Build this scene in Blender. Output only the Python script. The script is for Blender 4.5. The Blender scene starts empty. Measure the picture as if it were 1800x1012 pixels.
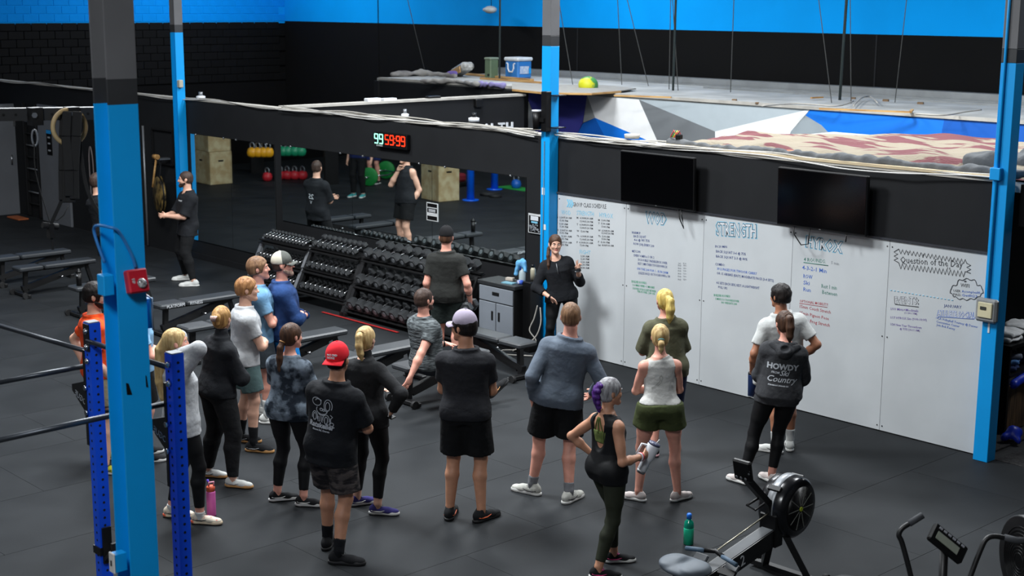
import bpy, bmesh, math, random
import numpy as np
from mathutils import Vector, Matrix, Euler
R = math.radians
random.seed(7); rng = np.random.default_rng(7)
SC = bpy.context.scene
COL = SC.collection
# ------------------------------------------------------------------ camera
CF = 2515.0; CTH = R(11.25); CROLL = R(.34); CYAW = R(43.0)
CAM = np.array([0, -12.76, 4.4])
_fh = np.array([-math.cos(CYAW), math.sin(CYAW), 0.]); _rt = np.cross(_fh, [0, 0, 1.])
CFW = _fh*math.cos(CTH) + np.array([0, 0, -math.sin(CTH)]); _up = np.cross(_rt, CFW)
CR = _rt*math.cos(CROLL) + _up*math.sin(CROLL); CU = _up*math.cos(CROLL) - _rt*math.sin(CROLL)
cd = bpy.data.cameras.new('camera'); cam = bpy.data.objects.new('camera', cd); COL.objects.link(cam)
cam.matrix_world = Matrix(((CR[0], CU[0], -CFW[0], CAM[0]), (CR[1], CU[1], -CFW[1], CAM[1]), (CR[2], CU[2], -CFW[2], CAM[2]), (0, 0, 0, 1)))
cd.sensor_width = 36; cd.lens = CF/1800*36; cd.clip_start = .1; cd.clip_end = 200
cd.dof.use_dof = True; cd.dof.focus_distance = 13.3; cd.dof.aperture_fstop = 3.2
SC.camera = cam
def ray(px, py): return CFW*CF + CR*(px-900) + CU*(506-py)
def fl(px, py, z=0.):
    d = ray(px, py); return CAM + d*((z-CAM[2])/d[2])
def pl(px, py, y=0.):
    d = ray(px, py); return CAM + d*((y-CAM[1])/d[1])
def dp(px, py, P):            # point on the ray at the same depth as P
    d = ray(px, py); return CAM + d*(np.dot(np.array(P)-CAM, CFW)/CF)
# ------------------------------------------------------------------ world, lights, exposure
w = bpy.data.worlds.new('gym_air'); SC.world = w; w.use_nodes = True
w.node_tree.nodes['Background'].inputs[0].default_value = (.75, .85, 1, 1)
w.node_tree.nodes['Background'].inputs[1].default_value = .05
SC.view_settings.view_transform = 'Standard'; SC.view_settings.look = 'None'
SC.view_settings.gamma = 1; SC.view_settings.use_curve_mapping = False
SC.view_settings.exposure = 0.42
def area(name, loc, sx, sy, e, col=(.93, .97, 1), rot=(0, 0, 0)):
    l = bpy.data.lights.new(name, 'AREA'); l.shape = 'RECTANGLE'; l.size = sx; l.size_y = sy; l.energy = e; l.color = col
    o = bpy.data.objects.new(name, l); COL.objects.link(o); o.location = loc; o.rotation_euler = rot; return o
LIGHTS = [(-17.8, -4.6, 270), (-12.6, -5.4, 740), (-8.4, -4.8, 240), (-17.5, 2.2, 360), (-12.0, 2.0, 560), (-6.5, 2.6, 420),
          (-12.0, -10.5, 120), (-3.2, -13.2, 380), (-25.5, -9.0, 150), (-30.5, 6.6, 270), (-20.5, 7.2, 190)]  # added fills: near-camera one brightens the foreground column, last two the blue walls
for i, (x, y, e) in enumerate(LIGHTS):
    area('bay_and_fill_lamp_%d' % i, (x, y, 7.3), 1.7, 1.7, e)
area('shelf_fill', (-6.3, 1.7, 2.3), .3, .9, 14)  # unseen fill added to brighten the retail shelf
# ------------------------------------------------------------------ materials
def new_mat(name):
    m = bpy.data.materials.new(name); m.use_nodes = True
    return m, m.node_tree.nodes, m.node_tree.links, m.node_tree.nodes['Principled BSDF']
def s2l(c): return tuple(((v/255)/12.92 if v/255 <= .04045 else ((v/255+.055)/1.055)**2.4) for v in c)
MATS = {}
def mat(name, rgb, rough=.6, metal=0., var=.12, vs=6., bump=0., bs=60., rgb2=None, spec=.5, emis=0., stretch=None, rnd=0., alpha=1., trans=0., ramp=(.4, .6), sheen=0., bd=.01):
    if name in MATS: return MATS[name]
    m, n, l, b = new_mat(name)
    c = s2l(rgb); c2 = s2l(rgb2) if rgb2 else tuple(v*(1-var) for v in c)
    tc = n.new('ShaderNodeTexCoord'); mp = n.new('ShaderNodeMapping'); l.new(tc.outputs['Object'], mp.inputs[0])
    if stretch: mp.inputs['Scale'].default_value = stretch
    nz = n.new('ShaderNodeTexNoise'); nz.inputs['Scale'].default_value = vs; nz.inputs['Detail'].default_value = 5
    l.new(mp.outputs[0], nz.inputs['Vector'])
    cr = n.new('ShaderNodeValToRGB'); cr.color_ramp.elements[0].position = ramp[0]; cr.color_ramp.elements[1].position = ramp[1]
    cr.color_ramp.elements[0].color = (*c2, 1); cr.color_ramp.elements[1].color = (*c, 1)
    l.new(nz.outputs[0], cr.inputs[0]); out = cr.outputs[0]
    if rnd:
        oi = n.new('ShaderNodeObjectInfo'); hs = n.new('ShaderNodeHueSaturation')
        mr = n.new('ShaderNodeMapRange'); mr.inputs[3].default_value = 1-rnd; mr.inputs[4].default_value = 1+rnd
        l.new(oi.outputs['Random'], mr.inputs[0]); l.new(mr.outputs[0], hs.inputs['Value']); l.new(out, hs.inputs['Color']); out = hs.outputs[0]
    l.new(out, b.inputs['Base Color'])
    b.inputs['Roughness'].default_value = rough; b.inputs['Metallic'].default_value = metal
    b.inputs['Specular IOR Level'].default_value = spec
    if sheen: b.inputs['Sheen Weight'].default_value = sheen
    if trans: b.inputs['Transmission Weight'].default_value = trans
    if emis:
        l.new(out, b.inputs['Emission Color']); b.inputs['Emission Strength'].default_value = emis
    if bump:
        nb = n.new('ShaderNodeTexNoise'); nb.inputs['Scale'].default_value = bs; nb.inputs['Detail'].default_value = 3
        l.new(mp.outputs[0], nb.inputs['Vector'])
        bp = n.new('ShaderNodeBump'); bp.inputs['Strength'].default_value = bump; bp.inputs['Distance'].default_value = bd
        l.new(nb.outputs[0], bp.inputs['Height']); l.new(bp.outputs[0], b.inputs['Normal'])
    MATS[name] = m; return m
# ------------------------------------------------------------------ mesh helpers
def mkmesh(name, V, Fq, smooth=False):
    me = bpy.data.meshes.new(name)
    V = np.asarray(V, np.float32)
    if isinstance(Fq, np.ndarray):
        me.vertices.add(len(V)); me.vertices.foreach_set('co', V.ravel())
        n = len(Fq); k = Fq.shape[1]
        me.loops.add(n*k); me.loops.foreach_set('vertex_index', Fq.ravel().astype(np.int32))
        me.polygons.add(n); me.polygons.foreach_set('loop_start', np.arange(n, dtype=np.int32)*k)
        me.polygons.foreach_set('loop_total', np.full(n, k, np.int32))
        me.update(calc_edges=True); me.validate()
    else:
        me.from_pydata([tuple(map(float, v)) for v in V], [], Fq); me.update()
    if smooth: me.polygons.foreach_set('use_smooth', np.ones(len(me.polygons), bool))
    return me
class MB:
    def __init__(s): s.v = []; s.f = []; s.sm = []
    def add(s, V, F, smooth=False):
        o = len(s.v); s.v += [tuple(map(float, p)) for p in V]; s.f += [[i+o for i in f] for f in F]; s.sm += [smooth]*len(F); return s
    def box(s, c, d, rot=None, bev=0.):
        c = np.array(c, float); hx, hy, hz = [v/2 for v in d]
        M = np.array(Euler(rot).to_matrix()) if rot is not None and not isinstance(rot, np.ndarray) else (rot if rot is not None else np.eye(3))
        if bev <= 0:
            V = np.array([(x, y, z) for x in (-hx, hx) for y in (-hy, hy) for z in (-hz, hz)])
            F = [(0, 1, 3, 2), (4, 6, 7, 5), (0, 4, 5, 1), (2, 3, 7, 6), (0, 2, 6, 4), (1, 5, 7, 3)]
        else:
            bev = min(bev, .49*min(d)); V = []; idx = {}
            for x in (-1, 1):
                for y in (-1, 1):
                    for z in (-1, 1):
                        for ax in range(3):
                            p = [x*(hx-bev), y*(hy-bev), z*(hz-bev)]; p[ax] = (x*hx, y*hy, z*hz)[ax]; idx[(x, y, z, ax)] = len(V); V.append(p)
            V = np.array(V); F = []
            for ax in range(3):
                a, b = [(1, 2), (2, 0), (0, 1)][ax]
                for sg in (-1, 1):
                    q = []
                    for (u, v) in ((-1, -1), (1, -1), (1, 1), (-1, 1)):
                        k = [0, 0, 0]; k[ax] = sg; k[a] = u; k[b] = v; q.append(idx[(*k, ax)])
                    F.append(q if sg > 0 else q[::-1])
                for sa in (-1, 1):
                    for sb in (-1, 1):
                        q = []
                        for (t, fc) in ((-1, a), (1, a), (1, b), (-1, b)):
                            k = [0, 0, 0]; k[ax] = t; k[a] = sa; k[b] = sb; q.append(idx[(*k, fc)])
                        F.append(q if sa*sb < 0 else q[::-1])
            for x in (-1, 1):
                for y in (-1, 1):
                    for z in (-1, 1):
                        q = [idx[(x, y, z, k)] for k in range(3)]; F.append(q if x*y*z > 0 else q[::-1])
        return s.add(V@M.T + c, F)
    def beam(s, a, b, w_, h_=None, up=(0, 0, 1), bev=0.):
        a = np.array(a, float); b = np.array(b, float); L = np.linalg.norm(b-a); x = (b-a)/L
        u = np.array(up, float); y = np.cross(u, x)
        if np.linalg.norm(y) < 1e-4: y = np.cross((0, 1, 0), x)
        y /= np.linalg.norm(y); z = np.cross(x, y)
        return s.box((a+b)/2, (L, w_, h_ or w_), np.stack([x, y, z], 1), bev)
    def tube(s, P, r, n=10, cap=True, closed=False, sm=True):
        P = [np.array(p, float) for p in P]; m = len(P); rr = r if hasattr(r, '__len__') else [r]*m
        rings = []; prev = None
        for i in range(m):
            if closed: t = P[(i+1) % m]-P[i-1]
            else: t = P[min(i+1, m-1)]-P[max(i-1, 0)]
            t = t/(np.linalg.norm(t)+1e-12)
            if prev is None:
                a = np.cross(t, (0, 0, 1)) if abs(t[2]) < .9 else np.cross(t, (0, 1, 0))
            else: a = prev - t*np.dot(prev, t)
            a /= np.linalg.norm(a); prev = a; b = np.cross(t, a)
            rings.append([P[i]+rr[i]*(a*math.cos(q)+b*math.sin(q)) for q in np.linspace(0, 2*math.pi, n, endpoint=False)])
        V = [p for rg in rings for p in rg]; F = []
        for i in range(m if closed else m-1):
            for k in range(n):
                j = (i+1) % m; F.append((i*n+k, i*n+(k+1) % n, j*n+(k+1) % n, j*n+k))
        s.add(V, F, sm)
        if cap and not closed:
            o = len(s.v)-len(V); s.f.append([o+k for k in range(n)][::-1]); s.f.append([o+(m-1)*n+k for k in range(n)]); s.sm += [False, False]
        return s
    def cyl(s, a, b, r, n=16, r2=None, sm=True): return s.tube([a, b], [r, r if r2 is None else r2], n, sm=sm)
    def lathe(s, prof, c=(0, 0, 0), n=20, axis=None, sm=True):   # prof: (radius, height) along local z
        M = np.eye(3)
        if axis is not None: M = np.array(Vector(axis).to_track_quat('Z', 'Y').to_matrix())
        V = []; F = []
        for (r_, h_) in prof:
            for q in np.linspace(0, 2*math.pi, n, endpoint=False): V.append((r_*math.cos(q), r_*math.sin(q), h_))
        for i in range(len(prof)-1):
            for k in range(n): F.append((i*n+k, i*n+(k+1) % n, (i+1)*n+(k+1) % n, (i+1)*n+k))
        F.append([k for k in range(n)][::-1]); F.append([(len(prof)-1)*n+k for k in range(n)])
        return s.add(np.array(V)@M.T+np.array(c), F, sm)
    def prism(s, pts, off):                  # polygon (3-D points) extruded by vector off
        P = [np.array(p, float) for p in pts]; o = np.array(off, float); n = len(P)
        F = [list(range(n))[::-1], [n+i for i in range(n)]]+[(i, (i+1) % n, n+(i+1) % n, n+i) for i in range(n)]
        return s.add(P+[p+o for p in P], F)
    def sphere(s, c, r, n=14, m=8, sc=(1, 1, 1), M=None):
        V = [(0, 0, 1)]+[(math.sin(a)*math.cos(b), math.sin(a)*math.sin(b), math.cos(a)) for a in np.linspace(0, math.pi, m+1)[1:-1] for b in np.linspace(0, 2*math.pi, n, endpoint=False)]+[(0, 0, -1)]
        F = [(0, 1+k, 1+(k+1) % n) for k in range(n)]
        for i in range(m-2): F += [(1+i*n+k, 1+(i+1)*n+k, 1+(i+1)*n+(k+1) % n, 1+i*n+(k+1) % n) for k in range(n)]
        F += [(len(V)-1, 1+(m-2)*n+(k+1) % n, 1+(m-2)*n+k) for k in range(n)]
        V = np.array(V)*r*np.array(sc)
        if M is not None: V = V@np.array(M).T
        return s.add(V+np.array(c), F, True)
    def mesh(s, name='m'):
        me = bpy.data.meshes.new(name); me.from_pydata(s.v, [], s.f); me.update()
        me.polygons.foreach_set('use_smooth', np.array(s.sm, bool)); 
        bm = bmesh.new(); bm.from_mesh(me); bmesh.ops.recalc_face_normals(bm, faces=bm.faces); bm.to_mesh(me); bm.free()
        return me
def link(name, me, m=None, parent=None, loc=None, rot=None, label=None):
    if isinstance(me, MB): me = me.mesh(name)
    o = bpy.data.objects.new(name, me); COL.objects.link(o)
    if m is not None:
        ms = m if isinstance(m, (list, tuple)) else [m]
        if len(me.materials) == 0:
            for q in ms: me.materials.append(q)
        elif me.materials[0] is not ms[0]:
            o.material_slots[0].link = 'OBJECT'; o.material_slots[0].material = ms[0]
    if parent is not None: setp(o, parent)
    if loc is not None: o.location = loc
    if rot is not None: o.rotation_euler = rot
    if label: o['label'] = label
    return o
def tag(o, label, cat, group=None, kind=None):
    if label: o['label'] = label
    if cat: o['category'] = cat
    if group: o['group'] = group
    if kind: o['kind'] = kind
    return o
def thing(name, label, cat, loc=(0, 0, 0), rotz=0., group=None, rot=None):
    o = bpy.data.objects.new(name, None); COL.objects.link(o); o.empty_display_size = .1
    o.location = tuple(map(float, loc)); o.rotation_euler = rot if rot is not None else (0, 0, rotz); return tag(o, label, cat, group)
def struct(name, me, m): return tag(link(name, me, m), None, None, kind='structure')
KIDS = {}
def kids(o): return KIDS.get(o.name, [])
def setp(o, p):
    o.parent = p; KIDS.setdefault(p.name, []).append(o)
def dup(root, loc=None, rot=None, label=None, group=None):
    def cp(o, par):
        c = o.copy(); COL.objects.link(c)
        if par is not None: setp(c, par)
        for ch in kids(o): cp(ch, c)
        return c
    r = cp(root, None)
    if loc is not None: r.location = tuple(map(float, loc))
    if rot is not None: r.rotation_euler = rot
    if label: r['label'] = label
    if group: r['group'] = group
    return r
_txt = {}
def text_mesh(s, size=1., ext=.0, bold=0., align='LEFT', shear=0., res=2):
    k = (s, size, ext, bold, align, shear)
    if k in _txt: return _txt[k]
    cu = bpy.data.curves.new('t', 'FONT'); cu.body = s; cu.size = size; cu.extrude = ext; cu.offset = bold; cu.align_x = align; cu.shear = shear; cu.resolution_u = res
    ob = bpy.data.objects.new('t', cu); COL.objects.link(ob)
    dg = bpy.context.evaluated_depsgraph_get(); me = bpy.data.meshes.new_from_object(ob.evaluated_get(dg)); 
    bpy.data.objects.remove(ob); me.materials.clear(); _txt[k] = me; return me
def place_text(name, s, size, O, X, Y, m, parent=None, ext=.001, bold=0., align='LEFT', shear=0., wscale=1., par_inv=True):
    me = text_mesh(s, size, ext, bold, align, shear)
    X = np.array(X, float); X = X/np.linalg.norm(X); Y = np.array(Y, float); Y = Y/np.linalg.norm(Y); Z = np.cross(X, Y)
    if len(me.materials) and me.materials[0] is not m: me = me.copy(); me.materials.clear()
    o = link(name, me, m)
    M = Matrix(((X[0]*wscale, Y[0], Z[0], O[0]), (X[1]*wscale, Y[1], Z[1], O[1]), (X[2]*wscale, Y[2], Z[2], O[2]), (0, 0, 0, 1)))
    if parent is not None:
        setp(o, parent)
        pm = Matrix.Translation(parent.location) @ parent.rotation_euler.to_matrix().to_4x4()
        o.matrix_parent_inverse = pm.inverted()
    o.matrix_basis = M
    return o
# ------------------------------------------------------------------ implicit surfaces -> one continuous mesh
class Field:
    def __init__(s, lo, hi, h):
        s.o = np.array(lo, np.float32); s.h = h; s.n = np.ceil((np.array(hi)-np.array(lo))/h).astype(int)+1
        s.a = np.full(s.n, .2, np.float32); s.ax = [s.o[i]+h*np.arange(s.n[i], dtype=np.float32) for i in range(3)]
    def win(s, lo, hi):
        i0 = np.clip(np.floor((np.array(lo)-s.o)/s.h).astype(int), 0, s.n); i1 = np.clip(np.ceil((np.array(hi)-s.o)/s.h).astype(int)+1, 0, s.n)
        if (i1-i0 <= 0).any(): return None
        sl = tuple(slice(a, b) for a, b in zip(i0, i1))
        return sl, s.ax[0][sl[0]][:, None, None], s.ax[1][sl[1]][None, :, None], s.ax[2][sl[2]][None, None, :]
    def add(s, pr, k=.02, m=None):
        m = m if m is not None else max(k, .02)+.012
        W = s.win(pr.lo-m, pr.hi+m)
        if W is None: return s
        sl, X, Y, Z = W; d = pr(X, Y, Z); b = s.a[sl]
        if k > 0:
            hh = np.maximum(k-np.abs(b-d), 0)/k; s.a[sl] = np.minimum(b, d)-hh*hh*k*.25
        else: s.a[sl] = np.minimum(b, d)
        return s
    def sub(s, pr, k=.01):
        m = max(k, .02)+.012
        W = s.win(pr.lo-m, pr.hi+m)
        if W is None: return s
        sl, X, Y, Z = W; d = -pr(X, Y, Z); b = s.a[sl]
        if k > 0:
            hh = np.maximum(k-np.abs(b-d), 0)/k; s.a[sl] = np.maximum(b, d)+hh*hh*k*.25
        else: s.a[sl] = np.maximum(b, d)
        return s
    def crop(s, z0, z1):
        i0 = max(int((z0-s.o[2])/s.h), 0); i1 = min(int((z1-s.o[2])/s.h)+2, s.n[2]); G = Field.__new__(Field); G.h = s.h; G.o = s.o.copy(); G.o[2] = s.ax[2][i0]
        G.a = s.a[:, :, i0:i1].copy(); G.n = np.array(G.a.shape); G.ax = [s.ax[0], s.ax[1], s.ax[2][i0:i1]]; return G
    def grid(s): return s.ax[0][:, None, None], s.ax[1][None, :, None], s.ax[2][None, None, :]
    def cut(s, p, n, k=0.):           # keep the side where (x-p).n < 0
        n = np.array(n, np.float32); n = n/np.linalg.norm(n); X, Y, Z = s.grid()
        d = (X-p[0])*n[0]+(Y-p[1])*n[1]+(Z-p[2])*n[2]; s.a = np.maximum(s.a, d.astype(np.float32)); return s
    def wob(s, amp, f1=9., seed=0, lo=None, hi=None, dirv=(1, 1, 1)):
        X, Y, Z = s.grid(); r = np.random.default_rng(seed); t = 0
        for i in range(4):
            q = r.normal(size=3)*np.array(dirv); q = q/np.linalg.norm(q)*f1*(1+.7*i); p = r.uniform(0, 6.28)
            u = r.normal(size=3); u = u/np.linalg.norm(u)*f1*.6
            t = t+np.sin(X*q[0]+Y*q[1]+Z*q[2]+p+.9*np.sin(X*u[0]+Y*u[1]+Z*u[2]))/(1+.6*i)
        s.a = s.a+(amp*t).astype(np.float32); return s
    def mesh(s):
        a = s.a; a[0] = a[-1] = .2; a[:, 0] = a[:, -1] = .2; a[:, :, 0] = a[:, :, -1] = .2
        S = a < 0; c = np.zeros(tuple(s.n-1), np.uint8)
        cs = [(i, j, k) for i in (0, 1) for j in (0, 1) for k in (0, 1)]
        for (i, j, k) in cs: c += S[i:s.n[0]-1+i, j:s.n[1]-1+j, k:s.n[2]-1+k]
        act = (c > 0) & (c < 8); I = np.argwhere(act); N = len(I)
        if N == 0: return np.zeros((0, 3)), np.zeros((0, 4), int)
        idm = np.full(act.shape, -1, np.int32); idm[act] = np.arange(N)
        v = [a[I[:, 0]+i, I[:, 1]+j, I[:, 2]+k] for (i, j, k) in cs]; P = np.zeros((N, 3), np.float32); cnt = np.zeros(N, np.float32)
        for p in range(8):
            for q in range(p+1, 8):
                df = np.array(cs[q])-np.array(cs[p])
                if abs(df).sum() != 1: continue
                x = (v[p] < 0) != (v[q] < 0); t = np.where(x, v[p]/np.where(x, v[p]-v[q], 1), 0)
                P += x[:, None]*(np.array(cs[p], np.float32)+t[:, None]*df); cnt += x
        V = s.o+s.h*(I+P/cnt[:, None]); Q = []
        for ax in range(3):
            b, c2 = [(1, 2), (2, 0), (0, 1)][ax]
            A = [slice(None)]*3; B = [slice(None)]*3; A[ax] = slice(0, -1); B[ax] = slice(1, None)
            sa = S[tuple(A)]; df = sa != S[tuple(B)]; E = np.argwhere(df); E = E[(E[:, b] > 0) & (E[:, c2] > 0) & (E[:, b] < s.n[b]-1) & (E[:, c2] < s.n[c2]-1)]
            fl_ = sa[E[:, 0], E[:, 1], E[:, 2]]
            def g(db, dc):
                K = E.copy(); K[:, b] -= db; K[:, c2] -= dc; return idm[K[:, 0], K[:, 1], K[:, 2]]
            q = np.stack([g(1, 1), g(0, 1), g(0, 0), g(1, 0)], 1); q[~fl_] = q[~fl_][:, ::-1]; Q.append(q)
        return V, np.concatenate(Q)
def build(F_, name, m, parent, smooth=True):
    V, Q = F_.mesh()
    return link(name, mkmesh(name, V, Q, smooth), m, parent)
class cone:                  # tapered capsule
    def __init__(s, a, b, ra, rb=None, fl=None):
        s.a = np.array(a, np.float32); s.b = np.array(b, np.float32); s.ra = ra; s.rb = ra if rb is None else rb
        r = max(s.ra, s.rb); s.lo = np.minimum(s.a, s.b)-r; s.hi = np.maximum(s.a, s.b)+r
    def __call__(s, X, Y, Z):
        d = s.b-s.a; L2 = float(d@d)+1e-9; x = X-s.a[0]; y = Y-s.a[1]; z = Z-s.a[2]
        t = np.clip((x*d[0]+y*d[1]+z*d[2])/L2, 0, 1)
        return np.sqrt((x-t*d[0])**2+(y-t*d[1])**2+(z-t*d[2])**2)-(s.ra+(s.rb-s.ra)*t)
class ell:
    def __init__(s, c, r, M=None):
        s.c = np.array(c, np.float32); s.r = np.array(r, np.float32); s.M = np.eye(3) if M is None else np.array(M)   # rows = axes
        e = np.sqrt(((s.M.T*s.r)**2).sum(1)); s.lo = s.c-e; s.hi = s.c+e
    def __call__(s, X, Y, Z):
        x = X-s.c[0]; y = Y-s.c[1]; z = Z-s.c[2]; k0 = 0; k1 = 0
        for i in range(3):
            u = x*s.M[i][0]+y*s.M[i][1]+z*s.M[i][2]; k0 = k0+(u/s.r[i])**2; k1 = k1+(u/s.r[i]**2)**2
        k0 = np.sqrt(k0); return k0*(k0-1)/np.sqrt(k1+1e-9)
class loft:                  # flattened trunk: sections (u, halfwidth, halfdepth, forward offset) along an axis, side vector may twist
    def __init__(s, P0, P1, sec, S0, S1, pw=2.3):
        s.P0 = np.array(P0); s.P1 = np.array(P1); s.L = np.linalg.norm(s.P1-s.P0); s.ax = (s.P1-s.P0)/s.L
        s.sec = np.array(sec); s.S0 = np.array(S0); s.S1 = np.array(S1); s.pw = pw
        r = s.sec[:, 1].max()+.03; e0 = s.P0+s.ax*s.sec[0, 0]; e1 = s.P0+s.ax*s.sec[-1, 0]
        s.lo = np.minimum(e0, e1)-r; s.hi = np.maximum(e0, e1)+r
    def __call__(s, X, Y, Z):
        x = X-s.P0[0]; y = Y-s.P0[1]; z = Z-s.P0[2]; ax = s.ax
        u = x*ax[0]+y*ax[1]+z*ax[2]; uc = np.clip(u, s.sec[0, 0], s.sec[-1, 0])
        A = np.interp(uc, s.sec[:, 0], s.sec[:, 1]); B = np.interp(uc, s.sec[:, 0], s.sec[:, 2]); C = np.interp(uc, s.sec[:, 0], s.sec[:, 3])
        t = np.clip(u/s.L, 0, 1); sx = s.S0[0]+(s.S1[0]-s.S0[0])*t; sy = s.S0[1]+(s.S1[1]-s.S0[1])*t; sz = s.S0[2]+(s.S1[2]-s.S0[2])*t
        nn = np.sqrt(sx*sx+sy*sy+sz*sz); sx = sx/nn; sy = sy/nn; sz = sz/nn
        fx = sy*ax[2]-sz*ax[1]; fy = sz*ax[0]-sx*ax[2]; fz = sx*ax[1]-sy*ax[0]      # side x axis = forward
        l_ = x*sx+y*sy+z*sz; f_ = x*fx+y*fy+z*fz-C
        q = s.pw; k0 = (np.abs(l_/A)**q+np.abs(f_/B)**q)**(1/q); g = np.sqrt((l_/A**2)**2+(f_/B**2)**2)+1e-4
        kk = np.sqrt((l_/A)**2+(f_/B)**2)+1e-5
        d = (k0-1)*np.minimum(kk/g, np.minimum(A, B)*1.6)
        return np.maximum(d, np.maximum(s.sec[0, 0]-u, u-s.sec[-1, 0]))
# ================================================================== ROOM SHELL
BLK = mat('matt_black_paint', (28, 29, 31), .75, var=.12, vs=2, bump=.05, bs=90, spec=.2)
DARK = mat('deep_black_paint', (7, 7, 8), .85, var=.15, vs=2, spec=.15)
RUB = mat('rubber_mat', (41, 43, 45), .6, rgb2=(35, 37, 39), vs=1.2, bump=.25, bs=160, rnd=.035, bd=.004, spec=.08)
BLUE = mat('sky_blue_paint', (0, 148, 220), .42, var=.04, vs=3)
BLUEW = mat('blue_wall_paint', (0, 150, 232), .8, var=.05, vs=1, spec=.1)
GREYP = mat('grey_column_paint', (92, 92, 94), .55, var=.08, vs=3)
WHITEB = mat('whiteboard', (190, 194, 196), .28, rgb2=(184, 188, 190), vs=1.5, spec=.4)
SCREW = mat('steel', (170, 172, 175), .3, .9)
MIR = mat('mirror_glass', (232, 240, 240), .015, 1., var=.0)
DECK = mat('roof_deck', (186, 186, 182), .8, rgb2=(150, 150, 146), vs=1.6, ramp=(.35, .7))
TRIMW = mat('wall_cap_timber', (176, 172, 164), .8, var=.2, vs=4)
GALV = mat('galvanised', (150, 153, 154), .45, .5, var=.15, vs=3)
CARPET = mat('charcoal_carpet', (46, 45, 46), .95, rgb2=(22, 22, 23), vs=30, bump=.5, bs=90)
CONC = mat('sub_floor', (34, 35, 37), .9)
GREYD = mat('grey_door_paint', (104, 107, 112), .55, var=.08, vs=2)
CEIL = mat('ceiling_white', (196, 198, 200), .9)
RED = mat('red_tape', (168, 34, 34), .6)
# floor: sub-floor slab with rubber mats laid in rows
fo = struct('floor', MB().box((-16.5, -2, -.045), (37, 30, .05)), CONC)
PX = 1.25; x = -5.78+PX*4; k = 0; MW = 1.84
mb_cache = {}
def matmesh(w_, d_):
    key = (round(w_, 2), round(d_, 2))
    if key not in mb_cache: mb_cache[key] = MB().box((0, 0, -.01), (w_-.004, d_-.003, .02)).mesh('rubber_mat')
    return mb_cache[key]
cols_ = [-5.78+PX*i for i in range(-23, 5)]
for ci, x0 in enumerate(cols_):
    off = (ci % 2)*.9
    y1 = 0.
    y0 = -.02
    ys = [y0]
    yy = y0-(MW if ci % 2 else MW/2)
    while yy > -13.6: ys.append(yy); yy -= MW
    ys.append(-14.2)
    if x0 < -29: ys = ys
    for a, b in zip(ys[:-1], ys[1:]):
        o = link('rubber_mat', matmesh(PX, a-b), RUB, fo, loc=(x0+PX/2, (a+b)/2, 0))
struct('floor_retail', MB().box((-3.2, 3.2, -.012), (6.9, 6.4, .024)), CARPET)
struct('floor_back_rooms', MB().box((-20.4, 5.1, -.012), (27.2, 10.2, .024)), CARPET)
# gym wall (mirrors on the left, whiteboards on the right)
WZ = 2.74
struct('wall_mirror_side', MB().box((-23.6, .075, WZ/2), (20.9, .15, WZ)), BLK)
struct('wall_board_side', MB().box((-9.9, .075, WZ/2), (6.1, .15, WZ)), BLK)
struct('trim_1', MB().box((-20.4, .07, WZ+.012), (27.2, .16, .024)), TRIMW)
struct('baseboard_gym', MB().box((-17.6, -.012, .05), (9.0, .024, .10)), BLK)
struct('wall_partition', MB().box((-19.2, 2.75, WZ/2), (.15, 5.2, WZ)), BLK)
struct('trim_2', MB().box((-19.2, 2.75, WZ+.02), (.2, 5.25, .04)), TRIMW)
# back strip of rooms: mural front, roof deck, rear wall
YC = 6.42; YB = 10.25
struct('wall_mural', MB().box((-15.3, YC+.075, WZ/2), (19.2, .15, WZ)), mat('mural_pale_grey', (176, 186, 190), .6, var=.02))
struct('wall_back_room', MB().box((-24.85, 8.3, WZ/2), (.15, 3.9, WZ)), BLK)
pb = struct('wall_back_room_front', MB().box((-22.5, YC-.01, WZ/2), (4.75, .03, WZ)), BLK)
struct('roof_deck_back', MB().box((-15.3, 8.35, WZ+.03), (19.2, 3.85, .06)), DECK)
struct('roof_deck_front', MB().box((-8.75, 1.8, WZ-.05), (4.7, 3.3, .1)), DECK)
struct('wall_room_back', MB().box((-8.75, 3.4, WZ/2-.05), (4.7, .1, WZ-.12)), BLK)
struct('wall_retail', MB().box((-3.6, 3.3, WZ/2), (7.6, .1, WZ)), DARK)
struct('ceiling_soffit', MB().box((-3.4, .95, WZ-.2), (6.4, 1.9, .4)), DARK)
# rails and track along the roof
m_ = MB(); m_.box((-17.0, YB-.35, WZ+.13), (15.5, .25, .14)); m_.box((-17.0, YB-.55, WZ+.07), (15.5, .06, .03)); m_.box((-12, YB-1.15, WZ+.07), (12., .05, .05))
struct('trim_3', m_, GALV)
struct('trim_4', MB().box((-15.5, YC+.02, WZ+.05), (18.6, .12, .05)), TRIMW)
# tall outer walls
struct('wall_back', MB().box((-16, YB+.1, 1.94), (37, .2, 3.88)), DARK)
bu = struct('wall_back_upper', MB().box((-16, YB+.1, 5.7), (37, .2, 3.64)), BLUEW)
for px in (665, 1015, 1540): struct('trim_5', MB().box((pl(px, 30, YB)[0], YB-.003, 3.9), (.03, .012, 7.2)), DARK) if px == 665 else struct('trim_6', MB().box((pl(px, 90, YB)[0], YB-.003, 1.94), (.03, .01, 3.86)), BLK)
XL = -34.0
struct('wall_left', MB().box((XL-.15, -2., 1.3), (.2, 25, 2.6)), DARK)
wl = struct('wall_left_upper', MB().box((XL-.16, -2., 3.2), (.2, 25, 1.2)), DARK); struct('wall_left_blue_backing', MB().box((XL-.13, -2., 4.4), (.2, 25, 1.16)), BLUEW)
BRK = mat('black_block', (9, 9, 10), .7, var=.15, vs=5, spec=.15, rnd=.18, bump=.2, bs=30); BRB = mat('blue_block', (0, 136, 226), .8, var=.05, vs=3, spec=.1)
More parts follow.
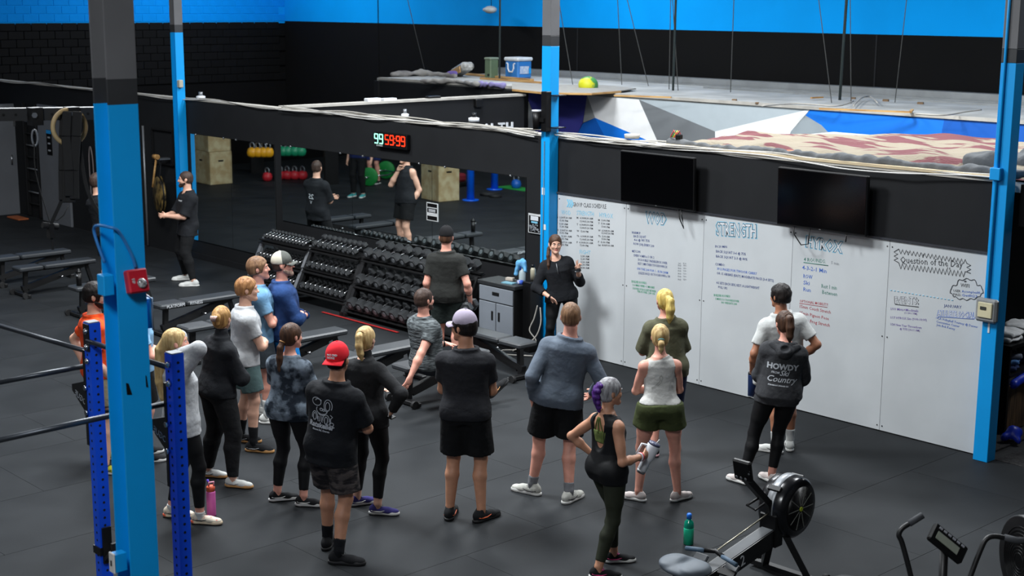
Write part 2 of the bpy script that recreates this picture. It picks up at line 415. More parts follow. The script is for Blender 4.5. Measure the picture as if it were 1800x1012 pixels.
bmk = MB().box((0, 0, 0), (.05, .388, .188), bev=.006).mesh('block'); bmb = bmk.copy()
for r in range(12):
    z = 2.18+.2*r+.1-.02
    if r >= 8: z += .01
    for c in range(28):
        y = 10.05-.4*c-(.2 if r % 2 else 0)
        if y < 1.1: continue
        link('block', bmk if r < 8 else bmb, BRK if r < 8 else BRB, wl, loc=(XL-.045, y, z+.1))
struct('wall_left_blue', MB().box((XL-.06, -2., 5.98), (.1, 25, 3.0)), BLUEW)
struct('wall_front', MB().box((-16, -14.4, 3.7), (37, .2, 7.4)), GREYP)
struct('wall_right', MB().box((2.3, -2, 3.7), (.2, 25, 7.4)), GREYP)
struct('ceiling', MB().box((-16, -2, 7.62), (37, 25.5, .15)), CEIL)
# grey storage doors in the far left corner
d1 = struct('door_1', MB().box((-28.9, -.9, 1.15), (.08, 1.9, 2.3), bev=.01), GREYD)
link('door_handle', MB().cyl((-28.84, -.12, 1.05), (-28.84, -.12, 1.25), .02), SCREW, d1); link('hinge', MB().box((-28.85, -.02, 1.9), (.03, .04, .12)), SCREW, d1)
a = pl(75, 300); b = pl(125, 300)
d2 = struct('door_2', MB().box(((a[0]+b[0])/2, -.03, 1.18), (b[0]-a[0], .05, 2.36), bev=.008), GREYD)
q = pl(92, 250); link('door_notice', MB().box((q[0], -.065, q[2]), (.22, .006, .5)), DARK, d2); link('door_notice_header', MB().box((q[0], -.071, q[2]+.21), (.2, .006, .07)), BLUE, d2)
for dz in (-.16, -.02, .1): link('door_notice_line', MB().box((q[0], -.071, q[2]+dz), (.1, .005, .03)), mat('pale_print', (170, 175, 180)), d2)
# mirrors
def mirror_panel(x0, x1, z0, z1, label, grp):
    t = thing('mirror', label, 'mirror', ((x0+x1)/2, -.012, (z0+z1)/2), group=grp)
    link('mirror_glass', MB().box((0, 0, 0), (x1-x0-.006, .008, z1-z0)), MIR, t); link('backing', MB().box((0, .007, 0), (x1-x0, .006, z1-z0+.01)), DARK, t)
    for sx in (-.35, .35): link('mirror_clip', MB().sphere((sx*(x1-x0), -.008, (z1-z0)/2), .016, 8, 6), SCREW, t)
sm = pl(408, 330)[0]
mirror_panel(-21.8, sm, .33, 2.17, 'tall wall mirror panel right beside the far blue column', None)
mirror_panel(sm, -19.24, .33, 2.17, 'tall wall mirror panel between its twin and the black wall strip', None)
s1 = pl(620, 300)[0]; s2 = pl(761, 330)[0]
mirror_panel(-19.05, s1, .98, 2.18, 'raised mirror panel left of the digital clock, over small dumbbells', None)
mirror_panel(s1, s2, .98, 2.18, 'raised mirror panel directly under the digital clock', None)
mirror_panel(s2, -13.42, .98, 2.18, 'raised mirror panel nearest the white board and grey cabinet', None)
# mural
def wc(px, py, y=YC-.012): return pl(px, py, y)
mur = thing('mural', 'geometric mural of blue, violet, white and grey facets on the rear wall', 'mural', (-14, YC-.01, 1.4))
MC = {'violet': (62, 62, 150), 'white': (232, 233, 233), 'grey': (110, 114, 117), 'pale': (168, 178, 183), 'blue': (0, 112, 216), 'deep': (0, 86, 178), 'lgrey': (150, 154, 155), 'lgrey2': (146, 155, 160)}
for nm, key, pts in (('violet_facet', 'violet', [(923, 160), (1032, 167.5), (1025, 216), (1014, 237), (985, 300), (950, 300), (937, 198)]),
                     ('grey_facet', 'lgrey', [(921, 160), (937, 198), (950, 300), (920, 300)]), ('grey_facet', 'lgrey', [(1032, 167.5), (1046, 207), (1024, 217)]),
                     ('white_facet', 'white', [(1032, 167.5), (1123, 175), (1156, 249), (1180, 300), (1172, 300), (1137, 246), (1046, 207)]),
                     ('blue_facet', 'deep', [(1046, 207), (1064, 242), (1090, 300), (985, 300), (1014, 237), (1024, 216)]), ('blue_facet', 'blue', [(1046, 207), (1137, 246), (1172, 300), (1090, 300), (1064, 242)]),
                     ('dark_grey_facet', 'grey', [(1123, 175), (1257, 231), (1257, 300), (1180, 300), (1156, 249)]), ('pale_facet', 'pale', [(1123, 175), (1424, 192), (1350, 209), (1257, 231)]),
                     ('white_facet', 'white', [(1257, 231), (1350, 209), (1424, 192), (1390, 231), (1370, 300), (1257, 300)]), ('grey_facet', 'lgrey2', [(1416, 203), (1444, 220), (1520, 300), (1370, 300), (1390, 231)]),
                     ('blue_facet', 'blue', [(1424, 193), (1660, 209), (1656, 228), (1650, 300), (1520, 300), (1444, 220), (1416, 203)]), ('deep_blue_facet', 'deep', [(1660, 209), (1830, 219), (1830, 300), (1650, 300), (1656, 228)])):
    P_ = [wc(*p)-np.array(mur.location) for p in pts]
    link(nm, MB().prism(P_, (0, .01, 0)), mat('mural_'+key, MC[key], .55, var=.03), mur)
STEELC = mat('thin_grey_conduit', (60, 96, 120), .5)
# columns (steel H-sections painted blue below, grey above, dark band between)
def column(x, y, lab, rot=0, wd=.155, closed=False, paint=3.88):
    t = thing('steel_column', lab, 'column', (x, y, 0), rot)
    def H(a, b):
        m = MB()
        if closed: return m.box((0, 0, (a+b)/2), (wd, wd, b-a), bev=.004)
        m.box((-wd/2+.007, 0, (a+b)/2), (.014, wd, b-a)); m.box((wd/2-.007, 0, (a+b)/2), (.014, wd, b-a)); m.box((0, 0, (a+b)/2), (wd-.026, .02, b-a)); return m
    link('blue_shaft', H(0, paint), BLUE, t); link('dark_band', H(paint, paint+.13), mat('band_paint', (44, 45, 47), .5), t); link('grey_shaft', H(paint+.13, 7.5), GREYP, t)
    return t
FAR = column(-22.0, -.09, 'far blue steel column behind the man in black by the gong')
MID = column(-12.905, -.09, 'middle blue steel column between the mirrors and the white board', closed=True)
link('grey_conduit', MB().tube([(-.02, -.082, 0.3), (-.02, -.084, 1.0), (-.01, -.084, 2.7)], .007, 8), STEELC, MID)
RGT = column(-6.73, -.085, 'right blue steel column carrying the thermostat at the end of the white board', 0, .155, True)
link('conduit', MB().tube([(-.03, -.09, 1.5), (-.03, -.09, 6.8)], .014, 8), BLUE, RGT); link('junction_box', MB().box((-.03, -.10, 2.84), (.11, .07, .12), bev=.008), BLUE, RGT)
NEAR = column(-6.832, -9.195, 'broad blue foreground column with the red fire alarm strobe', 0, .165)
# ------------------------------------------------------------------ people
def V3(*a): return np.array(a, float)
def unit(v): return np.array(v, float)/(np.linalg.norm(v)+1e-9)
def az(d): return V3(math.cos(R(d)), math.sin(R(d)), 0)
def rotv(v, k, a):
    k = unit(k); return v*math.cos(a)+np.cross(k, v)*math.sin(a)+k*np.dot(k, v)*(1-math.cos(a))
def ik(a, c, l1, l2, hint):
    a = np.array(a, float); c = np.array(c, float); d = c-a; L = np.linalg.norm(d); Lm = (l1+l2)*.998
    if L > Lm: c = a+d/L*Lm; d = c-a; L = Lm
    L = max(L, abs(l1-l2)+.02)
    u = d/np.linalg.norm(d); t = (l1*l1-l2*l2+L*L)/(2*L); hgt = math.sqrt(max(l1*l1-t*t, 0)); n = np.array(hint, float)-u*np.dot(hint, u); n = unit(n)
    return a+u*t+n*hgt, c
SKIN = mat('skin_fair', (214, 166, 142), .5, var=.1, vs=14, bump=.05, bs=150)
SKIN2 = mat('skin_tan', (196, 142, 112), .5, var=.1, vs=14, bump=.05, bs=150)
SKIN3 = mat('skin_olive', (166, 112, 84), .5, var=.1, vs=14, bump=.05, bs=150)
SKIN4 = mat('skin_rosy', (222, 158, 138), .5, var=.14, vs=9, bump=.05, bs=150)
LIPS = mat('lips', (182, 104, 96), .4)
TATT = mat('tattooed_skin', (120, 102, 92), .55, rgb2=(66, 62, 62), vs=24, ramp=(.42, .58))
EYEW = mat('eye_white', (196, 184, 178), .3); IRIS = mat('iris', (52, 38, 28), .15)
def cloth(name, rgb, rgb2=None, **k):
    d = dict(rough=.9, bump=.5, bs=9, spec=.25, bd=.035); d.update(k); return mat(name, rgb, rgb2=rgb2, **d)
# ---- shoe templates: length along +x, ankle above origin (heel at -.075, toe at .205)
def make_shoe():
    F = Field((-.13, -.08, -.01), (.25, .08, .16), .0065)
    F.add(ell((-.035, 0, .05), (.05, .036, .045)), 0); F.add(cone((-.03, 0, .045), (.10, 0, .038), .038, .036), .03)
    F.add(ell((.12, .004, .030), (.085, .044, .030)), .03); F.add(ell((.165, .006, .026), (.048, .038, .026)), .02)
    F.add(cone((-.03, 0, .055), (-.012, 0, .098), .034, .036), .02); F.sub(cone((-.018, 0, .10), (-.010, 0, .16), .028, .034), .006)
    F.cut((0, 0, .016), (0, 0, -1)); V, Q = F.mesh(); up = mkmesh('upper', V, Q, True)
    G = Field((-.13, -.08, -.01), (.25, .08, .06), .0065)
    G.add(ell((-.042, 0, .016), (.052, .040, .035)), 0); G.add(cone((-.03, 0, .014), (.14, .004, .012), .040, .046), .02)
    G.add(ell((.165, .006, .014), (.056, .044, .035)), .02); G.cut((0, 0, .0), (0, 0, -1)); G.cut((0, 0, .030), (-.08, 0, 1)); V, Q = G.mesh()
    so = mkmesh('sole', V, Q, True)
    L = MB()
    for i in range(5):
        x = .035+i*.018; z = .083-i*.0085; L.tube([(x, -.022, z-.008), (x+.004, 0, z+.001), (x, .022, z-.008)], .0032, 6)
    for sg in (-1, 1): L.tube([(.03, 0, .088), (.022, sg*.022, .094), (.042, sg*.034, .082), (.05, sg*.014, .083)], .0026, 6)
    T = MB()
    for sg in (-1, 1):
        for i in range(6):
            pass
        pts = [(-.06, sg*.0395, .045), (-.02, sg*.0415, .036), (.03, sg*.0415, .034), (.075, sg*.0425, .048)]
        T.tube(pts, [.003, .006, .0055, .002], 6)
    return up, so, L.mesh('laces'), T.mesh('side_stripe')
SHOE = make_shoe()
def make_cap():
    F = Field((-.13, -.10, -.05), (.20, .10, .13), .007)
    F.add(ell((0, 0, .01), (.104, .084, .102)), 0); F.cut((0, 0, -.012), (-.12, 0, -1)); F.wob(.0006, 30, 3)
    V, Q = F.mesh(); crown = mkmesh('crown', V, Q, True)
    B = MB(); n = 12; P = []
    for k in range(n+1):
        a = -1.25+2.5*k/n; P.append((a, math.cos(a)))
    top = []; 
    V = []; Fc = []
    for k, (a, c) in enumerate(P):
        xi = .088*math.cos(a*.95); yi = .078*math.sin(a*.95); xo = .09+.075*math.cos(a*1.15)**.8 if abs(a*1.15) < 1.57 else .09
        xo = .085+.075*max(math.cos(a*1.2), 0)**.6; yo = .078*math.sin(a)/math.sin(1.25)*.98
        zi = -.018; zo = -.024-.012*(abs(a)/1.25)**2*1.6
        V += [(xi, yi, zi+.004), (xo, yo, zo+.004), (xo, yo, zo-.001), (xi, yi, zi-.001)]
    for k in range(n):
        a = 4*k; b = a+4
        for q in range(4): Fc.append((a+q, b+q, b+(q+1) % 4, a+(q+1) % 4))
    Fc += [(0, 1, 2, 3), (4*n+3, 4*n+2, 4*n+1, 4*n)]; B.add(V, Fc, True)
    return crown, B.mesh('brim')
CAP = make_cap()
def frame(o, ax, ay, az_):
    return Matrix(((ax[0], ay[0], az_[0], o[0]), (ax[1], ay[1], az_[1], o[1]), (ax[2], ay[2], az_[2], o[2]), (0, 0, 0, 1)))
def put(name, me, m, parent, M, label=None):
    me2 = me.copy() if len(me.materials) and me.materials[0] is not m else me
    if me2 is not me: me2.materials.clear()
    o = link(name, me2, m, parent, label=label); o.matrix_basis = M; return o
ARM = {  # wrist target (forward, outward, up) from the shoulder, elbow hint, palm direction hint (f, out, u), curl
    'down': ((.06, .06, -.51), (-1, .25, 0), (0, -1, 0), .5), 'away': ((.02, .17, -.49), (-.7, .4, 0), (0, -1, 0), .45),
    'cross': ((.17, -.185, -.235), (.25, .7, -1), (0, 0, -1), .3), 'cross2': ((.215, -.19, -.275), (.25, .7, -1), (0, 0, -1), .4),
    'hip': ((.02, .02, -.40), (-.7, 1, 0), (0, -1, 0), .6), 'front': ((.30, -.14, -.31), (-.4, .7, -.5), (0, -1, 0), .7),
    'behind': ((-.15, -.14, -.38), (-.2, 1, 0), (-1, 0, 0), .5)}
class Person: pass
def person(label, pos, h, face, sex='m', g=1., feet=None, neck=(0, 0), neckpx=None, twist=0, head=(0, 0), arms=('down', 'down'), skin=SKIN,
           top=None, bottom=None, hair=None, shoes=None, socks=None, hipd=(0, 0), res=.0102, sit=None, knees=None, beard=None, cap=None, extra=None, handpose=(None, None), tattoo=None, group=None, shw=1.):
    P = Person(); s = h/1.78; male = sex == 'm'; P.s = s
    root = thing('person', label, 'person', (pos[0], pos[1], 0), 0, group); O = V3(pos[0], pos[1], 0); P.root = root; P.O = O
    Fd = az(face); L = V3(-Fd[1], Fd[0], 0); U = V3(0, 0, 1)
    if feet is None: feet = [(.0, .12, 8), (.0, -.12, -8)]      # forward, left, toe-out(deg, + = left) relative to facing
    ft = []
    for q in feet:
        if len(q) == 3: ft.append((Fd*q[0]*s+L*q[1]*s, face+q[2], 0.))
        else: ft.append((V3(q[0], q[1], 0)-O, q[2], q[3]))         # world x, y, az, lift
    ank = [f[0]+U*(.085*s+f[2]) for f in ft]
    hz = (.945 if male else .94)*s
    hw = (.084 if male else .10)*s
    if sit is not None: pel = V3(*sit)-O
    else: pel = (ft[0][0]+ft[1][0])/2+Fd*hipd[0]+L*hipd[1]+U*hz; pel[2] = hz
    l1, l2 = .435*s, .435*s
    H0 = [pel+L*hw, pel-L*hw]
    if sit is None:
        for _ in range(6):
            for i in (0, 1):
                d = np.linalg.norm(H0[i]-ank[i]); ex = d-(l1+l2)*.995
                if ex > 0: pel[2] -= ex
            H0 = [pel+L*hw, pel-L*hw]
    kn = []
    for i in (0, 1):
        hint = Fd*.9+az(ft[i][1])*.4 if knees is None else V3(*knees[i])
        k_, a_ = ik(H0[i], ank[i], l1, l2, hint); kn.append(k_); ank[i] = a_
    P.knee = kn; P.ank = ank; P.pel = pel
    TL = (.508 if male else .493)*s
    nx = Fd*neck[0]*s+L*neck[1]*s
    if neckpx is not None:      # slide neck sideways so that the head lands in the photographed column
        cr = V3(_rt[0], _rt[1], 0); hd = pel+nx*1.35+O+U*(TL+.2*s)
        dd = (hd-CAM); dep = np.dot(dd, CFW); px = 900+CF*np.dot(dd, CR)/dep; sh = (neckpx-px)*dep/CF
        nx = nx+cr*max(min(sh/1.35, .28), -.28)
    nk = pel+nx+U*math.sqrt(max(TL*TL-nx@nx, .01)); ax = unit(nk-pel); P.neck = nk
    Lt = rotv(L, U, R(twist)); Lt = unit(Lt-ax*(Lt@ax)); Ft = np.cross(Lt, ax); P.Ft = Ft; P.Lt = Lt; P.ax = ax
    Lh = unit(L-ax*(L@ax))
    if male:
        sec = [(-.09, .120, .10, .0), (-.02, .156, .116, -.008), (.06, .156, .111, -.005), (.15, .150, .102, .004), (.25, .156, .108, .006), (.34, .172, .116, .004), (.42, .168, .110, -.008), (.47, .135, .085, -.015), (.50, .075, .06, -.018)]
        shx, shu, shr = .170*shw, .412, .054
    else:
        sec = [(-.09, .115, .10, .0), (-.02, .170, .118, -.01), (.06, .158, .108, -.006), (.16, .124, .088, .004), (.25, .130, .094, .010), (.33, .146, .108, .014), (.41, .142, .092, -.004), (.46, .11, .07, -.012), (.485, .062, .05, -.015)]
        shx, shu, shr = .150*shw, .402, .044
    gg = [g if u < .3 else (1+(g-1)*.5) for (u, *_ ) in sec]
    sec = [(u*s, a*s*q, b*s*(q if q < 1 else 1+(q-1)*1.3), c*s) for (u, a, b, c), q in zip(sec, gg)]
    P.sec = sec
    sh = [pel+ax*shu*s+Lt*shx*s*sg-Ft*.01*s for sg in (1, -1)]; P.sh = sh
    ua, fa = .300*s, .262*s
    el, wr, HP = [], [], []
    for i in (0, 1):
        sg = (1, -1)[i]; A = arms[i]
        if isinstance(A, str): A = ARM[A]
        t, hn, pm, cu = A
        W = sh[i]+(Ft*t[0]*(1+(g-1)*.9 if t[1] < -.1 else 1)+Lt*sg*t[1]+U*t[2])*s; hv = Ft*hn[0]+Lt*sg*hn[1]+U*hn[2]
        e, W = ik(sh[i], W, ua, fa, hv); el.append(e); wr.append(W); HP.append((Ft*pm[0]+Lt*sg*pm[1]+U*pm[2], cu))
    P.el = el; P.wr = wr
    hdz = ax*.35+U*.65; hyaw = face+twist+head[0]; HF = az(hyaw); HF = rotv(HF, np.cross(HF, U), R(head[1])); HL = unit(np.cross(U, HF)); HU = np.cross(HF, HL)
    hs = .243*s/.235*(1 if male else .985); hc = nk+unit(hdz)*.066*s+HU*.118*s+HF*.022*s; P.hc = hc; P.HF = HF; P.HL = HL; P.HU = HU; P.hs = hs
    P.hdz = hdz
    def hp(f, l, u): return hc+(HF*f+HL*l+HU*u)*hs
    P.hp = hp; HM = [HF, HL, HU]
    allp = np.array([hc+HU*.14, *ank, *kn, *el, *wr, pel, *sh]); lo = allp.min(0)-.17; hi = allp.max(0)+.17; lo[2] = max(lo[2], -.01); lo[:2] -= .05; hi[:2] += .05
    limb = 1+(g-1)*.45; mus = 1. if male else .88
    # ---- skin
    FT = Field(lo, hi, res); FT.add(loft(pel, nk, sec, Lh, Lt), 0); FL = FT.crop(-9, 99)
    def add_arm(F, i, fore=True, w=1.):
        F.add(cone(nk-ax*.03*s-Ft*.01*s, sh[i]-ax*.002*s, .046*s, .036*s*mus), .06)
        F.add(ell(sh[i]-ax*.004*s, (shr*s, shr*s, shr*1.1*s)), .045)
        F.add(cone(sh[i], el[i], .051*s*mus*limb, .041*s*mus*limb), .035)
        F.add(ell(sh[i]*.55+el[i]*.45, [.125*s, .048*s*mus*limb, .048*s*mus*limb], [unit(el[i]-sh[i]), *_perp(unit(el[i]-sh[i]))]), .02)
        if fore:
            F.add(cone(el[i], el[i]*.65+wr[i]*.35, .040*s*mus*limb, .044*s*mus*limb), .02); F.add(cone(el[i]*.65+wr[i]*.35, wr[i], .044*s*mus*limb, .027*s*mus), .02)
    for i in (0, 1):
        FL.add(cone(H0[i]+Fd*0, kn[i], .092*s*limb*(1 if male else 1.03), .055*s*limb), .04)
        FL.add(cone(H0[i]*.8+kn[i]*.2-Fd*.01, H0[i]*.4+kn[i]*.6, .088*s*limb, .072*s*limb), .03)
        FL.add(ell(H0[i]-Fd*.038*s, (.085*s, .085*s, .095*s)), .04)
        cf = kn[i]*.68+ank[i]*.32
        bk = -az(ft[i][1])
        FL.add(cone(kn[i], cf+bk*.014*s, .052*s*limb, .056*s*limb), .02); FL.add(cone(cf+bk*.014*s, ank[i]+U*.02, .056*s*limb, .036*s*limb), .02)
        FL.add(cone(ank[i]+U*.02, ank[i]-U*.03*s, .036*s, .034*s), .01)
    FA = FT.crop(pel[2]-.35, 9)
    F = FL.crop(-9, 99)
    F.add(cone(nk-ax*.06*s, nk+unit(hdz)*.09*s, (.062 if male else .052)*s, (.058 if male else .047)*s), .03)
    for i in (0, 1):
        cr_ = isinstance(arms[i], str) and arms[i].startswith('cross')
        add_arm(F, i); hand(F, P, i, wr[i], unit(wr[i]-el[i]) if not cr_ else unit(-Lt*(1, -1)[i]+U*.22-Ft*.18), HP[i], s*(1 if male else .9), handpose[i])
    # head
    F.add(ell(hp(-.012, 0, .022), (.097*hs, .077*hs, .093*hs), HM), .015)
    F.add(ell(hp(.030, 0, -.035), (.060*hs, .058*hs, .078*hs), HM), .02)
    for sg in (1, -1):
        F.add(cone(hp(.005, sg*.054, -.05), hp(.070, sg*.012, -.098), .017*hs, .016*hs), .02)
        F.add(cone(hp(.078, sg*.016, .022), hp(.066, sg*.046, .020),  (.012 if male else .008)*hs, (.011 if male else .008)*hs), .012)
        F.add(ell(hp(.062, sg*.040, -.028), (.022*hs, .018*hs, .018*hs), HM), .02)
        F.sub(ell(hp(.098, sg*.031, .002), (.014*hs, .019*hs, .011*hs), HM), .012)
        F.add(ell(hp(.088, sg*.012, -.034), (.009*hs, .008*hs, .007*hs), HM), .006)
        F.add(ell(hp(-.008, sg*.078, -.008), (.020*hs, .008*hs, .031*hs), [unit(HF-HL*sg*.35), unit(HL*sg+HF*.35), HU]), .006)
    F.add(cone(hp(.078, 0, -.096), hp(.070, 0, -.100), .020*hs), .015)
    F.add(cone(hp(.088, 0, .008), hp(.106 if male else .101, 0, -.030), .007*hs, (.011 if male else .008)*hs), .010)
    F.add(ell(hp(.085, 0, -.057), (.010*hs, .021*hs, .005*hs), HM), .004); F.add(ell(hp(.083, 0, -.069), (.010*hs, .019*hs, .006*hs), HM), .004)
    V, Q = F.mesh(); me = mkmesh('body', V, Q, True); mats = [skin, LIPS]
    cc = V[Q].mean(1); idx = np.zeros(len(Q), np.int32)
    lp = hp(.092, 0, -.063); q = cc-lp; idx[((q@HF/(.03*hs))**2+(q@HL/(.024*hs))**2+(q@HU/(.0125*hs))**2 < 1)] = 1
    if tattoo:
        mats.append(TATT); i = tattoo[0]; a, b = (el[i], wr[i]); t = ((cc-a)@(b-a))/((b-a)@(b-a)); dd = np.linalg.norm(cc-(a+np.clip(t, 0, 1)[:, None]*(b-a)), axis=1); idx[(t > tattoo[1]) & (t < tattoo[2]) & (dd < .07)] = 2
    if tattoo is None or True:
        for m_ in mats: me.materials.append(m_)
    me.polygons.foreach_set('material_index', idx)
    body = bpy.data.objects.new('body', me); COL.objects.link(body); setp(body, root); P.body = body
    for sg in (1, -1):
        E = MB().sphere(hp(.0738, sg*.031, .001), .0112*hs, 12, 8); eo = link('eye', E, EYEW, body)
        I = MB().sphere(hp(.0800, sg*.0312, .0005), .0066*hs, 8, 6); link('iris', I, IRIS, eo) if False else link('iris', I, IRIS, body)
    # ---- legs clothing
    def leg_cloth(r0, r1, off, stop, name, m, mm=None, waist=.10, below=True, flare=0., hem_n=None, hr=.009, wob=.0, seed=1, crotch=.0):
        G = FL.crop(-9, pel[2]+.3); G.a -= (.004 if off < .01 else .006)
        if stop <= 1: G.cut(V3(0, 0, min(kn[0][2], kn[1][2])-.06), (0, 0, -1))
        if off < .01: pass
        sb = [(u, a+off, b+off, c) for (u, a, b, c) in sec if u < (waist+.08)*s]
        G.add(loft(pel, nk, sb, Lh, Lt), 0)
        for i in (0, 1) if off > .01 else ():
            K, A = kn[i], ank[i]; lg = np.linalg.norm(K-H0[i])
            if stop <= 1:
                t = min(stop+.12, 1.); E_ = H0[i]+(K-H0[i])*t
                G.add(cone(H0[i], E_, .092*s*limb+off, (r1 if r1 else .06)*s*limb), .045)
            else:
                G.add(cone(H0[i], K, .093*s*limb+off, (.055*limb+r0)*s+off*.6), .045)
                t = stop-1; cf = K*.68+A*.32-az(ft[i][1])*.014*s
                G.add(cone(K, cf, (.055*limb+r0)*s+off*.6, (.057*limb+r0)*s+off*.5), .02); G.add(cone(cf, A, (.057*limb+r0)*s+off*.5, r1*s), .02)
            G.add(ell(H0[i]-Fd*.038*s, (.085*s+off, .085*s+off, .095*s+off)), .04)
        if wob: G.wob(wob, 11, seed, dirv=(1, 1, .5))
        X, Y, Z = G.grid(); d = np.full(G.a.shape, -9., np.float32)
        # hem: each leg trimmed across its own axis
        dd = []
        for i in (0, 1):
            K, A = kn[i], ank[i]
            if stop <= 1: c0 = H0[i]+(K-H0[i])*stop; n_ = unit(K-H0[i])
            else: c0 = K+(A-K)*(stop-1); n_ = unit(A-K)
            dd.append((X-c0[0])*n_[0]+(Y-c0[1])*n_[1]+(Z-c0[2])*n_[2])
        mid = (X-pel[0])*L[0]+(Y-pel[1])*L[1]+(Z-pel[2])*L[2]
        if sit is not None or True:
            cent = [(H0[i]+kn[i])/2 for i in (0, 1)]; cA = [(kn[i]+ank[i])/2 for i in (0, 1)]
            def dist2(i):
                a, b = (H0[i], kn[i]); v = b-a; t = np.clip(((X-a[0])*v[0]+(Y-a[1])*v[1]+(Z-a[2])*v[2])/(v@v), 0, 1); r1_ = (X-a[0]-t*v[0])**2+(Y-a[1]-t*v[1])**2+(Z-a[2]-t*v[2])**2
                a, b = (kn[i], ank[i]); v = b-a; t = np.clip(((X-a[0])*v[0]+(Y-a[1])*v[1]+(Z-a[2])*v[2])/(v@v), 0, 1); return np.minimum(r1_, (X-a[0]-t*v[0])**2+(Y-a[1]-t*v[1])**2+(Z-a[2]-t*v[2])**2)
            near0 = dist2(0) < dist2(1); G.a = np.maximum(G.a, np.where(near0, dd[0], dd[1]).astype(np.float32))
        c0 = pel+ax*waist*s; G.cut(c0, ax)
        return build(G, name, m, root)
    if bottom:
        k = bottom['k']; m = bottom['m']
        if k == 'shorts': P.bot = leg_cloth(0, bottom.get('r', .108), bottom.get('off', .022), bottom.get('stop', .80), bottom.get('n', 'shorts'), m, wob=bottom.get('wob', .0022), seed=bottom.get('seed', 2), waist=bottom.get('waist', .10))
        elif k == 'leggings': P.bot = leg_cloth(0, .043, .006, bottom.get('stop', 1.84), 'leggings', m, wob=.0004, waist=bottom.get('waist', .12))
        elif k == 'pants': P.bot = leg_cloth(.012, bottom.get('r', .055), .016, bottom.get('stop', 1.95), 'pants', m, wob=.003, waist=.10)
    # ---- top clothing
    if top:
        k = top['k']; m = top['m']; off = top.get('off', .022); hem = top.get('hem', -.07); G = FA.crop(-9, max(nk[2], sh[0][2], sh[1][2], el[0][2], el[1][2])+.2); G.a -= .006
        boff = {'shorts': .022, 'leggings': .006, 'pants': .016, None: .0}[bottom['k'] if bottom else None]; boff = bottom.get('off', boff) if bottom and bottom['k'] == 'shorts' else boff
        FLc = FL.crop(-9, 99); i0 = int(round((G.o[2]-FLc.o[2])/G.h)); FLa = FLc.a[:, :, i0:i0+G.n[2]]; nz_ = FLa.shape[2]; G.a[:, :, :nz_] = np.minimum(G.a[:, :, :nz_], FLa-(boff+top.get('lay', .010)))
        loose = top.get('loose', .6)
        sb = []
        mxa = max(a for (_, a, b, c) in sec[4:7]); mxb = max(b for (_, a, b, c) in sec[4:7])
        lowest = (hem-.05)*s
        for (u, a, b, c) in [(lowest, *sec[1][1:])]+[q for q in sec if q[0] > lowest]:
            if u < .33*s: a = a*(1-loose)+max(a, mxa)*loose; b = b*(1-loose)+max(b, mxb)*loose
            if u > .478*s or (not male and u > .465*s): continue
            tp = 1 if u < .44*s else .6
            sb.append((u, a+off*tp, b+off*tp, c))
        G.add(loft(pel, nk, sb, Lh, Lt), 0)
        sl = top.get('sleeve', .62); so = top.get('soff', .016)
        GA = Field.__new__(Field); GA.h = G.h; GA.o = G.o; GA.n = G.n; GA.ax = G.ax; GA.a = np.full(G.a.shape, .2, np.float32)
        for i in (0, 1):
            G.add(cone(nk-ax*.045*s-Ft*.01*s, sh[i]-ax*.002*s, .046*s+off*.4, .038*s*mus+off*.5), .06)
            if k == 'tank': continue
            GB = Field.__new__(Field); GB.h = G.h; GB.o = G.o; GB.n = G.n; GB.ax = G.ax; GB.a = np.full(G.a.shape, .2, np.float32)
            GB.add(ell(sh[i]-ax*.006*s, ((shr+.001)*s+off*.6,)*3), .05); add_arm(GB, i, sl > 1); GB.a -= .006
            if sl <= 1:
                GB.add(cone(sh[i], sh[i]+(el[i]-sh[i])*min(sl+.15, 1.1), .052*s*mus*limb+so*.8, .048*s*mus*limb+so*1.2), .03)
                a, b = sh[i], el[i]; t = sl
            else:
                GB.add(cone(sh[i], el[i], .052*s*mus*limb+so*.8, .044*s*mus*limb+so), .03)
                GB.add(cone(el[i], wr[i], .046*s*mus*limb+so, .029*s+so*.6), .02); a, b = el[i], wr[i]; t = sl-1
            if top.get('wob', .0022): GB.wob(top.get('wob', .0022), 16, top.get('seed', 1)+5, dirv=(1, 1, 1))
            c0 = a+(b-a)*t; n_ = unit(b-a); X, Y, Z = GB.grid(); dpl = ((X-c0[0])*n_[0]+(Y-c0[1])*n_[1]+(Z-c0[2])*n_[2])
            if sl <= 1: GB.a = np.maximum(GB.a, dpl).astype(np.float32)
            else:
                rad2 = (X-c0[0])**2+(Y-c0[1])**2+(Z-c0[2])**2
                GB.a = np.where(rad2 < (.12*s)**2, np.maximum(GB.a, dpl), GB.a).astype(np.float32)
            GA.a = np.minimum(GA.a, GB.a)
        if top.get('hood'):
            HG = Field(nk-.3, nk+.25, .009)
            for i in (0, 1): HG.add(cone(nk-Ft*.11*s-ax*.01, nk+Lt*(1, -1)[i]*.10*s+Ft*.03*s-ax*.015*s, .040*s, .026*s), .012); HG.add(cone(nk-Ft*.155*s-ax*.075*s, nk+Lt*(1, -1)[i]*.125*s-Ft*.06*s-ax*.02*s, .036*s, .030*s), .008)
            HG.add(ell(nk-Ft*.14*s-ax*.06*s, (.078*s, .07*s, .075*s)), .02); HG.sub(ell(nk-Ft*.05*s+ax*.05*s, (.072*s, .072*s, .07*s)), .01); HG.sub(ell(nk-Ft*.20*s-ax*.015*s, (.05*s, .05*s, .03*s)), .01); HG.wob(.003, 20, 4); build(HG, 'hood', m, root)
        if top.get('collar'):
            G.add(cone(nk-ax*.03*s, nk+unit(hdz)*.055*s, .064*s, .058*s), .02)
        G.wob(top.get('wob', .003), top.get('wf', 12), top.get('seed', 1), dirv=(1, 1, .45))
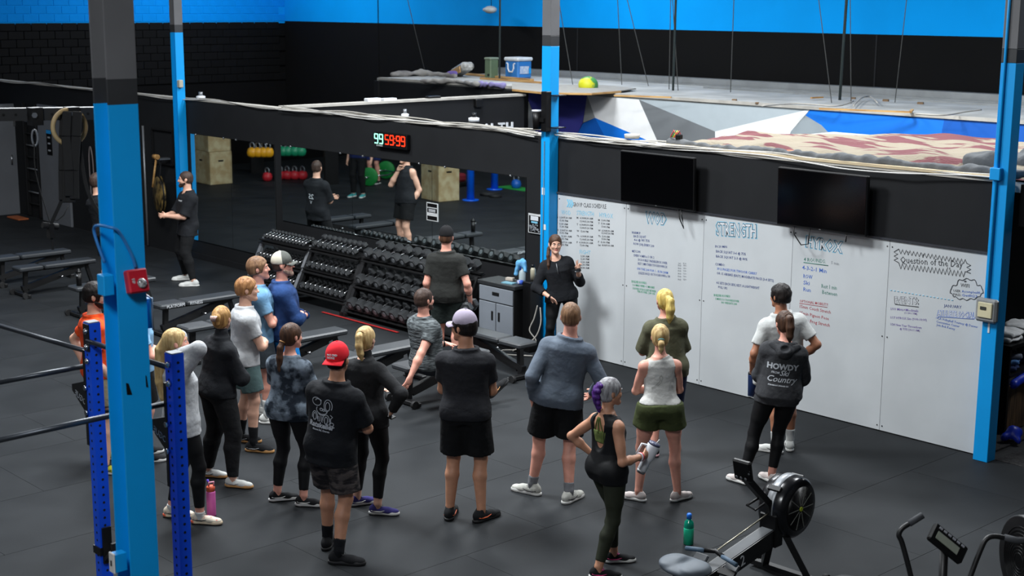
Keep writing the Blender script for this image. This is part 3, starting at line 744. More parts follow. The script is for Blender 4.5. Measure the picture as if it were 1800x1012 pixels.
        for i in (0, 1) if k == 'tank' else (): G.sub(ell(sh[i]+Lt*(1, -1)[i]*top.get('arm', .012)*s, (.062*s, .062*s, .115*s), [Lt, Ft, ax]), .006)
        hh = np.maximum(.03-np.abs(G.a-GA.a), 0)/.03; G.a = (np.minimum(G.a, GA.a)-hh*hh*.03*.25).astype(np.float32)
        un = nk-ax*.0*s
        if not top.get('collar'): G.sub(cone(nk-ax*top.get('scoop', .020)*s+Ft*.01*s, nk+unit(hdz)*.2*s, top.get('nr', .074)*s, .08*s), .006)
        if k == 'tank' and top.get('open'): 
            G.sub(ell(nk-Ft*.12*s-ax*.13*s, (.088*s, .06*s, .20*s), [Lt, Ft, ax]), .008)
        c0 = pel+ax*hem*s; G.cut(c0, -(ax*.85+U*.15))
        P.top = build(G, top.get('n', 't_shirt'), m, root)
    # ---- socks and shoes
    for i in (0, 1):
        dirf = az(ft[i][1]); left = V3(-dirf[1], dirf[0], 0)
        if socks and socks.get('h', .05) > 0:
            K, A = kn[i], ank[i]; u_ = unit(K-A); t = socks['h']*s; G = FL.crop(A[2]-.12, A[2]+t+.10); G.a -= .005; X, Y, Z = G.grid(); c_ = A+u_*t*.5; G.a = np.maximum(G.a, np.sqrt((X-c_[0])**2+(Y-c_[1])**2)-.085*(1 if sit is None else 1.6)).astype(np.float32); G.cut(A+u_*t, u_); build(G, 'sock', socks['m'], root)
        if shoes:
            sc_ = s*shoes.get('sc', 1.0)*(1 if male else .93); tilt = shoes.get('tilt', (0, 0))[i]; dd = rotv(dirf, left, R(-tilt)); uu = np.cross(dd, left)
            M = frame(ank[i]-uu*.083*sc_, dd*sc_, left*sc_*(1 if male else .95), uu*sc_)
            so_ = put('shoe', SHOE[0], shoes['m'], root, M)
            I4 = Matrix.Identity(4)
            put('sole', SHOE[1], shoes['sole'], so_, I4); put('laces', SHOE[2], shoes.get('lace', shoes['sole']), so_, I4)
            if shoes.get('stripe'): put('side_stripe', SHOE[3], shoes['stripe'], so_, I4)
    if hair: do_hair(P, hair)
    if beard:
        G = Field(hc-.17, hc+.17, .0055); G.add(ell(hp(.030, 0, -.035), (.0625*hs, .061*hs, .081*hs), HM), 0)
        for sg in (1, -1): G.add(cone(hp(.005, sg*.054, -.05), hp(.072, sg*.012, -.098), .0195*hs, .0185*hs), .02)
        G.add(cone(hp(.079, 0, -.097), hp(.07, 0, -.100), .0215*hs), .015); G.cut(hp(.0, 0, -.036), HU*.95+HF*.28); G.cut(hp(.0, 0, 0), -HF); G.sub(ell(hp(.098, 0, -.063), (.022*hs, .020*hs, .010*hs), HM), .004)
        G.sub(ell(hp(.095, 0, -.02), (.03*hs, .034*hs, .025*hs), HM), .01); G.wob(.0006, 60, 5); build(G, 'beard', beard, root)
    if hair and hair.get('brow', True):
        for sg in (1, -1): link('eyebrow', MB().tube([hp(.0935, sg*.014, .020), hp(.092, sg*.030, .0255), hp(.080, sg*.049, .021)], [.0032, .004, .002], 6), hair['m'], root)
    if cap:
        yaw = cap.get('yaw', 0); cf = rotv(HF, HU, R(yaw)); cf = rotv(cf, HL, R(-4)); clf = unit(np.cross(HU, cf)); cu_ = np.cross(cf, clf); k = hs*1.03
        M = frame(hp(-.012, 0, .032), cf*k, clf*k, cu_*k)
        co = put('cap', CAP[0], cap['m'], root, M); put('brim', CAP[1], cap.get('bm', cap['m']), co, Matrix.Identity(4))
        if cap.get('front'): 
            me3 = co.data.copy(); me3.materials.append(cap['front']); cx3 = np.zeros(len(me3.polygons)*3); me3.polygons.foreach_get('center', cx3); me3.polygons.foreach_set('material_index', (cx3[::3] > .012).astype(np.int32)); co.data = me3
        nb = MB().sphere((0, 0, .112), .008, 8, 5, (1, 1, .5)); link('cap_button', nb, cap['m'], co)
    return P
def _perp(u):
    a = np.cross(u, (0, 0, 1)); 
    if np.linalg.norm(a) < .1: a = np.cross(u, (0, 1, 0))
    a = unit(a); return a, np.cross(u, a)
def hand(F, P, i, w, d, hp_, s, pose):
    pn, curl = hp_; pn = np.array(pn, float); sg = (1, -1)[i]
    if pose:
        d = unit(pose.get('d', d)); pn = pose.get('pn', pn); curl = pose.get('curl', curl)
    pn = unit(pn-d*(pn@d)); sd = np.cross(pn, d)*sg             # thumb side
    if pose and pose.get('flip'): sd = -sd
    c = w+d*.048*s; F.add(ell(c, (.052*s, .040*s, .016*s), [d, sd, pn]), .012); F.add(cone(w, w+d*.03*s, .025*s, .022*s), .012)
    P.hand = getattr(P, 'hand', {}); P.hand[i] = (c+d*.03*s+pn*.022*s, d, sd, pn)
    pt = pose.get('point') if pose else None
    for k, (off, ln) in enumerate(((.029, .068), (.010, .076), (-.010, .070), (-.028, .055))):
        cv = curl*(1+.12*k)
        if pt: cv = .06 if k in pt else 1.5
        sp = unit(d+sd*off*3.5); b = w+d*.086*s+sd*off*s; q = rotv(sp, np.cross(d, pn), cv*.45); r2 = rotv(sp, np.cross(d, pn), cv*1.25)
        m_ = b+q*ln*.5*s; e = m_+r2*ln*.5*s; F.add(cone(b-d*.01*s, m_, .0092*s, .0086*s), .003); F.add(cone(m_, e, .0086*s, .0074*s), .002)
    b = w+d*.028*s+sd*.026*s; q = unit(d*.75+sd*.62+pn*.25); m_ = b+q*.038*s; q2 = unit(d*.9+sd*.18+pn*(.2+curl*.5)); F.add(cone(b, m_, .013*s, .011*s), .008); F.add(cone(m_, m_+q2*.032*s, .011*s, .009*s), .004)
def do_hair(P, H):
    hp, hs, HM = P.hp, P.hs, [P.HF, P.HL, P.HU]; HF, HL, HU = HM; k = H['k']; m = H['m']; th = H.get('th', .010)
    G = Field(P.hc-.17, P.hc+.17, .0068)
    G.add(ell(hp(-.014, 0, .024), ((.096+th)*hs, (.077+th*.7)*hs, (.092+th)*hs), HM), 0)
    if k == 'short':
        G.add(ell(hp(-.035, 0, -.022), ((.070+th*.6)*hs, (.070+th*.3)*hs, .060*hs), HM), .02)
        G.cut(hp(-.045, 0, -.052), -HU+HF*.1); 
        X, Y, Z = G.grid()
        # face opening: below the fringe line and in front of the ears
        G.sub(ell(hp(.105, 0, -.045), (.080*hs, .105*hs, .105*hs), HM), .008)
        for sg in (1, -1): G.sub(ell(hp(-.006, sg*.088, -.022), (.024*hs, .020*hs, .040*hs), HM), .004)
        G.wob(H.get('wob', .0011), 55, 3)
    else:
        G.add(ell(hp(-.040, 0, -.022), (.066*hs, .072*hs, .072*hs), HM), .02)
        G.sub(ell(hp(.108, 0, -.050), (.080*hs, .100*hs, .110*hs), HM), .008)
        for sg in (1, -1): G.sub(ell(hp(-.004, sg*.086, -.026), (.022*hs, .018*hs, .036*hs), HM), .004)
        G.cut(hp(-.06, 0, -.080), -HU-HF*.1); G.wob(.0008, 45, 3)
    ho = build(G, 'hair', m, P.root)
    tl = H.get('tail')
    if tl:
        pts = [hp(*q[:3]) for q in tl]; rs = [q[3]*hs for q in tl]
        lo = np.min(pts, 0)-max(rs)-.03; hi = np.max(pts, 0)+max(rs)+.03; G = Field(lo, hi, .006)
        for a, b, ra, rb in zip(pts[:-1], pts[1:], rs[:-1], rs[1:]): G.add(cone(a, b, ra, rb), .012 if k != 'braid' else .004)
        if k == 'braid':
            for j in range(len(pts)-1):
                for q in (0, .5):
                    c = pts[j]*(1-q)+pts[j+1]*q; r_ = rs[j]*(1-q)+rs[j+1]*q; sg = 1 if (2*j+int(q*2)) % 2 else -1
                    G.add(ell(c+HL*sg*r_*.55, (r_*1.0, r_*.85, r_*.75)), .004)
        else: G.wob(.0015, 40, 9, dirv=(1, 1, .15))
        build(G, 'ponytail' if k != 'braid' else 'braid', H.get('tm', m), ho, )
        if H.get('tie'):
            T = MB(); c = pts[0]; d_ = unit(pts[1]-pts[0]); a, b = _perp(d_)
            T.tube([c+(a*math.cos(q)+b*math.sin(q))*rs[0]*1.15 for q in np.linspace(0, 2*math.pi, 12, endpoint=False)], .006, 6, closed=True); link('hair_tie', T, H['tie'], ho)
def hairmat(name, rgb, rgb2, vs=6., st=(7, 7, 1.)): return mat(name, rgb, .5, rgb2=rgb2, vs=vs, stretch=st, bump=.7, bs=9, ramp=(.3, .7), spec=.25)
# ================================================================== WHITEBOARDS, SCREENS, CLOCK, SIGNS
INK = {k: mat('ink_'+k, c, .6) for k, c in dict(black=(62, 64, 68), navy=(58, 74, 128), blue=(64, 104, 186), cyan=(120, 186, 214), green=(40, 150, 110), dgreen=(76, 128, 116), red=(168, 62, 70), purple=(112, 92, 160), grey=(140, 144, 150), white=(206, 209, 213)).items()}
seams = [-12.82, pl(1100, 500)[0], pl(1236, 500)[0], pl(1392, 500)[0], pl(1562, 500)[0], -6.84]
blab = ['white board panel headed with the group class schedule', 'white board panel headed WOD below the left screen', 'white board panel headed STRENGTH', 'white board panel headed HYROX below the right screen', 'white board panel with Question of the Day and events']
BRD = []
for i in range(5):
    x0, x1 = seams[i], seams[i+1]; t = thing('whiteboard', blab[i], 'whiteboard', ((x0+x1)/2, -.012, 0)); BRD.append(t)
    link('board_panel', MB().box((0, 0, 1.02), (x1-x0-.005, .012, 2.02)), WHITEB, t)
    for zz in (.06, 1.02, 1.97):
        for sx in (-1, 1): link('screw', MB().sphere((sx*((x1-x0)/2-.03), -.007, zz), .008, 6, 4), mat('dark_screw', (60, 60, 62), .4, .8), t)
struct('trim_7', MB().box((-9.88, -.02, 2.045), (6.1, .03, .02)), mat('board_rail', (70, 72, 78), .4, .4))
def WB(px, py, y=-.0195): return pl(px, py, y)
def board_of(x):
    for i in range(5):
        if x < seams[i+1]: return BRD[i]
    return BRD[-1]
def wtext(s, p0, p1, hpx, ink, y=-.0192, bold=0., name='writing', fs=None, z=0):
    O = WB(*p0, y); E_ = WB(*p1, y); sc = abs(WB(p0[0], p0[1]+10, y)[2]-O[2])/10; H = hpx*sc; size = H/.70
    me = text_mesh(s, size, .0004, bold*size, 'LEFT', 0., 1); xs = [v.co.x for v in me.vertices]; wd = max(xs)-min(xs) if xs else 1; x_min = min(xs) if xs else 0
    vec = E_-O; W = np.linalg.norm(vec[[0, 2]]); O2 = O-unit(vec)*x_min*W/wd
    return place_text(name, s, size, O2, vec, _orth(vec), INK[ink], board_of(O[0]+.05), .0004, bold*size, wscale=W/wd)
def _orth(v):
    v = unit(v); return V3(-v[2]*0+0, 0, 1)-v*v[2] if False else unit(V3(-v[2], 0, v[0]))
_pt = place_text
def place_text(name, s, size, O, X, Y, m, parent=None, ext=.001, bold=0., align='LEFT', shear=0., wscale=1.):
    me = text_mesh(s, size, ext, bold, align, shear, 1 if ext < .0006 else 2)
    if len(me.materials) and me.materials[0] is not m: me = me.copy(); me.materials.clear()
    o = link(name, me, m); X = unit(X); Y = unit(Y); Z = np.cross(X, Y)
    M = Matrix(((X[0]*wscale, Y[0], Z[0], O[0]), (X[1]*wscale, Y[1], Z[1], O[1]), (X[2]*wscale, Y[2], Z[2], O[2]), (0, 0, 0, 1)))
    if parent is not None:
        pm = Matrix.Translation(parent.location) @ parent.rotation_euler.to_matrix().to_4x4(); q = parent.parent
        while q is not None: pm = Matrix.Translation(q.location) @ q.rotation_euler.to_matrix().to_4x4() @ pm; q = q.parent
        setp(o, parent); M = pm.inverted() @ M
    o.matrix_basis = M; return o
def outl(s, p0, p1, h, halo='cyan', edge='black'):
    if halo: wtext(s, (p0[0]-2.2, p0[1]-.3), (p1[0]+2.2, p1[1]+.5), h, halo, -.0190, .075)
    wtext(s, (p0[0]-1.1, p0[1]-.1), (p1[0]+1.1, p1[1]+.2), h, edge, -.0193, .042); wtext(s, p0, p1, h, 'white', -.0196, .008)
def Z1(x, y): return (980+x/5.623, 340+y/5.623)
def Z2(x, y): return (1230+x/4.6, 380+y/4.6)
def Z5(x, y): return (1550+x/5.06, 420+y/5.06)
wtext('GROUP CLASS SCHEDULE', Z1(152, 128), Z1(482, 150), 7.5, 'black', bold=.004)
cx = WB(*Z1(118, 98)); lg = MB()
for i_ in range(3): a_ = cx+V3(-.05+.035*i_, 0, 0); lg.prism([a_+V3(0, 0, .05), a_+V3(.02, 0, .05), a_+V3(.055, 0, 0), a_+V3(.02, 0, -.05), a_+V3(0, 0, -.05), a_+V3(.03, 0, 0)], (0, -.001, 0))
lo_ = link('arrow_logo', MB().add(np.array(lg.v)-np.array(BRD[0].location), lg.f), INK['cyan'], BRD[0])
for s_, a_, b_ in (('WOD', (38, 205), (130, 215)), ('STRENGTH', (190, 212), (358, 226)), ('HYROX', (415, 232), (548, 246))): wtext(s_, Z1(*a_), Z1(*b_), 8, 'cyan')
for i_, (s_, y_) in enumerate((('M  5:30/7:30 AM', 250), ('5:30 PM', 280), ('T  5:30 AM', 312), ('5:30 PM', 340), ('W  5:30/7:30 AM', 376), ('5:30 PM', 402), ('Th  5:30 AM', 434), ('5:30 PM', 460), ('F  5:30/7:30 AM', 494), ('5:30 PM', 518))):
    x0 = -10 if s_[0] in 'MTWF' else 22; wtext(s_, Z1(x0, y_-6), Z1(x0+(150 if len(s_) > 10 else (82 if x0 > 0 else 112)), y_+2), 3.3, 'black', bold=.012)
for s_, y_ in (('M  6:30/8:30 AM', 252), ('12:00/5:30 PM', 286), ('T  6:30/8:30 AM', 318), ('12:00/5:30 PM', 350), ('W  12:00 PM', 382), ('Th  6:30/8:30 AM', 432), ('12:00/5:30 PM', 464), ('F  6:30/8:30 AM', 494), ('12:00 PM', 522)):
    x0 = 190 if s_[0] in 'MTWF' else 222; wtext(s_, Z1(x0, y_-4), Z1(350 if len(s_) > 11 else 305, y_+6), 3.3, 'black', bold=.012)
for s_, y_ in (('M  5:00 PM', 274), ('T  5:30 AM', 306), ('5:00 PM', 338), ('W  6:30/8:30 AM', 376), ('12:00/5:30 PM', 402), ('Th  5:30 AM', 432), ('5:00 PM', 460), ('F  5:00 PM', 490), ('Sat  8:00/9:30 AM', 520)):
    x0 = 402 if s_[0] in 'MTWFS' else 436; wtext(s_, Z1(x0, y_-3), Z1(555 if len(s_) > 11 else 515, y_+6), 3.3, 'black', bold=.012)
wtext('FIGHT', Z1(220, 595), Z1(328, 605), 7, 'cyan')
for s_, y_ in (('5:30 AM', 628), ('5:30 PM', 656), ('5:30 AM', 686), ('5:30 PM', 712), ('8:30 AM', 742)): wtext(s_, Z1(230, y_), Z1(313, y_+4), 3.4, 'black', bold=.012)
outl('WOD', Z1(880, 288), Z1(1070, 308), 19)
for s_, a_, b_, h_, c_ in (('WARMUP', (733, 396), (820, 404), 4, 'navy'), ('BACK SQUAT', (752, 432), (875, 442), 4, 'navy'), ('4-6 @ W/ 75%', (757, 468), (910, 480), 4, 'navy'), ('ROW (OR) EVERY 2:00', (752, 506), (955, 532), 4, 'navy'),
                           ('METCON', (737, 580), (818, 588), 4, 'navy'), ('EVERY 4 MIN x 3 OR 2', (755, 622), (955, 644), 4, 'navy'), ('50 DOUBLE UNDERS/BOX OVER', (795, 664), (1085, 700), 4, 'navy'), ('REST 2 MIN THEN TOUCHDOWN 2X', (795, 702), (1085, 738), 4, 'navy'),
                           ('ON THE 2:00 FOR 1 - RUN 200M', (785, 752), (1092, 796), 4, 'blue'), ('LEGLESS HOLD OR TOUCHDOWN x 100', (800, 795), (1112, 832), 4, 'navy'),
                           ('BUILDER ROUNDS', (733, 880), (880, 897), 4, 'green'), ('5-10 MINS UPPER + 5 MIN BIKE', (742, 912), (958, 940), 3.4, 'green'), ('5 ROUNDS OF EACH, REST BETWEEN', (742, 945), (972, 978), 3.4, 'green'), ('PER ROUND, 2:00 ON', (790, 976), (962, 1002), 3.4, 'green')):
    wtext(s_, Z1(*a_), Z1(*b_), h_*1.05, c_, bold=.01)
for j_, y_ in enumerate((698, 718, 745, 770, 798, 825, 855)):
    for s_, x_ in ((('X', 'RX')[0] if j_ == 0 else '%d-%d' % (200-10*j_, 150), 1190), ('RX' if j_ == 0 else '%d+' % (95+5*j_), 1242)): wtext(s_, Z1(x_, y_), Z1(x_+32, y_+4), 2.8, 'grey', bold=.012)
outl('STRENGTH', Z2(138, 150), Z2(455, 172), 22)
for s_, a_, b_, h_, c_ in (('IN 20 MIN', (125, 252), (220, 256), 4, 'navy'), ('BACK SQUAT 3-6 @ 75%', (132, 292), (372, 316), 4.4, 'navy'), ('BACK SQUAT 2-3 @ 80%', (132, 332), (385, 358), 4.4, 'navy'), ('COMBO:', (125, 396), (203, 404), 4.4, 'navy'),
                           ('30 LUNGES FOR TWO/OR CARRY', (140, 432), (462, 474), 4.4, 'blue'), ('OR 15 AIRBIKE (EASY) MODERATE PACE (3-4 SETS)', (138, 468), (598, 530), 4.2, 'navy'), ('4-5 SETS EACH SIDE, REST: A LIGHTWEIGHT', (135, 545), (482, 590), 4.2, 'navy'), ('PULL UPS', (150, 580), (222, 592), 4, 'navy'),
                           ('BUILDER ROUNDS', (115, 646), (245, 656), 4, 'green'), ('5 MINS X 3: 5 ROUNDS/OVER', (127, 674), (318, 696), 3.6, 'green'), ('NO WEIGHTS 2:00', (175, 704), (300, 718), 3.6, 'green')):
    wtext(s_, Z2(*a_), Z2(*b_), h_, c_, bold=.01)
outl('HYROX', Z2(862, 245), Z2(1148, 296), 19)
for s_, a_, b_, h_, c_ in (('4 ROUNDS:', (842, 362), (1018, 380), 6.5, 'dgreen'), ('5 min', (1062, 384), (1125, 396), 5, 'grey'), ('4-3-2-1 Min', (828, 428), (1025, 460), 7, 'blue'), ('ROW', (838, 498), (910, 508), 7, 'blue'), ('Ski', (838, 550), (888, 557), 7, 'blue'), ('Run', (838, 604), (897, 613), 7, 'blue'),
                           ('Rest 1 min', (985, 578), (1107, 594), 7, 'dgreen'), ('Between', (990, 626), (1110, 646), 7, 'dgreen'), ('OPTIONAL MOBILITY:', (808, 694), (1040, 726), 4.6, 'red'), ('15min Couch Stretch', (808, 738), (1058, 788), 5.6, 'red'),
                           ('15min Pigeon Pose', (808, 790), (1043, 840), 5.6, 'red'), ('15min Frog Stretch', (808, 842), (1050, 894), 5.6, 'red')):
    wtext(s_, Z2(*a_), Z2(*b_), h_, c_, bold=.004)
wtext('Question of the Day', Z5(165, 210), Z5(720, 254), 11.5, 'black', bold=.004)
for s_, a_, b_, h_, c_ in (('?', (358, 165), (378, 167), 7, 'black'), ('?', (222, 128), (238, 130), 4, 'black'), ('!?', (580, 270), (610, 274), 4, 'black'), ('WIFI', (700, 424), (778, 434), 6.5, 'black'), ('USER:', (637, 470), (705, 474), 4.4, 'black'), ('Accomphealth', (712, 474), (876, 488), 4.4, 'blue'),
                           ('PASS:', (637, 502), (705, 508), 4.4, 'black'), ('Getfit23', (712, 508), (848, 520), 4.4, 'blue'), ('1/10 Mitts+Mocktails', (80, 630), (325, 650), 4.4, 'purple'), ('(11:30-1 PM)', (200, 662), (315, 674), 3.2, 'purple'), ('1/17 HYROX Sim (9:00-10:00)', (78, 706), (400, 730), 4, 'purple'),
                           ('1/24 New Year Throwdown', (78, 766), (353, 798), 4, 'purple'), ('@ TITE (10-11 AM)', (158, 806), (338, 824), 3.6, 'purple'), ('JANUARY', (552, 604), (710, 618), 5, 'navy'), ('-VLA Volleyball Tourney @ Denver', (478, 708), (852, 792), 4, 'blue'), ('Convention Center', (485, 742), (690, 786), 4, 'blue'), ('Join Bob Kersey', (485, 770), (650, 810), 4, 'blue')):
    wtext(s_, Z5(*a_), Z5(*b_), h_, c_, bold=.004)
outl('EVENTS:', Z5(118, 572), Z5(326, 580), 12, None); outl('ATHLETE SOCIAL', Z5(496, 680), Z5(826, 702), 9.5, None, 'blue')
def stroke(name, pts, ink, r=.004, board=None):
    m = MB(); P_ = [WB(*p)-np.array(board.location) for p in pts]; m.tube(P_, r, 5); return link(name, m, INK[ink], board)
zz = []; n_ = 26
def _q(t): return 152+(742-152)*t
top_ = [(Z5(_q(t), (88 if i % 2 == 0 else 128)+t*92)) for i, t in enumerate(np.linspace(0, 1, 37))]
rt_ = [Z5(790 if i % 2 else 755, 215+i*18) for i in range(6)]
bot_ = [(Z5(_q(t), (212 if i % 2 == 0 else 262)+t*76)) for i, t in enumerate(np.linspace(1, 0, 37))]
lt_ = [Z5(108 if i % 2 else 142, 205-i*18) for i in range(6)]
stroke('starburst_outline', top_+rt_+bot_+lt_+[top_[0]], 'black', .0045, BRD[4])
cl = [Z5(755+145*math.cos(a)*(1+.03*math.sin(9*a)), 462+92*math.sin(a)*(1.15 if math.sin(a) < 0 and abs(math.cos(a)) < .6 else .82)+8*math.sin(13*a)) for a in np.linspace(0, 2*math.pi, 60)]
stroke('cloud_outline', cl, 'black', .004, BRD[4])
for i_ in range(24):
    if i_ < 18: stroke('dash', [Z5(75+32*i_, 455+5.2*i_), Z5(90+32*i_, 457.5+5.2*i_)], 'cyan', .004, BRD[4])
stroke('underline', [Z5(118, 580), Z5(328, 604)], 'black', .004, BRD[4]); stroke('underline', [Z5(500, 690), Z5(822, 712)], 'blue', .003, BRD[4])
stroke('underline', [Z2(840, 372), Z2(1038, 398)], 'dgreen', .0045, BRD[3]); stroke('underline', [Z2(806, 702), Z2(1032, 736)], 'red', .003, BRD[3])
for r_ in (5, 9, 13): stroke('wifi_arc', [Z5(742+r_*math.cos(a), 385-r_*math.sin(a)) for a in np.linspace(.6, 2.5, 7)], 'black', .003, BRD[4])
# screens
SCR = mat('screen_glass', (3, 3, 4), .12, spec=.25); BEZ = mat('black_plastic', (12, 12, 13), .4, spec=.3)
def tv(x0, x1, z0, z1, lab, cords):
    t = thing('television', lab, 'television', ((x0+x1)/2, -.15, (z0+z1)/2), 0, rot=(R(2), 0, 0)); w_, h_ = x1-x0, z1-z0
    link('bezel', MB().box((0, 0, 0), (w_, .05, h_), bev=.008), BEZ, t); link('screen', MB().box((0, -.027, .005), (w_-.03, .004, h_-.04)), SCR, t)
    link('wall_bracket', MB().box((0, .07, 0), (.3, .09, .3)).box((0, .12, .0), (.5, .03, .12)), BEZ, t); link('status_light', MB().box((.0, -.028, -h_/2+.012), (.02, .004, .005)), mat('logo_grey', (120, 120, 122)), t)
    for pts in cords: link('cord', MB().tube(pts, .007, 6), BEZ, t)
tv(pl(1091, 300, -.17)[0], pl(1221, 300, -.17)[0], 2.07, 2.69, 'left wall screen above the WOD panel', [[(.32, -.01, -.3), (.36, -.02, -.42), (.42, -.02, -.52), (.40, -.02, -.42), (.36, -.01, -.3)]])
tv(pl(1367, 330, -.17)[0], pl(1525, 350, -.17)[0], 2.06, 2.69, 'right wall screen above the HYROX panel', [[(-.35, -.01, -.3), (-.33, -.02, -.40), (-.24, -.02, -.50), (-.15, -.02, -.48), (-.14, -.01, -.3)], [(.32, 0, -.3), (.32, -.02, -.40)]])
# digital clock
q = pl(663, 232, -.05); q2 = pl(716, 240, -.05); ck = thing('digital_clock', 'digital wall clock showing 99 and 59:99 in green and red', 'clock', ((q[0]+q2[0])/2, -.04, 2.46)); cw = q2[0]-q[0]+.03
link('clock_case', MB().box((0, 0, 0), (cw, .07, .215), bev=.006), BEZ, ck)
GRN = mat('led_green', (150, 255, 215), .5, emis=1.1, var=0); LRD = mat('led_red', (255, 50, 18), .5, emis=1.2, var=0)
SEG = {'9': 'abcdfg', '5': 'acdfg'}
def digit(ch, x, m, h=.13, w_=.075):
    g_ = MB(); t_ = .016
    S_ = dict(a=((0, h/2), (w_, t_)), g=((0, 0), (w_, t_)), d=((0, -h/2), (w_, t_)), b=((w_/2, h/4), (t_, h/2)), c=((w_/2, -h/4), (t_, h/2)), f=((-w_/2, h/4), (t_, h/2)), e=((-w_/2, -h/4), (t_, h/2)))
    for k_ in SEG[ch]: (a_, b_), (c_, d_) = S_[k_]; g_.box((x+a_, -.037, b_+.012), (c_, .004, d_))
    link('digit', g_, m, ck)
xs = np.array([-.43, -.285, -.115, .03, .215, .36])*cw/.72*.72/.72*.78
for ch, x_, m_ in zip('995999', xs, (GRN, GRN, LRD, LRD, LRD, LRD)): digit(ch, x_, m_)
link('colon', MB().box(((xs[3]+xs[4])/2, -.037, .04), (.014, .004, .014)).box(((xs[3]+xs[4])/2, -.037, -.02), (.014, .004, .014)), LRD, ck)
place_text('clock_caption', 'ROUNDS', .035, (ck.location[0]-cw/2+.03, -.077, 2.365), (1, 0, 0), (0, 0, 1), mat('caption_white', (170, 180, 180), emis=.3), ck)
# signs
def sign(lab, a, b, rows, y=-.02):
    A = pl(*a, y); B = pl(*b, y); w_ = B[0]-A[0]; h_ = A[2]-B[2]; t = thing('wall_sign', lab, 'sign', ((A[0]+B[0])/2, y, (A[2]+B[2])/2))
    link('sign_board', MB().box((0, 0, 0), (w_, .006, h_)), mat('paper_white', (196, 198, 198)), t); return t, w_, h_
t, w_, h_ = sign('small black and white notice stuck on the mirror', (750, 355), (770, 390), 0)
for z_, hh_ in ((.36, .2), (.08, .24), (-.34, .22)): link('notice_block', MB().box((0, -.004, z_*h_), (w_*.86, .003, hh_*h_)), DARK, t)
for z_ in (.13, .08, .02, -.10): link('notice_line', MB().box((0, -.006, z_*h_), (w_*.6, .002, .03*h_)), INK['white'], t)
t, w_, h_ = sign('framed black poster on the black wall beside the middle blue column', (929, 374), (951, 412), 0)
link('poster_print', MB().box((0, -.004, -.03*h_), (w_*.88, .003, h_*.86)), DARK, t); link('poster_white_block', MB().box((0, -.006, .27*h_), (w_*.6, .002, .22*h_)), INK['white'], t); link('poster_title', MB().box((0, -.006, .07*h_), (w_*.5, .002, .09*h_)), INK['cyan'], t)
pr_ = MB()
for _ in range(26): pr_.box((random.uniform(-.36, .36)*w_, -.006, random.uniform(-.40, -.02)*h_), (random.uniform(.01, .03), .002, random.uniform(.008, .04)))
tag(link('poster_figures', pr_, INK['grey'], t), None, None, kind='stuff')
# lettering on the partition
q = dp(835, 223, (-19.1, 4.2, 2.3)); t = thing('wall_lettering', 'white cut-out letters on the dark partition, half hidden by the wall top', 'sign', (-19.11, 4.6, 2.22))
for i_, ch in enumerate('ACCOMPHEALTH'):
    link('letter', text_mesh(ch, .26, .01, .006), INK['white'], t, loc=(0, -1.75+.185*i_, -.12), rot=(R(90), 0, R(90)))
# ================================================================== EQUIPMENT
PAD = mat('black_vinyl', (48, 51, 54), .42, var=.1, vs=8, spec=.5); STEELB = mat('black_powder_coat', (22, 22, 23), .42, spec=.45); CHR = mat('chrome', (205, 207, 210), .22, 1.)
HEX = mat('dumbbell_rubber', (40, 42, 44), .5, var=.15, vs=20, spec=.5); RUBK = mat('black_rubber', (20, 20, 21), .7); SILV = mat('silver_frame', (140, 143, 147), .4, .5)
# ---- adjustable benches
def bench_proto():
    t = thing('weight_bench', '', 'bench', (0, 0, 0))
    link('back_pad', MB().box((.20, 0, .425), (.84, .28, .065), bev=.018), PAD, t); link('seat_pad', MB().box((-.44, 0, .425), (.38, .30, .065), bev=.018), PAD, t)
    link('frame', MB().beam((-.55, 0, .12), (.45, 0, .37), .07, .07).beam((-.45, 0, .38), (.55, 0, .375), .05, .03), STEELB, t)
    link('upright', MB().beam((-.50, 0, .05), (-.48, 0, .39), .06, .06, up=(0, 1, 0)), STEELB, t)
    link('ladder_plate', MB().prism([(-.45, -.03, .16), (.40, -.03, .34), (.40, -.03, .29), (-.45, -.03, .08)], (0, .06, 0)), STEELB, t)
    link('front_foot', MB().box((-.55, 0, .035), (.07, .50, .05), bev=.008), STEELB, t); link('rear_foot', MB().box((.60, 0, .035), (.07, .34, .05), bev=.008), STEELB, t)
    link('rear_post', MB().beam((.60, 0, .04), (.50, 0, .38), .05, .05, up=(0, 1, 0)), STEELB, t)
    for sg in (-1, 1): link('wheel', MB().cyl((-.60, sg*.21, .045), (-.60, sg*.25, .045), .045, 14), RUBK, t); link('rubber_foot', MB().box((.60, sg*.16, .008), (.08, .05, .016)), RUBK, t)
    link('adjust_pin', MB().cyl((.05, -.03, .25), (.05, -.11, .25), .012, 8).sphere((.05, -.12, .25), .02, 8, 6), CHR, t)
    return t
BP = bench_proto()
bl = [((-20.6, -3.15), 90, 'black weight bench at the far left, in front of the man in a black vest'), ((-21.65, -3.05), 90, 'black weight bench furthest left and back, by the grey doors'),
      ((-18.65, -3.2), 90, 'black weight bench behind the broad foreground column with a black bottle on it'), ((-16.82, -2.92), 90, 'black weight bench beside the foreground column with white lettering on its pad'),
      ((-15.4, -3.35), 90, 'black weight bench behind the woman with the hair clip'), ((-14.05, -3.15), 90, 'black weight bench behind the woman in the tie-dye tee'),
      ((-12.1, -2.55), 90, 'black weight bench under the seated man in the grey tee'), ((-12.9, -2.9), 90, 'black weight bench just behind the bench of the seated man'), ((-12.56, -1.36), 180, 'black weight bench in front of the grey cabinet')]
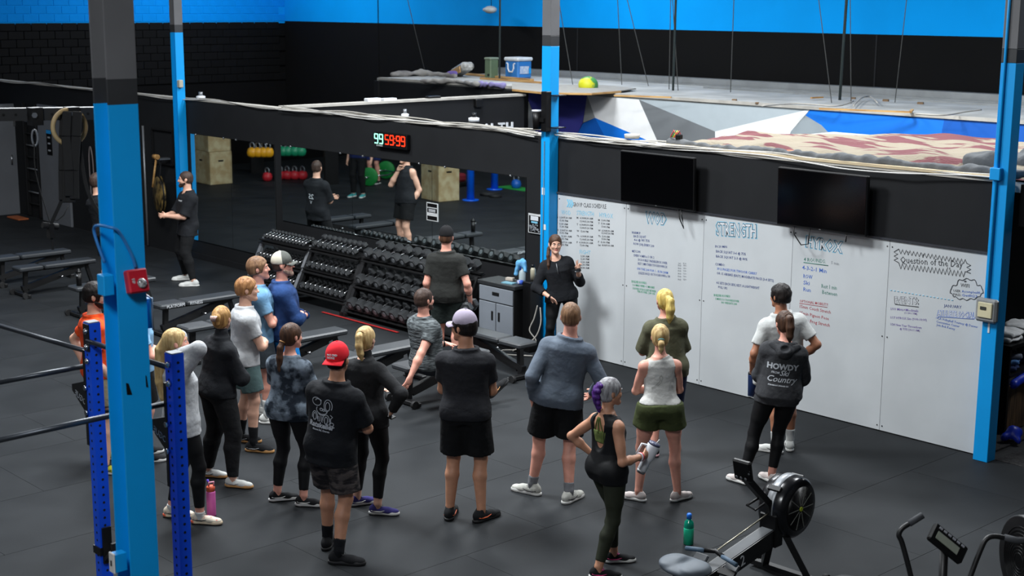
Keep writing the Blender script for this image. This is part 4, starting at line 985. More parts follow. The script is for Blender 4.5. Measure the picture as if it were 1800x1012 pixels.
for i, ((x_, y_), a_, lb) in enumerate(bl):
    o = BP if i == 0 else dup(BP)
    o.location = (x_, y_, 0); o.rotation_euler = (0, 0, R(a_)); o['label'] = lb; o['group'] = 'adjustable weight benches'
    if i == 3: [place_text('pad_lettering', w__, .055, (x_+.16, y_+dy_, .41), (0, 1, 0), (0, 0, 1), INK['white'], o) for w__, dy_ in (('PLATFORM', -.55), ('FITNESS', -.20))]
# ---- dumbbells
def db_proto(r, ln, hr=.014, chrome=True, hexn=6):
    t = thing('dumbbell', '', 'dumbbell', (0, 0, 0))
    for sg in (-1, 1):
        a = sg*(.06); b = sg*(.06+ln); m = MB()
        P_ = [(0, a, 0), (0, a+(b-a)*.12, 0), (0, a+(b-a)*.85, 0), (0, b, 0)]; m.tube(P_, [r*.80, r, r, r*.84], hexn, sm=False); link('head', m, HEX, t)
        link('weight_plate', MB().cyl((0, b, 0), (0, b+sg*.003, 0), r*.42, 10), SILV if chrome else HEX, t)
    link('grip', MB().tube([(0, -.07, 0), (0, -.03, 0), (0, 0, 0), (0, .03, 0), (0, .07, 0)], [hr, hr*1.15, hr*1.3, hr*1.15, hr], 8), CHR, t)
    return t
tiers = []
def rack(x0, x1, lab, frm, zs, ys, yt=-.55):
    t = thing('dumbbell_rack', lab, 'rack', ((x0+x1)/2, -.45, 0)); xc = (x0+x1)/2; h = max(zs)
    for x_ in (x0, x1):
        a = x_-xc; link('side_frame', MB().beam((a, -.42, .03), (a, -.02, h+.0), .07, .05, up=(0, 1, 0)).beam((a, -.46, .03), (a, .34, .03), .06, .05), frm, t)
        link('side_brace', MB().beam((a, .32, .03), (a, .12, h-.05), .05, .05, up=(0, 1, 0)), frm, t)
    for z_, y_ in zip(zs, ys):
        for dy in (-.085, .085): link('shelf_rail', MB().beam((x0-xc, y_+dy, z_+dy*.45), (x1-xc, y_+dy, z_+dy*.45), .07, .02), STEELB, t)
        link('shelf_panel', MB().box((0, y_, z_-.035), (x1-x0, .30, .012), (R(22), 0, 0)), STEELB, t)
    return t
rack(-18.85, -17.60, 'dumbbell rack with silver legs holding the smallest dumbbells', SILV, (.80, .52, .24), (-.02, -.14, -.26))
rack(-17.52, -16.30, 'middle black three-tier dumbbell rack', STEELB, (.84, .54, .24), (-.02, -.14, -.26))
rack(-16.22, -13.85, 'long black dumbbell rack holding the biggest dumbbells, by the grey cabinet', STEELB, (.86, .50, .16), (-.02, -.16, -.30))
p_s = db_proto(.034, .045); p_m = db_proto(.052, .075); p_l = db_proto(.078, .115); p_x = db_proto(.088, .13)
ORD = 'first second third fourth fifth sixth seventh eighth ninth tenth eleventh twelfth thirteenth'.split()
pos_nm = ['top', 'middle', 'bottom']
def fill(proto, x0, x1, n, y_, z_, rad, rackname, tn, first):
    for i in range(n):
        x_ = x0+(x1-x0)*(i+.5)/n; o = proto if first and i == 0 else dup(proto)
        o.location = (x_, -.45+y_, z_+rad+.015); o.rotation_euler = (R(22)+random.uniform(-.03, .03), 0, random.uniform(-.06, .06))
        o['label'] = '%s dumbbell from the left on the %s tier of the %s' % (ORD[i], tn, rackname); o['group'] = 'dumbbells on the %s tier of the %s' % (tn, rackname)
for k_, (z_, y_) in enumerate(zip((.80, .52, .24), (-.02, -.14, -.26))): fill(p_s, -18.80, -17.65, 13, y_, z_, .036, 'rack with silver legs', pos_nm[k_], k_ == 0)
for k_, (z_, y_) in enumerate(zip((.84, .54, .24), (-.02, -.14, -.26))): fill(p_m, -17.45, -16.35, 9, y_, z_, .054, 'middle black rack', pos_nm[k_], k_ == 0)
fill(p_l, -16.15, -13.9, 11, -.02, .86, .075, 'long black rack', 'top', True); fill(p_l, -16.15, -13.9, 11, -.16, .50, .075, 'long black rack', 'middle', False); fill(p_x, -16.15, -14.6, 8, -.30, .16, .085, 'long black rack', 'bottom', True)
struct('trim_8', MB().box((-15.77, -.98, .013), (1.75, .04, .005)), RED)
# ---- grey cabinet with clutter
GC = mat('cabinet_grey', (126, 132, 140), .5, var=.05, vs=4); t = thing('tool_cabinet', 'grey two-door tool cabinet with a drawer beside the middle column', 'cabinet', (-13.40, -.365, 0)); cw_, cd_ = .66, .34
link('carcass', MB().box((0, 0, .41), (cw_, cd_, .80), bev=.004), STEELB, t); link('worktop', MB().box((0, 0, .835), (cw_+.05, cd_+.04, .05), bev=.006), mat('worktop_dark', (44, 46, 48), .4), t)
dr = link('drawer', MB().box((0, -cd_/2-.009, .70), (cw_-.02, .018, .19), bev=.004), GC, t); link('drawer_pull', MB().box((0, -cd_/2-.02, .715), (.13, .012, .045), bev=.004), STEELB, dr)
for sg in (-1, 1):
    d_ = link('door', MB().box((sg*cw_/4, -cd_/2-.009, .325), (cw_/2-.014, .018, .53), bev=.004), GC, t); link('door_pull', MB().box((sg*.065, -cd_/2-.02, .42), (.035, .012, .12), bev=.004), STEELB, d_)
t = thing('spray_bottle', 'clear spray bottle under a blue cloth on the grey cabinet', 'bottle', (-13.17, -.30, .86)); link('bottle', MB().lathe([(.042, 0), (.044, .02), (.044, .13), (.03, .17), (.016, .19), (.016, .21)]), mat('milky_plastic', (176, 190, 192), .3), t)
link('trigger_head', MB().box((0, 0, .235), (.03, .07, .04), bev=.006).box((.0, -.03, .20), (.012, .012, .05)), mat('royal_blue_plastic', (30, 66, 160), .4), t)
F = Field((-.12, -.12, .02), (.12, .12, .34), .008); F.add(cone((0, 0, .24), (0, 0, .29), .045, .03), 0); F.add(cone((-.03, -.04, .27), (-.055, -.06, .12), .03, .022), .02); F.add(cone((.03, .0, .27), (.075, -.02, .17), .03, .02), .02); F.add(cone((.0, .03, .27), (-.0, .06, .15), .03, .02), .02); F.wob(.004, 45, 3)
c_ = thing('cleaning_cloth', 'light blue cloth draped over the spray bottle', 'cloth', (-13.17, -.30, .86)); build(F, 'cloth', cloth('blue_cloth', (104, 170, 216)), c_)
tag(link('tape_roll', MB().lathe([(.03, 0), (.03, .07)], (-13.12, -.42, .895), 14, axis=(1, .3, 0)), mat('tape_blue_white', (200, 204, 210), rgb2=(40, 80, 180), vs=14, ramp=(.45, .5))), 'blue and white tube lying on the front corner of the cabinet', 'tube')
tag(link('wood_block', MB().box((-13.40, -.30, .88), (.11, .06, .04), (0, 0, .3), bev=.004), mat('pale_block', (188, 178, 166))), 'small pale block on the grey cabinet top', 'block')
tag(link('notepad', MB().box((-13.27, -.44, .866), (.18, .10, .012), (0, 0, .15)), mat('teal_pad', (112, 160, 176))), 'small blue notepad at the cabinet front edge', 'notepad')
t = thing('chalk_bottle', 'beige bottle with a dark cap on the ledge behind the coach', 'bottle', (-13.0, -.27, .925)); link('bottle', MB().lathe([(.035, 0), (.035, .13), (.02, .16)]), mat('beige_plastic', (178, 172, 150), .4), t); link('cap', MB().lathe([(.022, .16), (.022, .20)]), BEZ, t)
tag(link('side_speaker', MB().box((-12.97, -.31, .46), (.14, .22, .92), bev=.01), BEZ), 'tall black speaker box between the cabinet and the blue column', 'speaker')
cdm = MB(); P_ = [(-12.85, -.33, .62), (-12.88, -.36, .45), (-12.90, -.42, .30), (-12.80, -.40, .16), (-12.95, -.55, .06), (-13.15, -.66, .03), (-13.0, -.75, .02), (-12.7, -.55, .02)]
def spl(P, n=6):
    P = [np.array(p, float) for p in P]; out = []
    for i in range(len(P)-1):
        p0, p1, p2, p3 = P[max(i-1, 0)], P[i], P[i+1], P[min(i+2, len(P)-1)]
        for t in np.linspace(0, 1, n, endpoint=False): out.append(.5*((2*p1)+(-p0+p2)*t+(2*p0-5*p1+4*p2-p3)*t*t+(-p0+3*p1-3*p2+p3)*t**3))
    out.append(P[-1]); return out
CBL = mat('grey_cable', (168, 164, 156), .6)
tag(link('power_cable', MB().tube(spl(P_), .009, 7), CBL), 'grey cable coiling down to the floor behind the coach', 'cable')
tag(link('power_cable', MB().tube(spl([(-12.80, -.33, .60), (-12.74, -.38, .40), (-12.80, -.45, .2), (-13.0, -.62, .04)]), .009, 7), CBL), 'shorter grey cable hanging beside the coiled one', 'cable')
# ---- gong with mallet on the far wall
q = pl(278, 342, -.25); t = thing('gong', 'bronze gong hanging on the black wall left of the man in black', 'gong', tuple(q), rot=(0, 0, R(-14)))
BRZ = mat('aged_bronze', (150, 124, 72), .45, .35, rgb2=(44, 38, 26), vs=7); link('gong_disc', MB().lathe([(.02, .03), (.10, .028), (.13, .018), (.30, .015), (.33, -.01), (.34, -.05), (.33, -.05), (.30, .0), (.0, .0)], n=32, axis=(0, -1, 0)), BRZ, t)
link('gong_rim', MB().tube([(.335*math.cos(a), .01, .335*math.sin(a)) for a in np.linspace(0, 2*math.pi, 32, endpoint=False)], .014, 8, closed=True), BEZ, t)
for sg in (-1, 1): link('cord', MB().cyl((sg*.14, 0, .31), (0, .08, .62), .006, 6), RUBK, t)
link('wall_hook', MB().box((0, .12, .63), (.16, .2, .03)), SCREW, t)
WOOD = mat('pale_timber', (190, 150, 92), .6, rgb2=(160, 118, 66), vs=3, stretch=(1, 1, 9))
q = pl(267, 302, -.38); tag(link('mallet', MB().cyl((q[0], q[1], q[2]-.27), (q[0]+.02, q[1]+.08, q[2]+.22), .018).cyl((q[0]-.05, q[1]+.08, q[2]+.26), (q[0]+.08, q[1]+.08, q[2]+.26), .045), WOOD), 'wooden gong mallet hanging in front of the gong', 'mallet')
q = pl(286, 258, -.03); t = thing('wall_frame', 'dark empty frame on the black wall above the gong', 'frame', tuple(q)); 
for a_, b_ in (((-.36, 0, -.3), (.36, 0, -.3)), ((-.36, 0, .3), (.36, 0, .3)), ((-.36, 0, -.3), (-.36, 0, .3)), ((.36, 0, -.3), (.36, 0, .3))): link('frame_rail', MB().beam(a_, b_, .03, .03, up=(0, 1, 0)), STEELB, t)
q = pl(252, 300, -.05); tag(link('silver_pipe', MB().cyl((q[0], -.022, .02), (q[0], -.022, 2.2), .02), SILV), 'thin silver pipe on the black wall beside the foreground column', 'pipe')
# wall bars seen between the grey doors, hose loop near the vest man
t = thing('wall_ladder', 'narrow black wall ladder between the two grey doors', 'ladder', (-28.0, -.05, 0)); 
for x_ in (-.28, .28): link('rail', MB().box((x_, 0, 1.2), (.04, .06, 2.3)), STEELB, t)
for k_ in range(9): link('rung', MB().cyl((-.28, 0, .3+.24*k_), (.28, 0, .3+.24*k_), .016, 8), SILV if k_ % 2 else STEELB, t)
q = pl(160, 290, -.06); tag(link('hose_loop', MB().tube(spl([q+V3(-.05, 0, -.6), q+V3(-.07, 0, .1), q+V3(0, 0, .35), q+V3(.08, 0, .1), q+V3(.09, 0, -.6)]), .013, 8), mat('grey_hose', (120, 112, 112), .5)), 'thin hose loop hung on the wall above the man in the vest', 'hose')
tag(link('floor_plate', MB().box((-28.2, -.35, .02), (.55, .22, .03), bev=.005), mat('orange_wood', (168, 92, 52), .6)), 'orange brown wooden plate on the floor by the grey doors', 'board')
# ---- rig crossmember with rings and straps (hangs from the ceiling, near left)
A_ = fl(-60, 204, 3.70); zb = 3.70; B_ = A_+V3(0, 1.9, 0)
A0 = fl(-70, 202.5, 3.70); dirb = unit(fl(165, 199, 3.70)-A0); B0 = A0+dirb*1.05; A0[2] = B0[2] = 3.70
t = thing('rig_crossmember', 'black drilled rig beam crossing the left edge with bolted brackets', 'rig', tuple(A0)); rel = lambda p: np.array(p)-A0
link('beam', MB().beam((0, 0, 0), rel(B0), .076, .076), STEELB, t); Lb = np.linalg.norm(B0-A0); nb = unit(np.cross(dirb, (0, 0, 1)))
if nb@(CAM-A0) < 0: nb = -nb
HOLE = mat('hole_black', (4, 4, 4), .9)
for k_ in range(24):
    p_ = dirb*(.04+.072*k_)+nb*.0385
    if .04+.072*k_ < Lb: link('bolt_hole', MB().cyl(p_-nb*.002, p_+nb*.001, .009, 10), HOLE, t)
link('top_edge', MB().beam(V3(0, 0, .0385), rel(B0)+V3(0, 0, .0385), .07, .003), mat('pale_edge', (118, 118, 118), .4), t)  # paler strip along the top of the beam
def onbeam(px): # point of the beam seen in column px
    best = min(np.linspace(0, Lb, 120), key=lambda u: abs(proj_(A0+dirb*u)[0]-px)); return A0+dirb*best
def proj_(P):
    v = np.array(P)-CAM; w_ = v@CFW; return 900+CF*(v@CR)/w_, 506-CF*(v@CU)/w_
for px in (62, 126):
    p_ = rel(onbeam(px)); br = link('bracket', MB().box(p_+nb*.045+V3(0, 0, -.01), (.075, .075, .11)), STEELB, t); link('bolt', MB().cyl(p_+nb*.09, p_+nb*.105, .018, 6), CHR, br)
p0 = onbeam(122)+nb*.06; MAPLE = mat('ring_wood', (186, 162, 118), .5, rgb2=(160, 132, 88), vs=6)
rc = dp(122, 223, p0); rM = unit(nb*.9+dirb*.42)
a1 = unit(np.cross(rM, (0, 0, 1))); tag(link('gym_ring', MB().tube([rc+(a1*math.cos(a)+V3(0, 0, 1)*math.sin(a))*.108 for a in np.linspace(0, 2*math.pi, 36, endpoint=False)], .0145, 10, closed=True), MAPLE), 'wooden gymnastic ring hung on the rig beam at the left', 'ring')
STRP = mat('black_webbing', (9, 9, 10), .8)
t = thing('strap_bundle', 'thick bundle of black webbing straps hanging from the rig beam', 'straps', tuple(p0))
for k_, (xa, xb, yb) in enumerate(((112, 112, 352), (120, 118, 356), (127, 124, 356), (134, 131, 350), (116, 122, 345))):
    pts = [dp(xa+2, 196, p0+nb*.01*k_), dp(xa, 240, p0+nb*.012*k_), dp(xb-1, 300, p0+nb*.015*k_), dp(xb, yb, p0+nb*.012*k_)]; 
    m = MB(); 
    for a, b in zip(pts[:-1], pts[1:]): m.beam(a-p0, b-p0, .058, .03, up=nb, bev=.004)
    link('strap', m, STRP, t)
for pts, nm in (([(113, 340), (104, 362), (92, 388), (89, 398)], 'strap_tail'), ([(134, 196), (140, 250), (150, 320), (165, 360), (185, 385)], 'strap_loop'), ([(60, 250), (62, 300), (78, 360), (88, 392)], 'strap_tail')):
    P_ = [dp(*p, p0) for p in pts]; P_ = spl(P_, 4); m = MB()
    for a, b in zip(P_[:-1], P_[1:]): m.beam(a-p0, b-p0, .006 if nm == 'strap_tail' and pts[0][0] == 60 else .022, .006, up=nb)
    link(nm, m, STRP, t)
link('cable_loop', MB().tube([rel(dp(*p, p0))-rel(p0) for p in ((90, 384), (100, 388), (112, 378), (120, 362))], .003, 5), RUBK, t)
q = dp(88, 394, p0)-p0; link('strap_handle', MB().cyl(q+V3(0, -.05, 0), q+V3(0, .05, -.02), .02, 10).box(q+V3(0, 0, -.04), (.05, .03, .09)), STRP, t)
link('handle_tail', MB().beam(q, q+V3(.02, .0, -.16), .015, .006), STRP, t)
q = dp(61, 242, p0); tag(link('carabiner', MB().tube([q+(dirb*.017*math.cos(a)+V3(0, 0, 1)*.05*math.sin(a)) for a in np.linspace(0, 2*math.pi, 16, endpoint=False)], .006, 7, closed=True), SILV), 'steel carabiner hanging below the rig beam', 'carabiner')
# ---- blue rack uprights with pull-up bars
RB = mat('rack_blue', (20, 84, 226), .32, var=.05, vs=6, spec=.5)
def upright(px, py, z, lab):
    c = fl(px, py, z); t = thing('rack_upright', lab, 'rack', (c[0], c[1], 0), R(0)); w_ = .078
    link('post', MB().box((0, 0, z/2), (w_, w_, z)), RB, t); link('top_cap', MB().box((0, 0, z+.003), (w_-.006, w_-.006, .008)), mat('cap_grey', (112, 116, 122), .5), t)
    zz = z-.06; n = 0
    holes = [z-.05-.0508*k for k in range(int((z-.2)/.0508))]
    for f_, (dx, dy) in enumerate(((0, -1), (1, 0))):
        for z_ in holes: link('bolt_hole', HOLEM[f_], HOLE, t, loc=(dx*(w_/2+.0005), dy*(w_/2+.0005), z_))
    return t, c
HOLEM = [MB().cyl((0, 0, 0), (0, -.001, 0), .0085, 8).mesh('bolt_hole'), MB().cyl((0, 0, 0), (.001, 0, 0), .0085, 8).mesh('bolt_hole')]
U1, C1 = upright(161, 566, 2.44, 'left blue drilled rack upright beside the foreground column'); U2, C2 = upright(306, 620, 2.44, 'right blue drilled rack upright in front of the grey sweatshirt woman')
BAR = mat('bar_steel', (58, 62, 68), .35, .6)
def bolts(U, zs):
    for z_ in zs: link('bolt', MB().cyl((0.012, -.039, z_), (.012, -.058, z_), .019, 6).cyl((.012, -.058, z_), (.012, -.064, z_), .011, 10), CHR, U)
link('mounting_plate', MB().box((.006, -.043, 2.35), (.07, .008, .17)), STEELB, U1); bolts(U1, (2.39, 2.29, 2.20))
bolts(U2, (2.38, 2.27))
def bar(name, a, b, lab, r=.0155, pads=None):
    m = MB().cyl(a, b, r, 12); return tag(link(name, m, BAR), lab, 'bar')
def above(C, z, dx=0, dy=0): return V3(C[0]+dx, C[1]+dy, z)
bar('pull_up_bar', above(C1, 2.33, .02, -.045), above(C2, 2.34, -.04, .0), 'short pull-up bar joining the two blue rack uprights')
dirl = lambda px, py, P: dp(px, py, P)
e1 = above(C1, 2.24, -.045, 0); l1 = fl(-40, 561, 2.24); bar('pull_up_bar', l1, e1, 'upper left pull-up bar entering from the left edge')
e2 = above(C1, 2.05, -.06, 0); l2 = fl(-40, 679, 2.05); bar('pull_up_bar', l2, dp(150, 643, e2), 'middle left pull-up bar resting on the lettered bracket', .017)
e3 = above(C2, 2.05, -.06, 0); l3 = fl(-60, 786, 2.05); bar('pull_up_bar', l3, dp(296, 708, e3), 'lower pull-up bar passing behind the broad blue column', .017)
def gusset(U, C, lab):
    g = link('bar_bracket', MB().prism([(-.045, -.02, 2.06), (-.28, -.02, 1.99), (-.28, -.02, 1.95), (-.045, -.02, 1.80)], (0, .04, 0)).box((-.05, 0, 1.95), (.03, .085, .62)), STEELB, U)
    for z_ in (2.02, 1.86): link('bolt', MB().cyl((-.03, -.043, z_), (-.03, -.06, z_), .017, 6), CHR, U)
    place_text('bracket_lettering', 'ROGUE', .055, (C[0]-.06, C[1]+.0205, 1.875), (-1, 0, 0.12), (0.12, 0, 1), INK['grey'], U); place_text('bracket_lettering', 'ROGUE', .055, (C[0]-.065, C[1]-.0215, 1.875), (-1, 0, .30), (.3, 0, 1), INK['grey'], U)
gusset(U1, C1, ''); gusset(U2, C2, '')
for U, z_ in ((U1, .95), (U2, .93)):
    j = link('bar_hook', MB().box((.0, 0, z_), (.095, .095, .05)).prism([(.045, -.03, z_+.16), (.06, -.03, z_+.16), (.06, -.03, z_-.08), (.045, -.03, z_-.08)], (0, .06, 0)), STEELB, U)
    link('hook_arm', MB().beam((.06, 0, z_-.05), (.17, 0, z_+.04), .06, .02).box((.17, 0, z_+.06), (.02, .06, .06)), RUBK, U)
# ---- fire strobe, socket, conduit on the near column
NC = np.array(NEAR.location); HW = .0825
def onx(px, py, d=.0): r_ = ray(px, py); return CAM+r_*((NC[0]+HW+d-CAM[0])/r_[0])
def ony(px, py, d=.0): r_ = ray(px, py); return CAM+r_*((NC[1]-HW-d-CAM[1])/r_[1])
nf = V3(1, 0, 0)
q = onx(240, 494, .03); t = thing('fire_alarm_strobe', 'red fire alarm strobe tilted on the broad foreground column', 'alarm', tuple(q), rot=(R(-14), 0, R(90)))
REDP = mat('alarm_red', (172, 22, 40), .4); link('housing', MB().box((0, 0, 0), (.115, .05, .125), bev=.008), REDP, t); link('strobe_lens', MB().sphere((.014, -.03, -.015), .027, 12, 8, (1, .6, 1)), mat('strobe_clear', (205, 205, 205), .1, .3, rgb2=(90, 90, 92), vs=60), t)
link('back_plate', MB().box((0, .028, 0), (.10, .014, .11)), mat('pale_grey_plastic', (160, 160, 162)), t)
place_text('alarm_lettering', 'FIRE', .024, tuple(q+V3(.026, -.042, .02)), (0, .24, -.97), (0, .97, .24), INK['white'], t)
P_ = [onx(238, 470, .012), onx(232, 450, .012), onx(214, 415, .014), onx(204, 403, .02), ony(192, 399, .03), ony(172, 396, .05), ony(165, 404, .05), ony(172, 430, .04), ony(184, 462, .02)]
tag(link('cable_hoop', MB().tube(spl(P_, 5), .008, 8), mat('pale_blue_conduit', (44, 112, 176), .4)), 'bent conduit looping from the red alarm round the foreground column', 'conduit')
q = ony(186, 500, .025); tag(link('junction_box', MB().box(q, (.075, .06, .11), bev=.004), BLUE), 'blue painted junction box on the left side of the foreground column', 'box')
q = ony(208, 986, .035); t = thing('wall_socket', 'white socket plate near the bottom of the foreground column', 'socket', tuple(q)); link('plate', MB().box((0, -.035, 0), (.06, .012, .115), bev=.004), mat('ivory', (198, 198, 196), .4), t); link('outlet', MB().box((0, -.043, 0), (.01, .004, .03)), BEZ, t); link('back_box', MB().box((0, 0, 0), (.06, .07, .1)), BLUE, t)
q = onx(262, 543, -.10); q = V3(NC[0]+.02, NC[1]+HW+.035, q[2]); t = thing('conduit_elbow', 'blue cylinder with a grey edge on the back of the foreground column', 'conduit', tuple(q)); link('blue_can', MB().cyl((0, 0, -.09), (0, 0, .07), .03), BLUE, t); link('grey_strap', MB().tube([(.0, -.0, .085), (.03, .01, .07), (.034, .01, -.1)], .006, 6), SILV, t)
for px, py, w_ in ((227, 683, .03), (258, 670, .012)):
    q = onx(px, py, -.001); tag(link('paint_chip', MB().prism([q+V3(0, -w_/2, -.03), q+V3(0, w_/2, -.035), q+V3(0, -.1*w_, .03), q+V3(0, -w_*.6, .035)], V3(.003, 0, 0)), BEZ), 'dark chip in the blue paint, %s on the foreground column' % ('larger one' if w_ > .02 else 'smaller one at the edge'), 'paint mark')
# far column small box, middle column router box and cup, right column thermostat
q = V3(-21.90, -.12, pl(326, 148, -.12)[2]); tag(link('sensor_box', MB().box(q, (.1, .08, .13), bev=.01), mat('beige_box', (176, 172, 156))), 'small beige sensor box on the far blue column', 'box')
q = pl(960, 196, -.21); t = thing('cable_box', 'black box strapped to the middle column above the wall', 'box', tuple(q)); link('case', MB().box((0, 0, 0), (.10, .09, .50), bev=.006), BEZ, t)
for z_ in (-.2, .2): link('zip_tie', MB().box((.07, .115, z_), (.17, .17, .012)), BEZ, t)
q = pl(944, 210, -.26); t = thing('paper_cup', 'black cup with a white lid hung beside the middle column', 'cup', (q[0], q[1], q[2]-.12)); link('cup', MB().lathe([(.05, 0), (.065, .22)]), BEZ, t); link('lid', MB().lathe([(.068, .22), (.068, .24)]), INK['white'], t); link('clip', MB().box((.08, 0, .12), (.1, .03, .05)), BEZ, t)
q = pl(1735, 545, -.20); t = thing('thermostat', 'thermostat in a clear locked cover on the right blue column', 'thermostat', tuple(q)); link('clear_cover', MB().box((0, 0, 0), (.22, .07, .23), bev=.02), mat('clear_grey_plastic', (140, 142, 142), .25), t)
link('thermostat_body', MB().box((.0, -.04, .005), (.15, .02, .15), bev=.006), mat('cream_plastic', (206, 198, 164), .4), t); link('display', MB().box((-.015, -.053, .025), (.06, .006, .03)), mat('lcd_dark', (50, 52, 46)), t)
q = pl(1738, 576, -.166); tag(link('label_strip', MB().box(q, (.02, .004, .1)), INK['white']), 'small white vertical sticker under the thermostat', 'sticker')
for px, py, h_ in ((939, 333, .09), (941, 396, .07)): q = pl(px+16, py+3, -.170); tag(link('column_sticker', MB().box(q, (.05, .004, h_)), INK['white']), 'torn white sticker on the middle blue column, %s' % ('upper one' if py < 350 else 'lower one'), 'sticker')
# ================================================================== ROWER, BIKE, ROOF CLUTTER, MIRROR-SIDE THINGS
DG = mat('dark_grey_plastic', (64, 68, 72), .45); ALU = mat('aluminium', (78, 81, 84), .6, .2)
fb = (fl(1304, 979)+fl(1431, 1009))/2; st = fl(1205, 1003, .42); fwc = fl(1383, 887, .60); ad = unit(V3(fwc[0]-st[0], fwc[1]-st[1], 0)); ra = math.degrees(math.atan2(ad[1], ad[0]))
t = thing('rowing_machine', 'black rowing machine with a grey seat and a round flywheel cage', 'rowing machine', (st[0], st[1], 0), R(ra))
FX = float(np.dot(fwc-st, ad)); FZ = float(fwc[2])
side = V3(-ad[1], ad[0], 0)
F = Field((-.2, -.24, .38), (.2, .24, .54), .008); F.add(ell((0, 0, .45), (.16, .20, .05)), 0); F.add(ell((-.02, .10, .475), (.12, .085, .035)), .03); F.add(ell((-.02, -.10, .475), (.12, .085, .035)), .03); F.sub(ell((.06, 0, .51), (.14, .03, .03)), .03)
build(F, 'seat', mat('seat_grey', (92, 100, 108), .6), t)
link('seat_carriage', MB().box((0, 0, .40), (.14, .12, .05)), BEZ, t)
link('monorail', MB().beam((-1.15, 0, .37), (FX-1.0, 0, .28), .05, .07).box((0, 0, 0), (.001, .001, .001)), ALU, t); link('rear_leg', MB().beam((-1.1, 0, .36), (-1.2, 0, .02), .06, .04, up=(0, 1, 0)).box((-1.2, 0, .02), (.06, .36, .04)), STEELB, t)
link('main_beam', MB().beam((FX-1.15, 0, .26), (FX-.16, 0, .42), .12, .13), STEELB, t); link('beam_top', MB().beam((FX-1.15, 0, .328), (FX-.18, 0, .485), .10, .004), ALU, t)
bp0 = V3(st[0], st[1], 0)+ad*(FX-1.08)-side*.0615+V3(0, 0, .215); place_text('side_lettering', 'concept 2', .12, bp0, ad*.98+V3(0, 0, .2), V3(0, 0, 1)-ad*.2, INK['white'], t)
for sg in (-1, 1):
    f_ = link('footrest', MB().box((FX-.98, sg*.14, .30), (.30, .12, .025), (0, R(-42), 0), bev=.008), DG, t); link('foot_strap', MB().box((FX-.95, sg*.14, .36), (.05, .14, .02), (0, R(-42), 0)), BEZ, f_); link('heel_cup', MB().box((FX-1.08, sg*.14, .22), (.05, .12, .08), (0, R(-42), 0), bev=.01), DG, f_)
link('handle_centre', MB().tube([(FX-.93, -.09, .46), (FX-.90, 0, .47), (FX-.93, .09, .46)], .018, 8), BEZ, t)
for sg in (-1, 1): link('handle_grip', MB().tube([(FX-.93, sg*.08, .46), (FX-.945, sg*.15, .455), (FX-.96, sg*.23, .445)], .0175, 10), mat('grip_blue_grey', (70, 92, 112), .6), t)
link('chain', MB().cyl((FX-.90, 0, .47), (FX-.20, 0, .60), .006, 6), mat('nickel_chain', (176, 170, 150), .35, .8), t)
cg = link('flywheel_cage', MB().lathe([(.12, -.12), (.21, -.12), (.24, -.09), (.245, .0), (.24, .09), (.21, .12), (.12, .12)], (FX, 0, FZ), 40, axis=(0, 1, 0)), mat('gloss_black_plastic', (14, 15, 18), .22), t)
link('cage_band', MB().lathe([(.2455, -.034), (.2485, -.032), (.2485, .032), (.2455, .034)], (FX, 0, FZ), 40, axis=(0, 1, 0)), SILV, t)
for sg in (-1, 1):
    link('side_disc', MB().lathe([(.17, 0), (.175, .006), (.0, .010)], (FX, sg*.119, FZ), 32, axis=(0, sg, 0)), BEZ, cg)
    link('hub', MB().cyl((FX, sg*.127, FZ), (FX, sg*.137, FZ), .018, 12), mat('hub_yellow', (178, 196, 40), .5), cg)
    for k_ in range(10):
        a = k_*math.pi/5; link('spoke', MB().beam((FX+.03*math.cos(a), sg*.131, FZ+.03*math.sin(a)), (FX+.165*math.cos(a), sg*.131, FZ+.165*math.sin(a)), .003, .006), mat('spoke_grey', (120, 122, 116), .4), cg)
    gr_ = MB()
    for r_ in np.linspace(.05, .16, 8): gr_.tube([(FX+r_*math.cos(a), sg*.130, FZ+r_*math.sin(a)) for a in np.linspace(0, 2*math.pi, 24, endpoint=False)], .0012, 4, closed=True)
    tag(link('cage_rings', gr_, BEZ, cg), None, None, kind='stuff')
for a in (R(20), R(100)): link('cage_clip', MB().box((FX+.242*math.cos(a+.6), 0, FZ+.242*math.sin(a+.6)), (.03, .12, .05), (0, -(a+.6), 0), bev=.008), BEZ, t)
link('fan_mount', MB().box((FX-.20, 0, .46), (.10, .16, .26), bev=.01), BEZ, t)
for sg in (-1, 1): link('front_leg', MB().beam((FX-.10, sg*.05, .42), (FX+.03, sg*.20, .05), .05, .05), STEELB, t)
link('front_foot', MB().box((FX+.04, 0, .04), (.06, .66, .04)), STEELB, t)
for sg in (-1, 1): link('wheel', MB().cyl((FX+.10, sg*.30, .06), (FX+.10, sg*.34, .06), .035, 12), RUBK, t)
link('monitor_arm', MB().beam((FX-.20, 0, .52), (FX-.27, 0, .70), .05, .05, up=(0, 1, 0)).beam((FX-.26, 0, .68), (FX-.56, 0, .95), .05, .05, up=(0, 1, 0)), STEELB, t)
mo = link('monitor', MB().box((FX-.60, 0, 1.02), (.04, .16, .17), (0, R(-14), 0), bev=.012), BEZ, t); link('monitor_screen', MB().box((FX-.624, .01, 1.045), (.004, .10, .085), (0, R(-14), 0)), mat('lcd_green', (34, 46, 42), .2), mo)
for k_ in range(3): link('button', MB().cyl((FX-.622, -.04+.04*k_, .965), (FX-.618, -.04+.04*k_, .967), .011, 8), SILV, mo)
for k_ in range(4): link('side_button', MB().cyl((FX-.62, -.066, 1.01+.02*k_), (FX-.617, -.066, 1.011+.02*k_), .008, 8), SILV, mo)
link('phone_holder', MB().tube([(FX-.34, .02, .74), (FX-.46, .05, .70), (FX-.48, -.04, .69), (FX-.38, -.05, .72)], .01, 6), BEZ, t)
